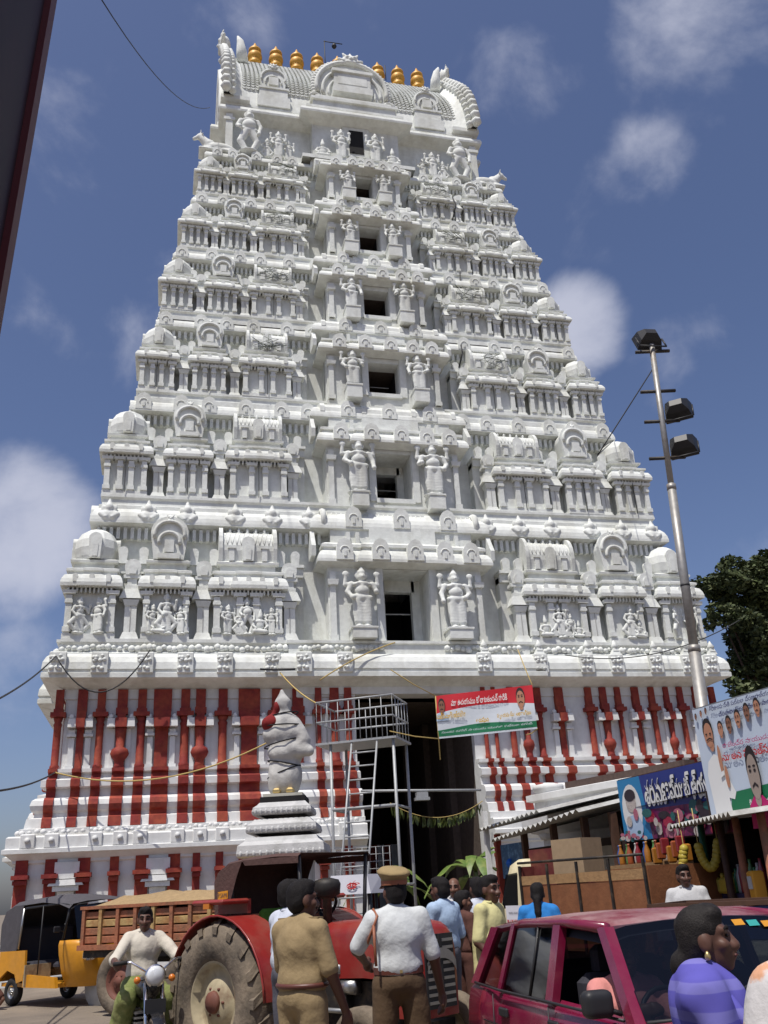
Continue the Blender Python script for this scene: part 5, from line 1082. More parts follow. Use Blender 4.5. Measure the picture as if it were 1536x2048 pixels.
def lungi(o, V, fx, hp, B):
    cl = [('e', fx(B['pel']), (.21, .18, .13))]
    for s_ in 'LR': H_, K_, A_ = V['hip'+s_], V['knee'+s_], V['ank'+s_]; cl += [('c', fx(H_), fx(K_), .12, .105), ('c', fx(K_), fx(K_.lerp(A_, .85)), .105, .12)]
    cl += [('c', fx((V['kneeL']+V['kneeR'])/2-Vector((0, .05, .05))), fx((V['hipL']+V['hipR'])/2), .08, .1)]
    link('lungi', sdf_mesh('lungi', cl, .014, .05, C_GREEN, noise=.016, nscale=18, seed=33), o)
person((mq[0]-math.cos(maz)*.28, mq[1]-math.sin(maz)*.28, -.06), maz, 1.66, dict(hipL=(-.1, 0, .90), hipR=(.1, 0, .90), kneeL=(-.22, .40, .82), kneeR=(.22, .40, .82), ankL=(-.26, .22, .40), ankR=(.26, .22, .40), elL=(-.34, .20, 1.20), elR=(.34, .20, 1.20), wrL=(-.36, .50, 1.18), wrR=(.36, .50, 1.18), curl=(1.2, 0, 0)), C_CREAM, 'rolled', None, SKIN2, 'moustache', label='motorcycle rider in open cream shirt and green lungi', extra=lungi, seed=31, seated=True, res=.0115, head_az=R(-12))

# ---------------------------------------------------------------- maroon hatchback
cA = at(945, 1965, 7.3); cB = at(1247, 2021, 5.25); caz = math.atan2(cB.y-cA.y, cB.x-cA.x); cfw = Vector((math.cos(caz), math.sin(caz), 0)); clf = Vector((-cfw.y, cfw.x, 0))
# right-hand flank lies on the line cA-cB (y = -0.72 local); the A-pillar foot is at x = +0.55
co = Vector((cB.x, cB.y, 0))-cfw*.62+clf*.74
CA = empty('hatchback_car', co, caz, 'dusty maroon hatchback car with its front window down', 'car')
st = [(-1.92, .62, .40, .86, .0), (-1.86, .69, .30, .95, .0), (-1.4, .735, .24, .97, 0), (-.3, .745, .22, .965, 0), (.5, .745, .22, .95, 0), (.66, .74, .22, .94, .0), (1.1, .72, .24, .88, .02), (1.5, .68, .26, .78, .02), (1.66, .60, .34, .68, 0)]
c = MB(); rows = []
for (x, hw, z0, z1, cr_) in st:
    r_ = [(x, -hw*.9, z0)]+[(x, -hw*f_, z0+(z1-z0)*z_) for f_, z_ in ((.98, .12), (1.0, .4), (1.02, .62), (1.0, .82), (.965, .95), (.90, 1.0))]+[(x, -hw*.5, z1+cr_+.012), (x, 0, z1+cr_+.02)]
    rows.append(r_+[(a, -b_, d_) for a, b_, d_ in r_[-2::-1]])
n = len(rows[0]); 
fs_ = []
for k in range(len(rows)-1):
    for i in range(n-1):
        # leave the cabin open between the windows
        if -1.8 < st[k][0] < .62 and 6 <= i <= n-8: continue
        fs_.append((k*n+i, k*n+i+1, k*n+n+i+1, k*n+n+i))
fs_ += [tuple((len(rows)-1)*n+i for i in range(n)), tuple(range(n-1, -1, -1))]
c.add([v for r_ in rows for v in r_], fs_, MAROON, True); c.b2(-1.7, .7, -.66, .66, .26, .34, BLKP); c.build('body', CA)
# roof and pillars
zr = 1.385
c = MB(); rr = [(-1.50, .56, 1.30), (-1.36, .585, 1.355), (-.85, .60, 1.385), (-.2, .60, 1.40), (.15, .585, 1.375), (.24, .57, 1.35)]; rows = []
for (x, hw, z) in rr: rows.append([(x, -hw, z-.05), (x, -hw*.96, z-.012), (x, -hw*.8, z+.008), (x, -hw*.4, z+.022), (x, 0, z+.026), (x, hw*.4, z+.022), (x, hw*.8, z+.008), (x, hw*.96, z-.012), (x, hw, z-.05)])
c.add([v for r_ in rows for v in r_], [(k*9+i, k*9+i+1, k*9+10+i, k*9+9+i) for k in range(len(rows)-1) for i in range(8)], MAROOND, True)
c.add([(x, y*.97, z-.055) for x, y, z in [v for r_ in rows for v in r_]], [(k*9+i, k*9+i+1, k*9+10+i, k*9+9+i) for k in range(len(rows)-1) for i in range(8)], SEATM, True); c.build('roof', CA)
def bar(mb, p, q, w1, d1, mt):   # flat pillar between two points, w along x, d along y
    p, q = Vector(p), Vector(q); mb.add([(p.x-w1, p.y-d1, p.z), (p.x+w1, p.y-d1, p.z), (p.x+w1, p.y+d1, p.z), (p.x-w1, p.y+d1, p.z), (q.x-w1, q.y-d1, q.z), (q.x+w1, q.y-d1, q.z), (q.x+w1, q.y+d1, q.z), (q.x-w1, q.y+d1, q.z)], [(3, 2, 1, 0), (4, 5, 6, 7), (0, 1, 5, 4), (1, 2, 6, 5), (2, 3, 7, 6), (3, 0, 4, 7)], mt)
for s_ in (-1, 1):
    c = MB(); bar(c, (.66, s_*.70, .93), (.22, s_*.575, 1.36), .045, .03, MAROON); bar(c, (-.30, s_*.715, .95), (-.30, s_*.605, 1.37), .05, .025, MAROON); bar(c, (-1.12, s_*.71, .955), (-1.02, s_*.60, 1.36), .03, .022, MAROON); bar(c, (-1.74, s_*.64, .955), (-1.44, s_*.56, 1.33), .07, .04, MAROON)
    c.tube([(.24, s_*.575, 1.352), (-.2, s_*.605, 1.375), (-.85, s_*.605, 1.362), (-1.44, s_*.565, 1.312)], .03, MAROON, 8); c.build('pillars', CA)
    c = MB()
    if s_ > 0: c.add([(.58, .715, .955), (-.26, .72, .96), (-.26, .615, 1.35), (.16, .60, 1.34)], [(0, 1, 2, 3)], GLD)
    c.add([(-.34, s_*.72, .96), (-1.1, s_*.715, .962), (-1.0, s_*.61, 1.345), (-.34, s_*.615, 1.352)], [(0, 1, 2, 3)], GLD); c.add([(-1.15, s_*.71, .962), (-1.68, s_*.65, .965), (-1.42, s_*.575, 1.31), (-1.05, s_*.605, 1.34)], [(0, 1, 2, 3)], GLD); c.build('side_window', CA)
    c = MB(); c.tube([(.60, s_*.735, .945), (-.3, s_*.75, .958), (-1.1, s_*.745, .962), (-1.72, s_*.68, .962)], .009, BLKP, 6); c.tube([(-.62, s_*.72, .96), (-.6, s_*.62, 1.35)], .009, BLKP, 5); c.build('window_trim', CA)
    for hx_ in (-.22, -1.0):
        c = MB(); c.box((hx_, s_*.757, .84), (.14, .02, .055), BLKP, bev=.01); c.build('door_handle', CA)
    link('mirror_shell', sdf_mesh('mirror_shell', [('b', (.52, s_*.83, 1.02), (.015, .045, .03), .035)], .012, 0, BLKP), CA); c = MB(); c.box((.464, s_*.83, 1.02), (.01, .12, .08), CHROME); c.tube([(.56, s_*.72, .97), (.54, s_*.8, 1.0)], .014, BLKP, 5); c.build('door_mirror', CA)
    c = MB()
    for dx in (.55, -.30, -1.2): c.tube([(dx, s_*.747, .93), (dx, s_*.76, .6), (dx, s_*.735, .32)], .004, BLKP, 4)
    c.tube([(.9, s_*.737, .72), (-1.4, s_*.752, .76)], .005, BLKP, 4); c.build('door_gap', CA)
    c = MB(); c.box((1.62, s_*.45, .62), (.08, .24, .12), LENS, bev=.03); c.build('headlight', CA)
c = MB(); c.add([(.70, -.67, .945), (.74, 0, .95), (.70, .67, .945), (.24, .56, 1.36), (.25, 0, 1.385), (.24, -.56, 1.36)], [(0, 1, 4, 5), (1, 2, 3, 4)], GL); wsn = c.build('windscreen', CA)
d = MB(); d.tube([(.715, -.67, .94), (.755, 0, .945), (.715, .67, .94)], .012, BLKP, 6); d.tube([(.76, .05, .965), (.6, .45, 1.08)], .008, BLKP, 5); d.tube([(.76, -.35, .965), (.62, .05, 1.07)], .008, BLKP, 5); d.build('wiper', CA)
d = MB()
for k, (u, cm) in enumerate(((.12, AUTOY), (.25, mat('turquoise_sticker', (.03, .30, .28), .6)), (.42, AUTOY), (.55, REDINK))):
    y = .20+.09*k; p0 = Vector((.7-.46*(.88-.02*k), y, .95+.41*(.88-.02*k))); d.add([tuple(p0+Vector((.012, 0, .012))+Vector((-.03*a, b_, .03*a))) for a, b_ in ((0, 0), (0, .07), (1, .07), (1, 0))], [(0, 1, 2, 3)], cm)
d.build('sticker', wsn)
d = MB(); d.add([(-1.78, -.56, .97), (-1.81, 0, .97), (-1.78, .56, .97), (-1.52, .52, 1.31), (-1.53, 0, 1.33), (-1.52, -.52, 1.31)], [(0, 1, 4, 5), (1, 2, 3, 4)], GLD); d.build('rear_window', CA)
for wx in (1.05, -1.26):
    for s_ in (-1, 1): wheel(CA, (wx, s_*.66, .27), .27, .16, .16, RUBB, STEEL, 0)
for (sx_, sy_) in ((.0, -.33), (.0, .33), (-1.05, 0)):
    c = MB(); wd = .48 if sx_ == 0 else 1.15; c.box((sx_+.1, sy_, .52), (.5, wd, .16), SEATM, bev=.05); c.box((sx_-.2, sy_, .82), (.14, wd, .56), SEATM, bev=.05)
    if sx_ == 0: c.box((sx_-.23, sy_, 1.16), (.09, .25, .17), SEATM, bev=.03)
    c.build('seat', CA)
c = MB(); c.box((.58, 0, .82), (.3, 1.3, .2), BLKP, bev=.05); c.tube([tuple(Vector((.38, -.33, .88))+.18*Vector((.35*math.sin(a)*-1, math.cos(a), math.sin(a)*.93))) for a in np.arange(0, 6.28, .3)], .014, BLKP, 6, closed=True); c.build('dashboard', CA)
c = MB(); c.box((1.70, 0, .40), (.12, 1.2, .18), BLKP, bev=.04); c.build('bumper', CA)
dp = co+cfw*(.04)-clf*.40
person((dp.x, dp.y, -.32), caz, 1.66, dict(hipL=(-.1, 0, .98), hipR=(.1, 0, .98), kneeL=(-.13, .44, 1.02), kneeR=(.13, .44, 1.02), ankL=(-.13, .62, .72), ankR=(.13, .62, .72), elL=(-.25, .16, 1.20), elR=(.27, .14, 1.22), wrL=(-.14, .36, 1.30), wrR=(.16, .36, 1.30)), C_PINK, 'half', C_GREY, SKIN2, 'moustache', label='car driver in pink shirt behind the open front window', seed=41, seated=True, res=.012)
# ================================================================ woman and man close to the camera
C_PURP = bpy.data.materials.new('purple_striped_sari'); C_PURP.use_nodes = True; t_ = C_PURP.node_tree; bs = t_.nodes['Principled BSDF']; bs.inputs['Roughness'].default_value = .85; bs.inputs['Specular IOR Level'].default_value = .2
tcx = N(t_, 'ShaderNodeTexCoord'); wv = N(t_, 'ShaderNodeTexWave', i_Scale=3.2, i_Distortion=1.0, i_Detail=1.0); wv.bands_direction = 'Z'; t_.links.new(tcx.outputs['Object'], wv.inputs['Vector'])
rp = N(t_, 'ShaderNodeValToRGB'); rp.color_ramp.elements[0].position = .62; rp.color_ramp.elements[1].position = .72; rp.color_ramp.elements[0].color = (.105, .095, .40, 1); rp.color_ramp.elements[1].color = (.17, .16, .46, 1); t_.links.new(wv.outputs['Fac'], rp.inputs[0]); t_.links.new(rp.outputs[0], bs.inputs['Base Color'])
def sari(o, V, fx, hp, B):
    ch, pel, nk = B['chest'], B['pel'], B['neck']
    cl = [('e', fx(ch+Vector((.0, .0, .0))), (.215, .165, .22)), ('e', fx(B['waist']), (.19, .15, .2)), ('c', fx(V['shL']+Vector((0, 0, -.02))), fx(V['shR']+Vector((0, 0, -.02))), .085, .085), ('c', fx(nk+Vector((-.02, -.05, -.06))), fx(nk+Vector((.02, -.035, .0))), .095, .075), ('c', fx(V['shR']), fx(V['elR']), .085, .075), ('c', fx(V['shL']), fx(V['elL']), .085, .075), ('c', fx(V['elR']), fx(V['wrR']), .07, .06),
          ('e', fx(pel), (.2, .17, .15)), ('c', (0, 0, .85), (0, .02, .12), .2, .25)]
    link('sari', sdf_mesh('sari', cl, .012, .05, C_PURP, noise=.013, nscale=17, seed=77), o)
    b = MB(); b.tube([fx(nk+Vector((.085, .05, -.03))), fx(V['shR']+Vector((-.03, .09, -.02))), fx(ch+Vector((.13, .17, -.05))), fx(ch+Vector((.09, .185, -.22))), fx(B['waist']+Vector((.0, .17, -.05)))], [.02, .026, .026, .024, .02], C_PURP, 8); b.build('sari_fold', o)
    b = MB()
    for sg in (-1, 1): b.lathe(hp(sg*.088, -.012, -.05), [(.004, -.018), (.012, -.01), (.013, 0), (.008, .012), (.003, .018)], BRASS, 8)
    b.build('earring', o)
wq = ground_at(1388, 3.8)
person(wq, VIEW-R(112), 1.50, dict(elL=(-.22, .02, 1.14), elR=(.22, .06, 1.14), wrL=(-.15, .18, 1.0), wrR=(.15, .2, 1.0)), None, 'half', None, SKIN2, 'bun', HAIRG, 'woman in purple striped sari with hair in a bun', sari, head_az=R(4), head_tilt=R(-6), seed=61, res=.0085)
C_WPR = cloth('white_orange_print', (.60, .58, .58), .05, c2=(.62, .33, .20), vs=5.0, stops=(.56, .62))
person(ground_at(1662, 2.5), VIEW+R(0), 1.66, None, C_WPR, 'half', C_GREY, SKIN2, 'short', label='passer-by in white and orange printed shirt beside the woman in purple', seed=62)
0 and person(ground_at(1562, 8.2), VIEW+R(100), 1.68, dict(elL=(-.26, .1, 1.14), wrL=(-.2, .3, 1.16)), C_BROWN, 'half', C_GREY, SKIN2, 'short', label='man in dark shirt reaching over the painted cart', seed=63)

# ================================================================ wrapped statue on its pedestal
GCL = cloth('grey_wrapping_cloth', (.52, .51, .48), .12, c2=(.42, .41, .39), vs=2.0); RCL = cloth('red_cloth', (.19, .02, .02)); CEM = mat('cement_grey', (.50, .50, .49), .9, var=.12, vscale=2.0, c2=(.30, .30, .28), stops=(.5, .75), bump=.3)
sp_ = at(570, 1590, 17.0); zt = sp_.z; sq = Vector((sp_.x, sp_.y, 0)); saz = R(-14)
PE = empty('statue_pedestal', (sq.x, sq.y, 0), saz, 'grey carved stepped pedestal under the cloth-wrapped statue', 'pedestal')
def sqp(h): return [(-h, -h), (h, -h), (h, h), (-h, h)]
c = MB(); c.sweep(sqp(.62), [(.25, 0), (.25, .3), (.1, .32), (.1, .5), (0, .55), (0, 2.0), (.06, 2.05), (.06, 2.1)], CEM); c.build('shaft', PE)
c = MB(); c.b2(-.36, .36, -.65, -.6, 1.2, 1.9, DARK); c.build('plaque', PE)
z = 2.1
for k, (o1, o2, hh) in enumerate(((.34, .22, .30), (.16, .06, .22), (.04, -.04, .20))):
    c = MB(); c.sweep(sqp(.62), [(o1-.14, z), (o1, z+.02), (o1+.02, z+.06), (o1, z+hh*.6), (o2, z+hh*.8), (o2-.05, z+hh), (o2-.2, z+hh)], CEM, captop=True)
    n = 13-k
    for i in range(n):
        u = -1+2*(i+.5)/n; hw = .62+o1
        for (x, y) in ((u*hw, -hw), (-hw, u*hw)): c.lathe((x, y, z+.05), [(.01, -.045), (.035, -.02), (.04, .02), (.02, .05)], CEM, 8)
    c.build('lotus_step', PE); z += hh+.06
c = MB(); c.b2(-.52, .52, -.52, .52, z-.06, z+.03, DARK); c.b2(-.46, .46, -.46, .46, z+.03, z+.08, mat('granite_slab', (.5, .48, .40), .6)); c.build('top_slab', PE); PE.scale = (.76, .76, zt/(z+.08))
prims = [('c', (-.12, 0, .12), (-.12, 0, .55), .16, .17), ('c', (.12, 0, .12), (.1, 0, .55), .15, .17), ('e', (0, 0, .35), (.30, .24, .35)), ('e', (.02, 0, .80), (.34, .28, .25)), ('e', (-.02, 0, 1.15), (.38, .28, .28)), ('e', (-.04, 0, 1.38), (.32, .24, .2)), ('c', (-.02, .0, 1.5), (-.02, 0, 1.66), .13, .13), ('e', (-.02, 0, 1.74), (.14, .16, .16)), ('c', (-.02, 0, 1.8), (-.04, 0, 2.02), .12, .03), ('c', (.2, -.1, .85), (.46, -.12, .78), .15, .09), ('c', (.2, -.05, 1.3), (.36, -.1, 1.0), .13, .12)]
SW = empty('wrapped_statue', (sq.x, sq.y, zt), saz, 'standing statue wrapped in grey cloth tied with rope on the pedestal', 'statue')
me = sdf_mesh('cloth_wrapping', prims, .024, .09, GCL, noise=.022, nscale=9, seed=12); link('cloth_wrapping', me, SW, None, None, (1, 1, .94))
c = MB()
for (zz, r1, tilt) in ((1.22, .385, .0), (.92, .36, .22), (.55, .30, -.18), (.40, .30, .3), (1.44, .27, .1)):
    c.tube([(-.01+r1*math.cos(a), r1*.77*math.sin(a), zz+tilt*math.cos(a)*.35) for a in np.arange(0, 6.28, .3)], .013, DARK, 5, closed=True)
c.build('rope', SW)
c = MB(); c.add([(-.33, -.2, 1.05), (-.20, -.275, 1.2), (-.12, -.25, 1.42), (-.2, -.2, 1.5), (-.34, -.12, 1.38), (-.40, -.1, 1.2)], [tuple(range(6))], RCL); o = c.build('red_shawl', SW)
link('red_shawl', sdf_mesh('red_shawl', [('e', (-.22, -.04, 1.36), (.2, .22, .17)), ('e', (-.12, -.08, 1.66), (.07, .1, .13)), ('c', (-.22, -.05, 1.4), (-.12, -.05, 1.62), .1, .08)], .024, .05, RCL, noise=.02, nscale=9), SW, None, None, (1, 1, .94))
bpy.data.objects.remove(o)
for s_ in (-1, 1):
    c = MB(); c.box((s_*.12, -.14, .05), (.14, .3, .1), BRASS, bev=.03); c.build('foot', SW)

# ================================================================ steel viewing stand with ladder
pL = at(634, 1480, 21.6); pR = at(788, 1478, 21.0); LS = math.atan2(pR.y-pL.y, pR.x-pL.x); wd = math.hypot(pR.x-pL.x, pR.y-pL.y); zp_ = (pL.z+pR.z)/2
ST = empty('viewing_stand', (pL.x, pL.y, 0), LS, 'tall grey steel viewing stand with railing and ladder beside the gate', 'viewing stand'); dp_ = 1.3
GRAYM = mat('grey_steel_paint', (.36, .37, .375), .5, metal=.2, var=.15, vscale=4)
c = MB(); c.b2(-.05, wd+.05, 0, dp_, zp_-.05, zp_, GRAYM); c.build('platform', ST)
for (x, y) in ((.3, .1), (wd-.05, .1), (.3, dp_-.1), (wd-.05, dp_-.1)):
    c = MB(); c.tube([(x, y, 0), (x, y, zp_-.05)], .036, GRAYM, 8); c.build('leg', ST)
c = MB()
for z0 in (1.75, 3.4): c.tube([(.3, .1, z0), (wd-.05, .1, z0)], .04, GRAYM, 6); c.tube([(.3, .1, z0), (.3, dp_-.1, z0)], .03, GRAYM, 6); c.tube([(wd-.05, .1, z0), (wd-.05, dp_-.1, z0)], .03, GRAYM, 6)
c.build('brace', ST)
hr_ = .95
for (x0, y0, x1, y1, n) in ((0, 0, wd, 0, 7), (0, 0, 0, dp_, 4), (wd, 0, wd, dp_, 5), (0, dp_, wd, dp_, 7)):
    c = MB()
    for q_ in (.5, 1.0): c.tube([(x0, y0, zp_+hr_*q_), (x1, y1, zp_+hr_*q_)], .022, GRAYM, 6)
    for k in range(n+1): u = k/n; c.tube([(x0+(x1-x0)*u, y0+(y1-y0)*u, zp_), (x0+(x1-x0)*u, y0+(y1-y0)*u, zp_+hr_)], .011, GRAYM, 6)
    c.build('railing', ST)
c = MB(); l0 = Vector((.55, -.9, 0)); l1 = Vector((.85, .05, zp_)); off = Vector((.62, 0, 0)); c.tube([l0, l1], .025, GRAYM, 6); c.tube([l0+off, l1+off], .025, GRAYM, 6)
for k in range(1, 16): p = l0.lerp(l1, k/16); c.tube([p, p+off], .018, GRAYM, 6)
c.build('ladder', ST)
c = MB()
for k in range(9): c.tube([(.35+k*.16, .06, 1.75), (.35+k*.16, .06, 2.55)], .008, GRAYM, 4)
for k in range(6): c.tube([(.35, .06, 1.8+k*.15), (1.65, .06, 1.8+k*.15)], .008, GRAYM, 4)
o = c.build('wire_mesh', ST); tag(o, kind='stuff')

# ================================================================ flex banner across the gate
def plane_frame(pTL, pTR, h):
    U = (pTR-pTL); U.z = 0; w_ = U.length; U.normalize(); return w_, U
BR_ = mat('flex_red', (.50, .012, .02), .45, spec=.5); BW_ = mat('flex_white', (.58, .62, .66), .45, spec=.5, var=.06, vscale=2); BG_ = mat('flex_green', (.01, .15, .06), .45, spec=.5); YTX = mat('yellow_print', (.55, .33, .03), .6); SKP = mat('printed_skin', (.42, .20, .12), .6); SKP2 = mat('printed_skin_dark', (.22, .10, .06), .6); HRP = mat('printed_hair', (.02, .014, .014), .6); WTX = mat('white_print', (.70, .70, .68), .6); BTX = mat('navy_print', (.03, .03, .12), .6); PTX = mat('magenta_print', (.42, .01, .12), .6); LBP = mat('pale_blue_print', (.40, .52, .68), .6)
pTL = at(871, 1392, 20.2); pTR = at(1066, 1384, 19.8)
BAN = empty('cloth_banner', (0, 0, 0), 0, 'red white and green printed banner hung beside the gate', 'banner')
def surf(nm, parent, A, U, w_, h_, bands, bulge=.03, ns=24):
    """banner sheet of coloured bands with a gentle billow; bands: (material, top curve, bottom curve) as fractions from the top"""
    Nn = Vector((U.y, -U.x, 0)); objs = []
    def P(u, v, off=0): return A+U*(u*w_)+Vector((0, 0, -v*h_))+Nn*(off+bulge*math.sin(u*7.0+v*2)*math.sin(v*3.1)*.8)
    c = MB()
    for (mt, f0, f1) in bands:
        for i in range(ns):
            u0, u1 = i/ns, (i+1)/ns
            for j in range(4):
                q0, q1 = j/4, (j+1)/4
                c.add([P(u0, f0(u0)+(f1(u0)-f0(u0))*q0), P(u1, f0(u1)+(f1(u1)-f0(u1))*q0), P(u1, f0(u1)+(f1(u1)-f0(u1))*q1), P(u0, f0(u0)+(f1(u0)-f0(u0))*q1)], [(0, 1, 2, 3)], mt, True)
    return c.build(nm, parent), P, Nn
bw_, bU = plane_frame(pTL, pTR, 0); bh_ = (pTL.z-at(871, 1478, 20.2).z)
sh, BP, bN = surf('sheet', BAN, pTL, bU, bw_, bh_, ((BR_, lambda u: 0, lambda u: .42-.10*math.sin(u*3.2)), (BW_, lambda u: .42-.10*math.sin(u*3.2), lambda u: .78+.04*math.sin(u*6+2)), (BG_, lambda u: .78+.04*math.sin(u*6+2), lambda u: .96), (BW_, lambda u: .96, lambda u: 1.0)))
def onbanner(s_, u, v, w_, h_, mt, bold=.0, P=BP, U=bU, par=BAN, Nn=bN, W_=bw_, H_=bh_):
    return lettering(s_, par, P(u, v, .045), U, (0, 0, 1), w_*W_, h_*H_, mt, bold)
def portrait(par, P, Nn, u, v, w_, h_, U, W_, H_, skin=SKP, coat=None, moust=True):
    A = P(u, v, .02); Vv = Vector((0, 0, 1)); c = MB()
    def ell(cx, cy, rx, ry, off, mt, n=16, a0=0, a1=2*math.pi): c.add([tuple(A+U*(cx*w_*W_+rx*w_*W_*math.cos(a))+Vv*(cy*h_*H_+ry*h_*H_*math.sin(a))+Nn*off) for a in np.linspace(a0, a1, n, endpoint=False)], [tuple(range(n))], mt)
    if coat: c.add([tuple(A+U*(x*w_*W_)+Vv*(y*h_*H_)+Nn*.0) for x, y in ((-.8, -1.05), (-.7, -.6), (-.3, -.42), (.3, -.42), (.7, -.6), (.8, -1.05))], [tuple(range(6))], coat)
    ell(0, .12, .44, .48, .004, HRP); ell(0, -.04, .40, .46, .008, skin); ell(0, -.5, .2, .14, .006, skin)
    if moust: c.add([tuple(A+U*(x*w_*W_)+Vv*(y*h_*H_)+Nn*.012) for x, y in ((-.2, -.22), (0, -.15), (.2, -.22), (.2, -.27), (0, -.21), (-.2, -.27))], [tuple(range(6))], HRP)
    for s_ in (-1, 1): ell(s_*.16, .08, .09, .035, .012, HRP, 8); ell(s_*.16, .17, .11, .025, .012, HRP, 8)
    return c.build('portrait', par)
onbanner('మా ఉదయము కోలాటకందన్ గారికి', .45, .20, .58, .17, WTX, .012)
onbanner('ముఖ్యమంత్రి అభ్యర్థిగా', .155, .50, .30, .16, YTX, .03); onbanner('తరుపున', .465, .67, .13, .12, YTX, .03); onbanner('హృదయపూర్వక శుభాకాంక్షలు', .79, .64, .34, .15, YTX, .03); onbanner('సుంకర రమేష్ నాయుడు యువత పట్టణ కమిటీ', .5, .87, .92, .06, BW_)
portrait(BAN, BP, bN, .06, .27, .08, .32, bU, bw_, bh_, SKP2, LBP); portrait(BAN, BP, bN, .87, .28, .10, .42, bU, bw_, bh_, SKP)
for (u, v, e) in ((0, 0, Vector((-1.05, -.2, .55))), (0, 1, Vector((-1.15, -.2, .15))), (1, 0, Vector((.25, 1.2, 1.1))), (1, 1, Vector((.3, 1.4, .1)))):
    c = MB(); A = BP(u, v); c.tube([A, A+e*.5+Vector((0, 0, -.03)), A+e], .012, ROPE, 5); c.build('tie_rope', BAN)
c = MB(); A = BP(0, 1); c.tube([A+Vector((0, 0, bh_)), A+Vector((0, 0, -.45))], .014, ROPE, 5); c.build('tie_rope', BAN)

# ================================================================ leaves at the gate
LEAF = mat('mango_leaf', (.055, .085, .02), .5, var=.35, vscale=6.0, c2=(.12, .13, .03), stops=(.45, .6)); BANL = mat('banana_leaf', (.10, .17, .035), .45, var=.25, vscale=4.0, c2=(.19, .23, .06), stops=(.45, .65)); STEM = mat('green_stem', (.20, .24, .10), .7, var=.2)
GA = empty('leaf_garland', (0, 0, 0), 0, 'string of mango leaves hung across the temple gate', 'garland'); ga = onY(780, 1606, -.9); gb = onY(965, 1602, -.9); rg = np.random.default_rng(9)
def cate(a, b_, sag, n=14): return [a.lerp(b_, k/n)+Vector((0, 0, -sag*4*(k/n)*(1-k/n))) for k in range(n+1)]
gp = cate(ga, gb, .42, 24); c = MB(); c.tube(gp, .012, ROPE, 5); c.build('string', GA)
lm = MB(); lm.add([(0, 0, 0), (.035, .01, -.07), (.03, .012, -.17), (0, 0, -.26), (-.03, -.012, -.17), (-.035, -.01, -.07)], [(0, 1, 2, 3), (0, 3, 4, 5)], LEAF); lm = lm.mesh('leaf')
for k in range(1, 24):
    for q_ in range(4): link('leaf', lm, GA, gp[k]+Vector((rg.uniform(-.08, .08), 0, 0)), (rg.uniform(-.3, .3), rg.uniform(-.35, .35), rg.uniform(0, 6)), (1.15,)*3)
def banana(loc, h, n, seed, label):
    rg = np.random.default_rng(seed); o = empty('banana_plant', loc, 0, label, 'plant', None)
    c = MB(); c.tube([(0, 0, 0), (.03, 0, h*.35), (0, .02, h*.62)], [.11, .09, .06], STEM, 10); c.build('stem', o)
    for k in range(n):
        a = k*2.4+rg.uniform(-.3, .3); ln = h*rg.uniform(.42, .62); el = rg.uniform(.55, 1.25); base = Vector((0, 0, h*(.55+.07*(k % 3)))); d = Vector((math.cos(a), math.sin(a), 0)); sd = Vector((-d.y, d.x, 0)); c = MB(); L_, R__ = [], []
        for i in range(9):
            t = i/8; p = base+d*(ln*math.cos(el)*t*1.3)+Vector((0, 0, ln*(math.sin(el)*t-1.15*t*t*(.6+.5*math.cos(el))))); w_ = .12*h/2.6*math.sin(math.pi*min(1, t*.93+.07))**.7
            L_.append(p+sd*w_+Vector((0, 0, -.35*w_+.04*math.sin(i*2.1)))); R__.append(p-sd*w_+Vector((0, 0, -.35*w_+.04*math.cos(i*1.7)))); L_[-1].freeze if False else None
            if i == 0: mid = [p]
            else: mid.append(p)
        vs = mid+L_+R__; fs = [(i, i+1, 10+i, 9+i) for i in range(8)]+[(i+1, i, 18+i, 19+i) for i in range(8)]; c.add(vs, fs, BANL, True); c.build('leaf', o)
    return o
q = onY(772, 1700, -2.2); banana((q.x, -2.2, 0), 2.9, 7, 1, 'banana plant tied at the gate beside the viewing stand')
q = onY(948, 1700, -2.2); banana((q.x, -2.2, 0), 3.2, 9, 2, 'banana plant tied at the gate below the printed banner')
q0 = onY(722, 1582, -1.2); q1 = onY(962, 1580, -1.2); c = MB(); c.tube([q0, q1], .035, GRAYM, 8); o = c.build('cross_pipe'); tag(o, 'grey steel pipe fixed across the temple gate opening', 'pipe')
c = MB(); qm = onY(843, 1583, -1.2); c.b2(qm.x-.16, qm.x+.16, -1.3, -1.1, qm.z-.16, qm.z-.02, GRAYM); c.b2(qm.x-.2, qm.x+.2, -1.32, -1.08, qm.z-.24, qm.z-.16, GRAYM); o = c.build('hanging_lamp'); tag(o, 'small grey box lamp hung under the pipe in the gate', 'lamp')

# ================================================================ white trapezoid kiosk sign
kq = at(706, 1770, 12.6); KI = empty('kiosk_sign', (kq.x, kq.y, 0), R(-10), 'white tapered box sign with a red letter on thin posts', 'sign')
c = MB(); P0 = [(-.38, -.2), (.30, -.2), (.42, .2), (-.3, .2)]; zk = kq.z-.11
c.add([(x, y, zk) for x, y in ((-.40, -.22), (.22, -.22), (.44, .2), (-.2, .2))]+[(x, y, zk+.23) for x, y in ((-.28, -.18), (.18, -.18), (.38, .16), (-.14, .16))], [(3, 2, 1, 0), (4, 5, 6, 7), (0, 1, 5, 4), (1, 2, 6, 5), (2, 3, 7, 6), (3, 0, 4, 7)], PAPER); c.build('box', KI)
lettering('తా', KI, (.0, -.225, zk+.11), (1, 0, 0), (0, .15, 1), .17, .10, REDINK, .02)
for (x, y) in ((-.3, -.15), (.2, -.15), (.3, .12)):
    c = MB(); c.tube([(x, y, 0), (x, y, zk)], .022, BLKP, 6); c.build('post', KI)

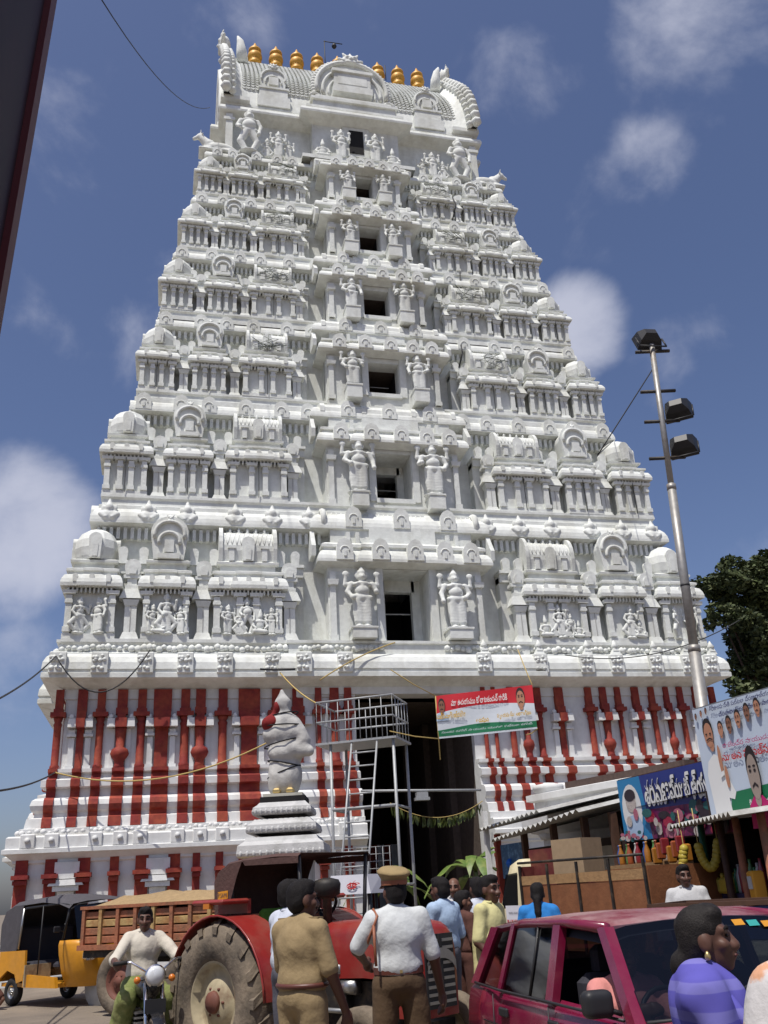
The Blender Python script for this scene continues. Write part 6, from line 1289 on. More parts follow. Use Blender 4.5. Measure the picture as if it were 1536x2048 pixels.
# ================================================================ floodlight mast
m0 = at(1425, 1560, 15.6); m1 = at(1303, 690, 16.2); FM = empty('floodlight_mast', (m0.x, m0.y, 0), 0, 'tall steel floodlight mast with cross arms behind the billboard', 'floodlight mast')
base = Vector((m0.x, m0.y, 0)); dirm = (m1-m0).normalized(); foot = m0-dirm*(m0.z/dirm.z); FM.location = (foot.x, foot.y, 0)
Lm = (m1-foot).length; mp = lambda s_: dirm*s_
POLE = mat('mast_steel', (.34, .33, .31), .5, metal=.5, var=.2, vscale=3, c2=(.24, .17, .12), stops=(.55, .75))
c = MB(); c.tube([mp(0), mp(Lm*.45)], .10, POLE, 14); c.tube([mp(Lm*.45), mp(Lm*.72)], .078, POLE, 14); c.tube([mp(Lm*.72), mp(Lm)], .055, POLE, 14); c.build('pole', FM)
c = MB()
for s_ in (.45, .72): c.tube([mp(Lm*s_-.06), mp(Lm*s_+.05)], .125 if s_ < .5 else .10, POLE, 14)
c.build('collar', FM) if 0 else None
for s_ in (.45, .72): c = MB(); c.tube([mp(Lm*s_-.06), mp(Lm*s_+.05)], .105 if s_ < .5 else .084, POLE, 14); c.build('collar', FM)
for s_ in (.35, .55, .3): c = MB(); c.tube([mp(Lm*s_-.02), mp(Lm*s_+.02)],   .105 if s_ < .45 else .083, CABLE, 14); c.build('band', FM)
ach = (cr-Vector((0, 0, cr.z))).normalized()
fl = MB()      # flood lamp: rounded reflector box facing local -y
rows = []
for (y, w_, z0, z1) in ((-.22, .26, -.20, .20), (-.20, .27, -.21, .21), (.0, .22, -.15, .17), (.12, .12, -.06, .09)): rows.append([(-w_, y, z0), (w_, y, z0), (w_, y, z1), (-w_, y, z1)])
fl.add([v for r_ in rows for v in r_], [(k*4+i, k*4+(i+1) % 4, k*4+4+(i+1) % 4, k*4+4+i) for k in range(3) for i in range(4)]+[(12, 13, 14, 15)], BLKP); fl.add([(x*.98, -.222, z) for x, z in ((-.26, -.2), (.26, -.2), (.26, .2), (-.26, .2))], [(0, 1, 2, 3)], LENS)
for s_ in (-1, 1): fl.tube([(s_*.29, -.05, 0), (s_*.29, -.05, -.3)], .018, BLKP, 5)
fl.tube([(-.29, -.05, -.3), (.29, -.05, -.3)], .018, BLKP, 5); flm = fl.mesh('flood_lamp')
for k, (py, lamp) in enumerate(((703, 1), (783, 0), (842, 2), (915, 2))):
    s_ = min((abs((lambda q: (1024-CAMF*((q-CPOS).dot(cu))/((q-CPOS).dot(cf))))(foot+mp(Lm*u))-py), u) for u in np.linspace(.3, 1, 400))[1]*Lm
    c = MB(); p = mp(s_); c.tube([p-ach*.34, p+ach*.34], .035, IRON, 4); arm = c.build('cross_arm', FM)
    if lamp == 1: link('flood_lamp', flm, FM, p+ach*.0+Vector((0, 0, .36)), (R(25), 0, R(175)), (.95,)*3)
    if lamp == 2: link('flood_lamp', flm, FM, p+ach*.33+Vector((0, 0, .30)), (R(20), R(0), R(140)), (.95,)*3)
o = MB(); o.tube([foot+mp(Lm*.955)-foot, (foot+mp(Lm*.8)-foot)+Vector((-1.1, .6, 0)), onY(1228, 880, 1.0)-foot], .012, CABLE, 5); o.build('stay_wire', FM)
# ================================================================ small cream truck with plank body
tA = at(990, 1800, 15.6); tB = at(1245, 1800, 13.4); taz = math.atan2(tA.y-tB.y, tA.x-tB.x)
_l = Vector((-math.sin(taz), math.cos(taz), 0))*.75; tB = tB-_l
TK = empty('small_truck', (tB.x, tB.y, 0), taz, 'small cream truck with tall brown plank body parked at the shops', 'truck'); tl = math.hypot(tA.x-tB.x, tA.y-tB.y); TK.scale = (1, 1, 1.06)
BPL = mat('brown_ply', (.20, .075, .03), .75, var=.2, vscale=2.0, c2=(.27, .11, .045), stops=(.4, .7), bump=.2); TANB = mat('tan_plank', (.34, .20, .09), .8, var=.25, vscale=3.0, bump=.3); DRED = mat('dark_red_board', (.13, .02, .02), .75, var=.25, vscale=3.0, c2=(.17, .05, .03)); CARD = mat('cardboard', (.33, .235, .14), .85, var=.15, vscale=3.0)
# local x forward (cab at far end), +y left = towards the road
cx0 = tl-.78
c = MB(); rows = []
for (z, xf_, hw) in ((.55, .74, .72), (1.0, .78, .74), (1.15, .74, .74), (1.55, .52, .70), (1.78, .40, .66), (1.86, .2, .6)): rows.append([(cx0, -hw, z), (cx0+xf_*.8, -hw, z), (cx0+xf_, -hw*.75, z), (cx0+xf_, hw*.75, z), (cx0+xf_*.8, hw, z), (cx0, hw, z)])
c.add([v for r_ in rows for v in r_], [(k*6+i, k*6+i+1, k*6+7+i, k*6+6+i) for k in range(5) for i in range(5)]+[tuple(range(30, 36)), (0, 6, 12, 18, 24, 30, 35, 29, 23, 17, 11, 5)], CREAMP, True); cab = c.build('cab', TK)
c = MB(); c.add([(cx0+.12, .735, 1.2), (cx0+.55, .735, 1.2), (cx0+.42, .69, 1.66), (cx0+.12, .69, 1.68)], [(0, 1, 2, 3)], GLD); c.build('side_window', TK)
c = MB(); c.add([(cx0+.735, -.52, 1.2), (cx0+.735, .52, 1.2), (cx0+.53, .48, 1.58), (cx0+.53, -.48, 1.58)], [(0, 1, 2, 3)], GLD); c.build('windscreen', TK)
c = MB(); c.add([(cx0+.02, .748, .72), (cx0+.42, .748, .72), (cx0+.42, .752, 1.24), (cx0+.02, .752, 1.24)], [(0, 1, 2, 3)], PAPER); pp = c.build('paper_notice', TK)
lettering('PARKING', pp, (cx0+.22, .757, .99), (-1, 0, 0), (0, 0, 1), .36, .13, REDINK, .02); lettering('TEMPLE VEHICLE', pp, (cx0+.22, .757, 1.14), (-1, 0, 0), (0, 0, 1), .26, .03, DINK); lettering('ATTENTION UNIT', pp, (cx0+.22, .757, .86), (-1, 0, 0), (0, 0, 1), .3, .04, DINK); lettering('AP POLICE', pp, (cx0+.22, .757, .78), (-1, 0, 0), (0, 0, 1), .2, .035, DINK)
c = MB(); c.b2(-.2, cx0-.04, -.7, .7, .55, .65, IRON); c.build('chassis', TK)
n = 4; xb0 = -.5
for k in range(n):
    x0 = xb0+(cx0-.05-xb0)*k/n; x1 = xb0+(cx0-.05-xb0)*(k+1)/n
    c = MB(); c.box(((x0+x1)/2, .74, 1.08), (x1-x0-.02, .03, .82), BPL); c.build('side_board', TK)
    c = MB(); c.box(((x0+x1)/2, .745, 1.56), (x1-x0-.01, .035, .12), TANB); c.build('top_plank', TK)
for k in range(n+1):
    x0 = xb0+(cx0-.05-xb0)*k/n; c = MB(); c.box((x0, .77, 1.2), (.035, .03, 1.12), IRON); c.build('stake', TK)
c = MB(); c.tube([(xb0, .77, 1.78), (cx0-.02, .77, 1.80)], .018, IRON, 6); c.build('top_rail', TK)
c = MB(); c.b2(xb0, cx0-.05, -.74, -.71, .65, 1.65, BPL); c.b2(xb0-.03, xb0, -.74, .74, .65, 1.65, BPL); c.b2(cx0-.07, cx0-.04, -.74, .74, .65, 1.75, DRED); c.build('far_boards', TK)
for (x, y) in ((cx0+.35, .66), (0, .66), (cx0+.35, -.66), (0, -.66)): wheel(TK, (x, y, .27), .27, .16, .15, RUBB, STEEL)
c = MB(); c.box((0, 0, 0), (.56, .5, .5), CARD); cb = c.build('cardboard_box', None, (tB.x+math.cos(taz)*(cx0*.62)-math.sin(taz)*.25, tB.y+math.sin(taz)*(cx0*.62)+math.cos(taz)*.25, 1.95), (0, 0, taz+.2)); tag(cb, 'brown cardboard box wrapped on top of the truck load', 'box')
c = MB(); c.box((0, 0, 0), (.62, .6, .55), DRED); cb = c.build('red_crate', None, (tB.x+math.cos(taz)*(cx0*.87)-math.sin(taz)*.2, tB.y+math.sin(taz)*(cx0*.87)+math.cos(taz)*.2, 1.82), (0, 0, taz)); tag(cb, 'dark red wooden crate behind the truck cab', 'crate')

# ================================================================ shop row along the right of the street
s0 = at(1000, 1690, 22.0); s1 = at(1238, 1690, 17.2); s2 = at(1430, 1690, 14.2); s3 = at(1560, 1690, 12.2)
for v in (s0, s1, s2, s3): v.z = 0
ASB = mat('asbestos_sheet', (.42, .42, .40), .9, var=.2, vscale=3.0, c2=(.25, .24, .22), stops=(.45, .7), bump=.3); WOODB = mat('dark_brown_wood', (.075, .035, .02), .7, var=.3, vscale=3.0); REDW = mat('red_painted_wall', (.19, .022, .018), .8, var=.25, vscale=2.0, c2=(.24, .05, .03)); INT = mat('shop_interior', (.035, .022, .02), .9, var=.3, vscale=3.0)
def frame_of(a, b_): U = (b_-a); L_ = U.length; U.normalize(); return U, Vector((U.y, -U.x, 0)), L_      # N points to the road (left of travel towards the camera?)
def corr(mb, p0, p1, d, mt, n=28, amp=.035):
    """corrugated sheet from edge p0-p1 running along vector d"""
    vs = []; U = p1-p0
    for j in (0, .5, 1):
        for i in range(n*2+1): vs.append(p0+U*(i/(2*n))+d*j+Vector((0, 0, amp*(1 if i % 2 else -1))))
    m_ = n*2+1; mb.add(vs, [(j*m_+i, j*m_+i+1, (j+1)*m_+i+1, (j+1)*m_+i) for j in range(2) for i in range(n*2)], mt, True)
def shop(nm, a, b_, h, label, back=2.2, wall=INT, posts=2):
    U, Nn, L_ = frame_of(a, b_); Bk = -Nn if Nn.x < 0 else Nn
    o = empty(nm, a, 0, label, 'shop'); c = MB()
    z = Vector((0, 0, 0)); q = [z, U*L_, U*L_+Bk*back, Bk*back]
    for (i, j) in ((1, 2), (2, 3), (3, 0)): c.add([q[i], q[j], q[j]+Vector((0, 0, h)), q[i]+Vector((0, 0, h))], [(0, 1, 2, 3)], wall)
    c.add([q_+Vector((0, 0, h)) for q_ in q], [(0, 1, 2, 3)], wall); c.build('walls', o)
    return o, U, Bk, L_
# shed with asbestos roof
SH1, U1, B1, L1 = shop('roadside_shed', s0, s1, 2.3, 'low roadside shed with a torn asbestos sheet roof and dark front')
for k, (u0, u1, zz, dz, ov) in enumerate(((0, .62, 3.35, .25, .5), (.25, 1.02, 3.15, .32, .75))):
    p0 = U1*(L1*u0)-B1*ov+Vector((0, 0, zz-.55-.1*k)); p1 = U1*(L1*u1)-B1*ov+Vector((0, 0, zz-.5+dz*.3)); c = MB(); corr(c, p0, p1, B1*2.6+Vector((0, 0, .45)), ASB, 18 if k else 14); c.build('roof_sheet', SH1)
for u in (.0, .28, .55, .8, 1.0):
    c = MB(); p = U1*(L1*u)-B1*.05; c.box((p.x, p.y, 1.35), (.12, .12, 2.7), RED if u == 0 else WOODB); c.build('post', SH1)
c = MB(); p = U1*(L1*.12)-B1*.02; BLS = mat('blue_poster', (.03, .10, .20), .6, var=.4, vscale=6.0, c2=(.10, .22, .35), stops=(.5, .6)); c.add([U1*(L1*u)-B1*.06+Vector((0, 0, z_)) for u, z_ in ((.03, 1.75), (.26, 1.75), (.26, 2.45), (.03, 2.45))], [(0, 1, 2, 3)], BLS); ps = c.build('blue_poster', SH1)
c = MB(); c.lathe(tuple(U1*(L1*.13)-B1*.09+Vector((0, 0, 2.05))), [(.1, -.01), (.08, .02), (.01, .03)], mat('blue_disc', (.02, .15, .6), .4), 14, axis='y'); c.build('emblem', ps)
c = MB(); p = U1*(L1*.02)-B1*.35; c.box((p.x, p.y, 1.6), (.1, .1, 3.2), WB); c.build('white_post', SH1)
# juice shop
SH2, U2, B2, L2 = shop('juice_shop', s1, s2, 2.7, 'fruit juice shop with open dark front and hanging goods', 2.6)
c = MB(); c.add([U2*(L2*u)-B2*.02+Vector((0, 0, z_)) for u, z_ in ((0, 0), (.62, 0), (.62, 1.75), (0, 1.75))], [(0, 1, 2, 3)], REDW); c.build('red_counter', SH2)
c = MB(); p = U2*(L2*.31)-B2*.1; c.add([U2*(L2*u)+B2*d+Vector((0, 0, z_)) for z_ in (1.75, 1.82) for u, d in ((-.02, -.22), (.64, -.22), (.64, .25), (-.02, .25))], [(3, 2, 1, 0), (4, 5, 6, 7), (0, 1, 5, 4), (1, 2, 6, 5), (2, 3, 7, 6), (3, 0, 4, 7)], TANB); c.build('shelf', SH2)
# sign above the juice shop
A = at(1233, 1562, 16.9); Bp = at(1440, 1515, 13.9); SG = empty('shop_sign', (0, 0, 0), 0, 'blue and pink fruit juice sign with large white lettering', 'shop sign'); sw, sU = plane_frame(A, Bp, 0); shh = A.z-at(1250, 1682, 16.9).z; dzs = (Bp.z-A.z)
slope = Vector((0, 0, dzs/sw)); sN = Vector((sU.y, -sU.x, 0)); sN = -sN if sN.x > 0 else sN
SB = mat('sign_blue', (.018, .035, .20), .5, spec=.4); SC = mat('sign_cyan', (.02, .20, .42), .5, spec=.4); SM = mat('sign_magenta', (.28, .02, .09), .5, var=.4, vscale=4.0, c2=(.12, .01, .08), stops=(.45, .6)); FRU = [mat('print_%s' % n_, c_, .6, var=.35, vscale=9.0) for n_, c_ in (('cream', (.52, .46, .42)), ('crimson', (.36, .02, .06)), ('teal', (.02, .12, .12)), ('pink', (.45, .14, .2)), ('dark', (.03, .02, .03)))]
def SP(u, v, off=0): return A+sU*(u*sw)+slope*(u*sw*.0)+Vector((0, 0, dzs*u-v*shh))+sN*off
c = MB()
c.add([SP(0, 0), SP(.25, 0), SP(.30, 1), SP(0, 1)], [(0, 1, 2, 3)], SC); c.add([SP(.25, 0), SP(1, 0), SP(1, .55), SP(.278, .55)], [(0, 1, 2, 3)], SB); c.add([SP(.278, .55), SP(1, .55), SP(1, 1), SP(.3, 1)], [(0, 1, 2, 3)], SM); c.add([SP(u, v, -.04) for u, v in ((-.01, -.02), (1.01, -.02), (1.01, 1.02), (-.01, 1.02))], [(0, 1, 2, 3)], WOODB); board = c.build('board', SG)
def SUv(): return (sU+Vector((0, 0, dzs/sw))).normalized()
def sl_text(s_, u, v, w_, h_, mt, bold, off): return lettering(s_, SG, SP(u, v, off), SUv()*1, (0, 0, 1), w_*sw, h_*shh, mt, bold)
for (s_, u, w_) in (('శరవణ', .42, .25), ('ఫ్రూట్', .64, .19), ('జ్యూస్', .85, .22)):
    for off, mt, bo in ((.012, DINK, .06), (.022, WTX, .025)): sl_text(s_, u, .30, w_, .42, mt, bo, off)
rg = np.random.default_rng(21); c = MB()
def disc(mb, P, u, v, ru, rv, off, mt, n=12): mb.add([P(u+ru*math.cos(a), v+rv*math.sin(a), off) for a in np.linspace(0, 2*math.pi, n, endpoint=False)], [tuple(range(n))], mt)
for k in range(46): disc(c, SP, rg.uniform(.3, .98), rg.uniform(.60, .97), rg.uniform(.02, .055), rg.uniform(.04, .11), .006+.0012*k, FRU[k % 5])
for k in range(18): disc(c, SP, rg.uniform(.0, .3), rg.uniform(.86, .99), rg.uniform(.012, .03), rg.uniform(.02, .06), .07+.001*k, FRU[(k*3) % 4])
c.build('fruit_print', SG)
c = MB()     # plain generic figure print
disc(c, SP, .13, .52, .105, .42, .004, WTX, 20); disc(c, SP, .135, .80, .09, .20, .008, LBP, 16); disc(c, SP, .13, .40, .055, .16, .012, FRU[0], 16); disc(c, SP, .13, .28, .06, .10, .016, FRU[4], 14); disc(c, SP, .17, .6, .025, .1, .02, FRU[3], 10); disc(c, SP, .09, .7, .03, .09, .02, FRU[0], 10)
c.build('figure_print', SG)
ORD = 'first second third fourth fifth sixth seventh eighth ninth tenth eleventh'.split()
# stock and hanging goods of the shop
def thing_at(p, c, nm, label, cat, group=None): o = c.build(nm, None, p); tag(o, label, cat, group); return o
cols = [mat('bottle_%d' % k, c_, .25, spec=.6) for k, c_ in enumerate(((.03, .08, .25), (.32, .13, .02), (.08, .20, .05), (.28, .07, .025), (.36, .34, .32), (.20, .02, .025)))]
for k in range(11):
    u = .03+.052*k; p = s1+U2*(L2*u)-B2*(.05+.05*(k % 2))+Vector((0, 0, 1.822)); c = MB(); c.lathe((0, 0, 0), [(.045, 0), (.05, .03), (.05, .18), (.022, .25), (.02, .29), (.025, .30), (.02, .32)], cols[k % 6], 10)
    thing_at(p, c, 'bottle', '%s drink bottle, %s from the shed end of the shop shelf' % (('blue', 'amber', 'green', 'orange', 'milky white', 'red')[k % 6], ORD[k]), 'bottle', 'bottles on the shop shelf')
for k in range(7):
    u = .62+.05*k; p = s1+U2*(L2*u)-B2*.3+Vector((0, 0, 1.90+.06*(k % 3))); c = MB(); c.box((0, 0, 0), (.14, .05, .24), cols[(k*2+1) % 6], bev=.03); c.tube([(0, 0, .12), (0, 0, .35)], .004, CABLE, 4)
    thing_at(p, c, 'snack_packet', '%s snack packet, %s hanging from the counter end of the awning' % (('amber', 'orange', 'red', 'amber', 'orange', 'red', 'amber')[k], ORD[k]), 'packet', 'packets hanging in the shop')
YF = mat('yellow_lime', (.40, .31, .04), .5, var=.15, vscale=20)
GU = empty('lime_garland', (0, 0, 0), 0, 'long looped garland of yellow limes hanging in the shop front', 'garland'); lim = MB(); lim.lathe((0, 0, 0), [(.012, -.055), (.045, -.035), (.055, 0), (.045, .035), (.012, .055)], YF, 10); lim = lim.mesh('lime')
gdir = cr; pts = [(1368, 1700), (1366, 1712), (1368, 1726), (1365, 1738)]; pts2 = [(1396, 1692), (1399, 1703), (1403, 1714), (1409, 1724), (1416, 1732), (1420, 1737), (1424, 1734), (1427, 1724), (1429, 1712), (1430, 1700), (1431, 1689)]
gpts = []
for (x, y) in [(1368, 1698), (1367, 1706), (1366, 1714), (1367, 1722), (1366, 1730), (1364, 1738)]+[(1397, 1694), (1399, 1702), (1402, 1710), (1405, 1718), (1409, 1725), (1414, 1731), (1419, 1735), (1425, 1734), (1429, 1728), (1432, 1720), (1433, 1711), (1434, 1702), (1434, 1693), (1435, 1685)]: gpts.append(at(x, y, 13.6))
for k, p in enumerate(gpts): link('lime', lim, GU, p, (k*.7, k*1.3, 0), (1.1, 1.1, 1.1))
c = MB(); c.tube([gpts[0]+Vector((0, 0, .5))]+gpts[:6], .006, ROPE, 4); c.tube([gpts[6]+Vector((0, 0, .5))]+gpts[6:]+[gpts[-1]+Vector((0, 0, .4))], .006, ROPE, 4); c.build('string', GU)
# stall under the billboard
SH3, U3, B3, L3 = shop('drinks_stall', s2, s3, 2.3, 'dark drinks stall under the large billboard', 2.4)
for u in (0, .35, .62, 1.0):
    c = MB(); p = U3*(L3*u)-B3*.2; c.tube([(p.x, p.y, 0), (p.x+.05, p.y, 2.3)], .05, mat('green_post', (.02, .10, .05), .6) if u == 0 else WOODB if u < .6 else ORANGE, 8); c.build('post', SH3)
c = MB(); corr(c, -B3*.6+Vector((0, 0, 2.24)), U3*(L3*1.1)-B3*.6+Vector((0, 0, 2.24)), B3*2.8+Vector((0, 0, .25)), ASB, 16, .03); c.build('roof_sheet', SH3)
c = MB(); c.add([U3*(L3*u)+B3*d+Vector((0, 0, z_)) for z_ in (0, 1.35) for u, d in ((-.1, -.1), (1.0, -.1), (1.0, .4), (-.1, .4))], [(3, 2, 1, 0), (4, 5, 6, 7), (0, 1, 5, 4), (1, 2, 6, 5), (2, 3, 7, 6), (3, 0, 4, 7)], mat('navy_counter', (.025, .025, .07), .6)); c.build('counter', SH3)
for k in range(9):
    p = s2+U3*(L3*(.30+.05*k))-B3*.02+Vector((0, 0, 1.352)); c = MB(); h_ = .3+.05*(k % 3); c.lathe((0, 0, 0), [(.045, 0), (.05, .03), (.05, h_*.62), (.02, h_*.85), (.02, h_)], (mat('green_glass_%d' % k, (.02, .20, .08), .15, spec=.7) if k % 3 == 0 else cols[(k+3) % 6]), 10); thing_at(p, c, 'bottle', '%s soda bottle, ' % ('green' if k % 3 == 0 else ('blue', 'amber', 'green', 'orange', 'milky white', 'red')[(k+3) % 6])+ORD[k]+' from the lime trays on the navy counter', 'bottle', 'soda bottles on the stall counter')
p = s2+U3*(L3*.04)-B3*.0+Vector((0, 0, 1.352))
for k in range(2):
    c = MB(); c.box((0, 0, .1), (.36, .26, .2), YF, bev=.03)
    for i in range(10): c.lathe((-.15+.075*(i % 5), -.05+.1*(i//5), .22), [(.01, -.04), (.035, 0), (.01, .04)], YF, 6)
    thing_at(p+U3*(.42*k), c, 'fruit_tray', ('yellow tray of limes beside the green post' if k == 0 else 'yellow tray of limes next to the soda bottles'), 'tray', 'lime trays on the stall counter')
p = at(1515, 1772, 12.4); c = MB(); c.box((0, 0, 0), (.17, .15, .34), mat('yellow_phone_box', (.55, .26, .02), .5), bev=.02); c.box((-.0, -.08, .04), (.1, .02, .14), GREYP); o = c.build('pay_phone', None, p, (0, 0, math.atan2(U3.y, U3.x))); tag(o, 'yellow coin phone box standing on the stall counter', 'phone')
# billboard
A = at(1384, 1421, 13.2); Bp = at(1536, 1381, 12.0); bbw, bbU = plane_frame(A, Bp, 0); dzb = (Bp.z-A.z); bbh = A.z-at(1414, 1638, 13.2).z; WW = 2.9; kz = dzb/bbw; BB = empty('billboard', (0, 0, 0), 0, 'large pale blue political billboard with portraits on the stall roof', 'billboard')
bbN = Vector((bbU.y, -bbU.x, 0)); bbN = -bbN if bbN.x > 0 else bbN
BBL = mat('billboard_pale', (.50, .57, .66), .45, spec=.5, var=.05, vscale=1); PEA = mat('print_peach', (.62, .42, .30), .6); 
def QP(u, v, off=0): return A+bbU*u+Vector((0, 0, kz*u*.55-v*bbh))+bbN*off      # u in metres, v fraction
def qpoly(mb, pts, off, mt): mb.add([QP(u, v, off) for u, v in pts], [tuple(range(len(pts)))], mt)
c = MB(); qpoly(c, ((0, 0), (WW, 0), (WW, 1), (0, 1)), 0, BBL); qpoly(c, ((-.03, -.02), (WW+.03, -.02), (WW+.03, 1.02), (-.03, 1.02)), -.05, GIRON); c.build('board', BB)
c = MB()
for k in range(9): a = -1.2+k*.3; qpoly(c, ((1.45, .62), (1.45+1.3*math.cos(a-.06), .62+.9*math.sin(a-.06)), (1.45+1.3*math.cos(a+.06), .62+.9*math.sin(a+.06))), .004, PEA)
qpoly(c, ((.50, .80), (WW, .70), (WW, 1), (.42, 1)), .008, BG_); c.build('print_ground', BB)
bbV = Vector((0, 0, 1)); bbUs = (bbU+Vector((0, 0, kz*.55))).normalized()
def bt(s_, u, v, w_, h_, mt, bold=0): return lettering(s_, BB, QP(u, v, .03), bbUs, bbV, w_, h_*bbh, mt, bold)
bt('శ్రీకాళహస్తి పట్టణ ప్రజారాజ్యం యువత', 1.15, .035, 1.5, .05, BTX, .01); bt('ప్రజారాజ్యం పార్టీ నాయకులు', 1.2, .105, 1.25, .05, BTX, .01); bt('నూతన సంవత్సర శుభాకాంక్షలు', 1.35, .485, 1.75, .10, REDINK, .02); bt('రాజేంద్ర నాయుడు', .98, .385, .9, .05, PTX); bt('అధ్యక్షులు', .9, .43, .5, .03, BTX)
c = MB()     # tall figure with joined palms, white shirt
qpoly(c, ((.13, 1.0), (.10, .62), (.16, .50), (.30, .44), (.42, .48), (.50, .66), (.60, .80), (.55, .86), (.45, .84), (.47, 1.0)), .012, WTX)
for (u, v, ru, rv, off, mt) in ((.27, .22, .105, .115, .016, HRP), (.275, .265, .092, .115, .02, SKP), (.30, .36, .05, .06, .018, SKP), (.43, .50, .035, .13, .028, SKP), (.50, .66, .035, .10, .026, SKP), (.24, .255, .02, .008, .026, HRP), (.32, .255, .02, .008, .026, HRP)): disc(c, QP, u, v, ru, rv, off, mt, 14)
qpoly(c, ((.225, .305), (.29, .29), (.355, .305), (.35, .318), (.29, .303), (.23, .318)), .028, HRP); qpoly(c, ((.38, .62), (.46, .6), (.46, .64), (.38, .66)), .03, WTX); c.build('figure_print', BB)
for k, (u, v, sz) in enumerate(((.56, .24, .16), (.74, .215, .17), (.93, .185, .17), (1.12, .15, .17), (1.32, .13, .17), (.10, .075, .07), (.22, .06, .07), (.33, .045, .07))): portrait(BB, lambda u_, v_, off=0: QP(u_, v_, off+.01), bbN, u, v, sz*.8, sz*1.15/ bbh*1.0, bbUs, 1.0, bbh, SKP2 if k % 2 else SKP, None, k not in (0,))
portrait(BB, lambda u_, v_, off=0: QP(u_, v_, off+.014), bbN, 1.02, .68, .26, .42, bbUs, 1.0, bbh, mat('printed_grey_skin', (.30, .24, .2), .6), PTX)
bt('కిరణ్ కుమార్', 1.08, .90, .5, .05, WTX, .01); bt('నాయుడు', 1.02, .955, .25, .035, PEA, .01)
# painted cart in front of the stall
ct = at(1300, 1830, 9.6); c2_ = at(1545, 1830, 9.2); U4 = (c2_-ct); U4.z = 0; L4 = U4.length; U4.normalize(); B4 = Vector((-U4.y, U4.x, 0)); CT = empty('painted_cart', (ct.x, ct.y, 0), math.atan2(U4.y, U4.x), 'wooden vendor cart with dark rail and painted orange and blue panels', 'cart')
zc = at(1420, 1806, 9.4).z
c = MB(); c.b2(0, L4+.8, -.04, .04, zc-.03, zc+.01, WOODB); c.b2(0, L4+.8, .8, .88, zc-.03, zc+.01, WOODB); c.b2(0, .05, 0, .85, zc-.03, zc+.01, WOODB); c.build('top_rail', CT)
for k, (x0, x1, mt) in enumerate(((.05, .55, mat('grey_tarp', (.16, .16, .18), .8, var=.2)), (.56, .86, ORANGE), (.87, 1.25, mat('blue_panel', (.02, .05, .17), .6, var=.3)), (1.26, L4+.7, mat('dark_blue_panel', (.015, .03, .09), .6)))):
    c = MB(); c.b2(x0, x1, -.02, .02, zc-.30, zc-.04, mt); c.build('panel', CT)
c = MB(); c.box((L4*.85, .0, zc-.48), (.9, .5, .34), CREAMP, bev=.1); c.build('cream_tub', CT)
c = MB(); c.b2(0, L4+.8, 0, .85, zc-.36, zc-.31, WOODB); c.build('bed', CT)
for x in (.15, L4+.5):
    for y in (.0, .85): wheel(CT, (x, y, .36), .36, .06, .3, RUBB, IRON, 0, 0, None, 12)
for x in (.1, L4+.6):
    for y in (.06, .8): c = MB(); c.box((x, y, (zc-.36)/2+.1), (.07, .07, zc-.5), WOODB); c.build('leg', CT)

# ================================================================ white compound building between shed and tower
c0 = onY(1078, 1600, -5.0); c1 = onY(1260, 1560, -8.0); CB = empty('compound_wall', (c0.x, c0.y, 0), math.atan2(c1.y-c0.y, c1.x-c0.x), 'white plastered wall with heavy curved cornice behind the shed', 'wall'); Lc = math.hypot(c1.x-c0.x, c1.y-c0.y)+1.5; zt_ = onY(1080, 1572, -5.0).z
c = MB(); c.b2(0, Lc, 0, .5, 0, zt_-.9, WB); c.build('wall_face', CB)
c = MB(); c.sweep([(0, .6), (0, 0), (Lc, 0)], [(.0, zt_-1.15), (.18, zt_-1.1), (.34, zt_-.95), (.36, zt_-.72), (.28, zt_-.62), (.1, zt_-.58), (.08, zt_-.40), (.22, zt_-.36), (.22, zt_-.22), (.0, zt_-.18), (-.4, zt_-.18)], WB, closed=False); c.build('cornice', CB)
c = MB(); c.lathe((.15, .2, zt_-1.25), [(.30, 0), (.36, .1), (.36, .5), (.30, .56), (.33, .7), (.33, 1.1), (.38, 1.15), (.38, 1.25), (.1, 1.3)], WB, 20); c.build('corner_post', CB)
c = MB(); c.b2(.9, Lc, .1, .4, zt_-.18, zt_-.02, mat('dark_brick', (.09, .06, .05), .9, var=.3, vscale=3)); c.build('coping', CB)

# ================================================================ dark shop front close by on the left edge
lc0 = at(47, 300, 2.3); DBR = mat('dark_maroon_wood', (.028, .008, .010), .6, var=.3, vscale=2.0); LB = empty('corner_shop', (lc0.x-math.tan(R(1.5))*lc0.z, lc0.y, 0), 0, 'dark maroon shop front corner at the road edge', 'building')
LB.rotation_euler = (0, R(1.5), 0)
c = MB(); c.b2(-3.2, 0, -2.5, .0, 0, 5.4, DBR); c.build('wall', LB)
c = MB(); c.b2(-.04, .02, -.06, .012, 0, 5.4, mat('maroon_trim', (.10, .015, .015), .5)); c.build('corner_trim', LB)
for k in range(4):
    c = MB(); c.b2(-2.9, -.3, -.015, .012, .3+1.3*k, 1.4+1.3*k, DBR); c.build('panel', LB)
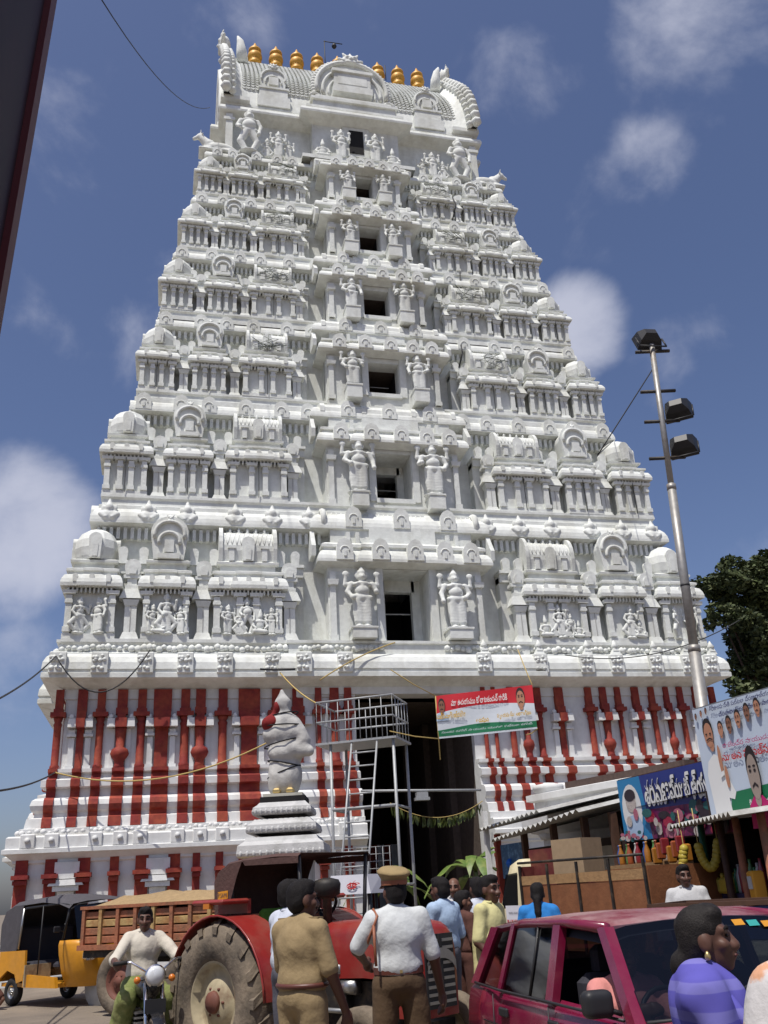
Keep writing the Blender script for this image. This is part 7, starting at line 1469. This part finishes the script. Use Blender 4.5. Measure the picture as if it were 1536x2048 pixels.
# ================================================================ trees
def leafcloud(nm, parent, centers, n, size, mt, seed, drop=.0):
    rg = np.random.default_rng(seed); vs = []; fs = []; wts = np.array([r[0]*r[1]*r[2] for _, r in centers]); wts = wts/wts.sum()
    idx = rg.choice(len(centers), n, p=wts)
    for i in idx:
        c, r = centers[i]; d = rg.normal(size=3); d /= np.linalg.norm(d); q = rg.uniform(.25, 1)**.45; p = np.array(c)+d*np.array(r)*q
        a = rg.normal(size=3); a /= np.linalg.norm(a); b_ = np.cross(a, rg.normal(size=3)); b_ /= np.linalg.norm(b_); s_ = size*rg.uniform(.6, 1.4); k = len(vs); a = a*np.array((1, 1, .7))
        vs += [tuple(p-a*s_), tuple(p+b_*s_*.42), tuple(p+a*s_), tuple(p-b_*s_*.42)]; fs.append((k, k+1, k+2, k+3))
    me = bpy.data.meshes.new(nm); me.from_pydata(vs, [], fs); me.materials.append(mt); o = link(nm, me, parent); tag(o, kind='stuff'); return o
FOL = [mat('tree_leaf_%d' % k, c_, .6, var=.35, vscale=.8, spec=.25) for k, c_ in enumerate(((.045, .06, .025), (.075, .098, .036), (.11, .13, .055)))]
BARK = mat('bark', (.075, .05, .035), .9, var=.3, vscale=4, bump=.5)
def tree(loc, h, crown, label, seed, n=9000, size=.16, mats=(0, 1, 2), tr=.22):
    rg = np.random.default_rng(seed); o = empty('tree', loc, 0, label, 'tree'); c = MB()
    c.tube([(0, 0, 0), (.1, .05, h*.25), (-.05, .1, h*.45)], [tr*1.3, tr, tr*.75], BARK, 10)
    for (cc, r) in crown: c.tube([(-.05, .1, h*.42), tuple((Vector(cc)*.55+Vector((0, 0, h*.42))*.45)), cc], [tr*.55, tr*.3, tr*.1], BARK, 7)
    c.build('trunk', o)
    cl = []
    for (cc, r) in crown:
        for _ in range(7): d = rg.normal(size=3); d /= np.linalg.norm(d); cl.append((tuple(np.array(cc)+d*np.array(r)*.72), tuple(np.array(r)*rg.uniform(.28, .5))))
        cl.append((cc, tuple(np.array(r)*.5)))
    for k in mats: leafcloud('crown', o, [x for i, x in enumerate(cl) if True], n//len(mats), size, FOL[k], seed+k)
    return o
def crown_from_px(base, pts, Y, sq=.8):
    out = []
    for (px, py, r) in pts: q = onY(px, py, Y)-Vector(base); out.append((tuple(q), (r, r, r*sq)))
    return out
tb = (16.5, 5.0, 0); tree(tb, 10, crown_from_px(tb, ((1432, 1165, 1.0), (1475, 1180, 1.5), (1520, 1170, 1.6), (1440, 1230, .9), (1500, 1250, 1.5), (1535, 1300, 1.4), (1505, 1340, 1.1), (1475, 1385, .8), (1530, 1390, 1.3), (1580, 1230, 1.9), (1600, 1340, 1.8)), 5.0), 'dark green tamarind tree beside the right end of the tower', 5, 26000, .15)
tb = (-24, 14, 0); tree(tb, 5, [((0, 0, 4.2), (2.0, 2, 1.3)), ((2.0, -1, 3.6), (1.4, 1.4, 1.0)), ((-2, 0, 3.8), (1.8, 1.8, 1.2)), ((3.2, -2, 2.8), (1.2, 1.2, .9))], 'dusty low tree far behind the auto rickshaw', 8, 9000, .16)
c = MB(); q = onZ(10, 1880); 
hut = empty('low_hut', (-19.5, 4.0, 0), R(8), 'low cream hut with sloping tiled roof behind the auto rickshaw', 'hut'); c.b2(-3, 3, -1.5, 1.5, 0, 1.9, mat('cream_wall', (.40, .36, .28), .9, var=.2)); c.build('wall', hut); c = MB(); c.prism([(-2.0, 1.8), (0, 2.7), (2.0, 1.8)], -3.4, 3.4, mat('dull_tiles', (.22, .15, .11), .9, var=.3, vscale=3), axis='x'); c.build('roof', hut); c = MB(); c.b2(-.5, .5, -1.53, -1.5, 0, 1.6, WOODB); c.build('door', hut)
# ================================================================ overhead wires
def wire(a, b_, sag, label, r=.012, mt=CABLE, n=16):
    c = MB(); c.tube(cate(a, b_, sag, n), r, mt, 5); o = c.build('overhead_wire'); tag(o, label, 'wire'); return o
wire(at(196, -12, 12), onY(420, 215, 3.3), .9, 'thin black wire slanting up from the top of the tower', .012)
wire(onY(-60, 1425, -12), onY(112, 1312, -.6), .15, 'black wire sagging to the left end of the main cornice', .02)
wire(onY(112, 1312, -.75), onY(300, 1300, -.85), 1.1, 'loose black cable looping under the main cornice carvings', .02)
wire(onY(-40, 1585, -12), onY(110, 1545, -.5), .1, 'black wire crossing to the red corner pilaster', .02)
wire(onY(110, 1545, -.52), onY(545, 1480, -3.0), .55, 'yellow rope tied along the red pilasters to the wrapped statue', .02, ROPE)
wire(onY(560, 1345, -1.0), onY(640, 1410, -4.6), .1, 'pale rope from the cornice down to the viewing stand', .02, ROPE)
wire(onY(640, 1360, -1.0), onY(790, 1285, -.5), -.1, 'rope tied from the gate lintel to the middle doorway', .02, ROPE)
wire(onY(1130, 1310, -.9), onY(1480, 1240, -4), .5, 'grey cable strung from the tower to the tree', .016)
wire(onY(590, 1338, -1.1), onY(520, 1338, -1.1), .02, 'dark metal strip lying along the main cornice edge', .03)
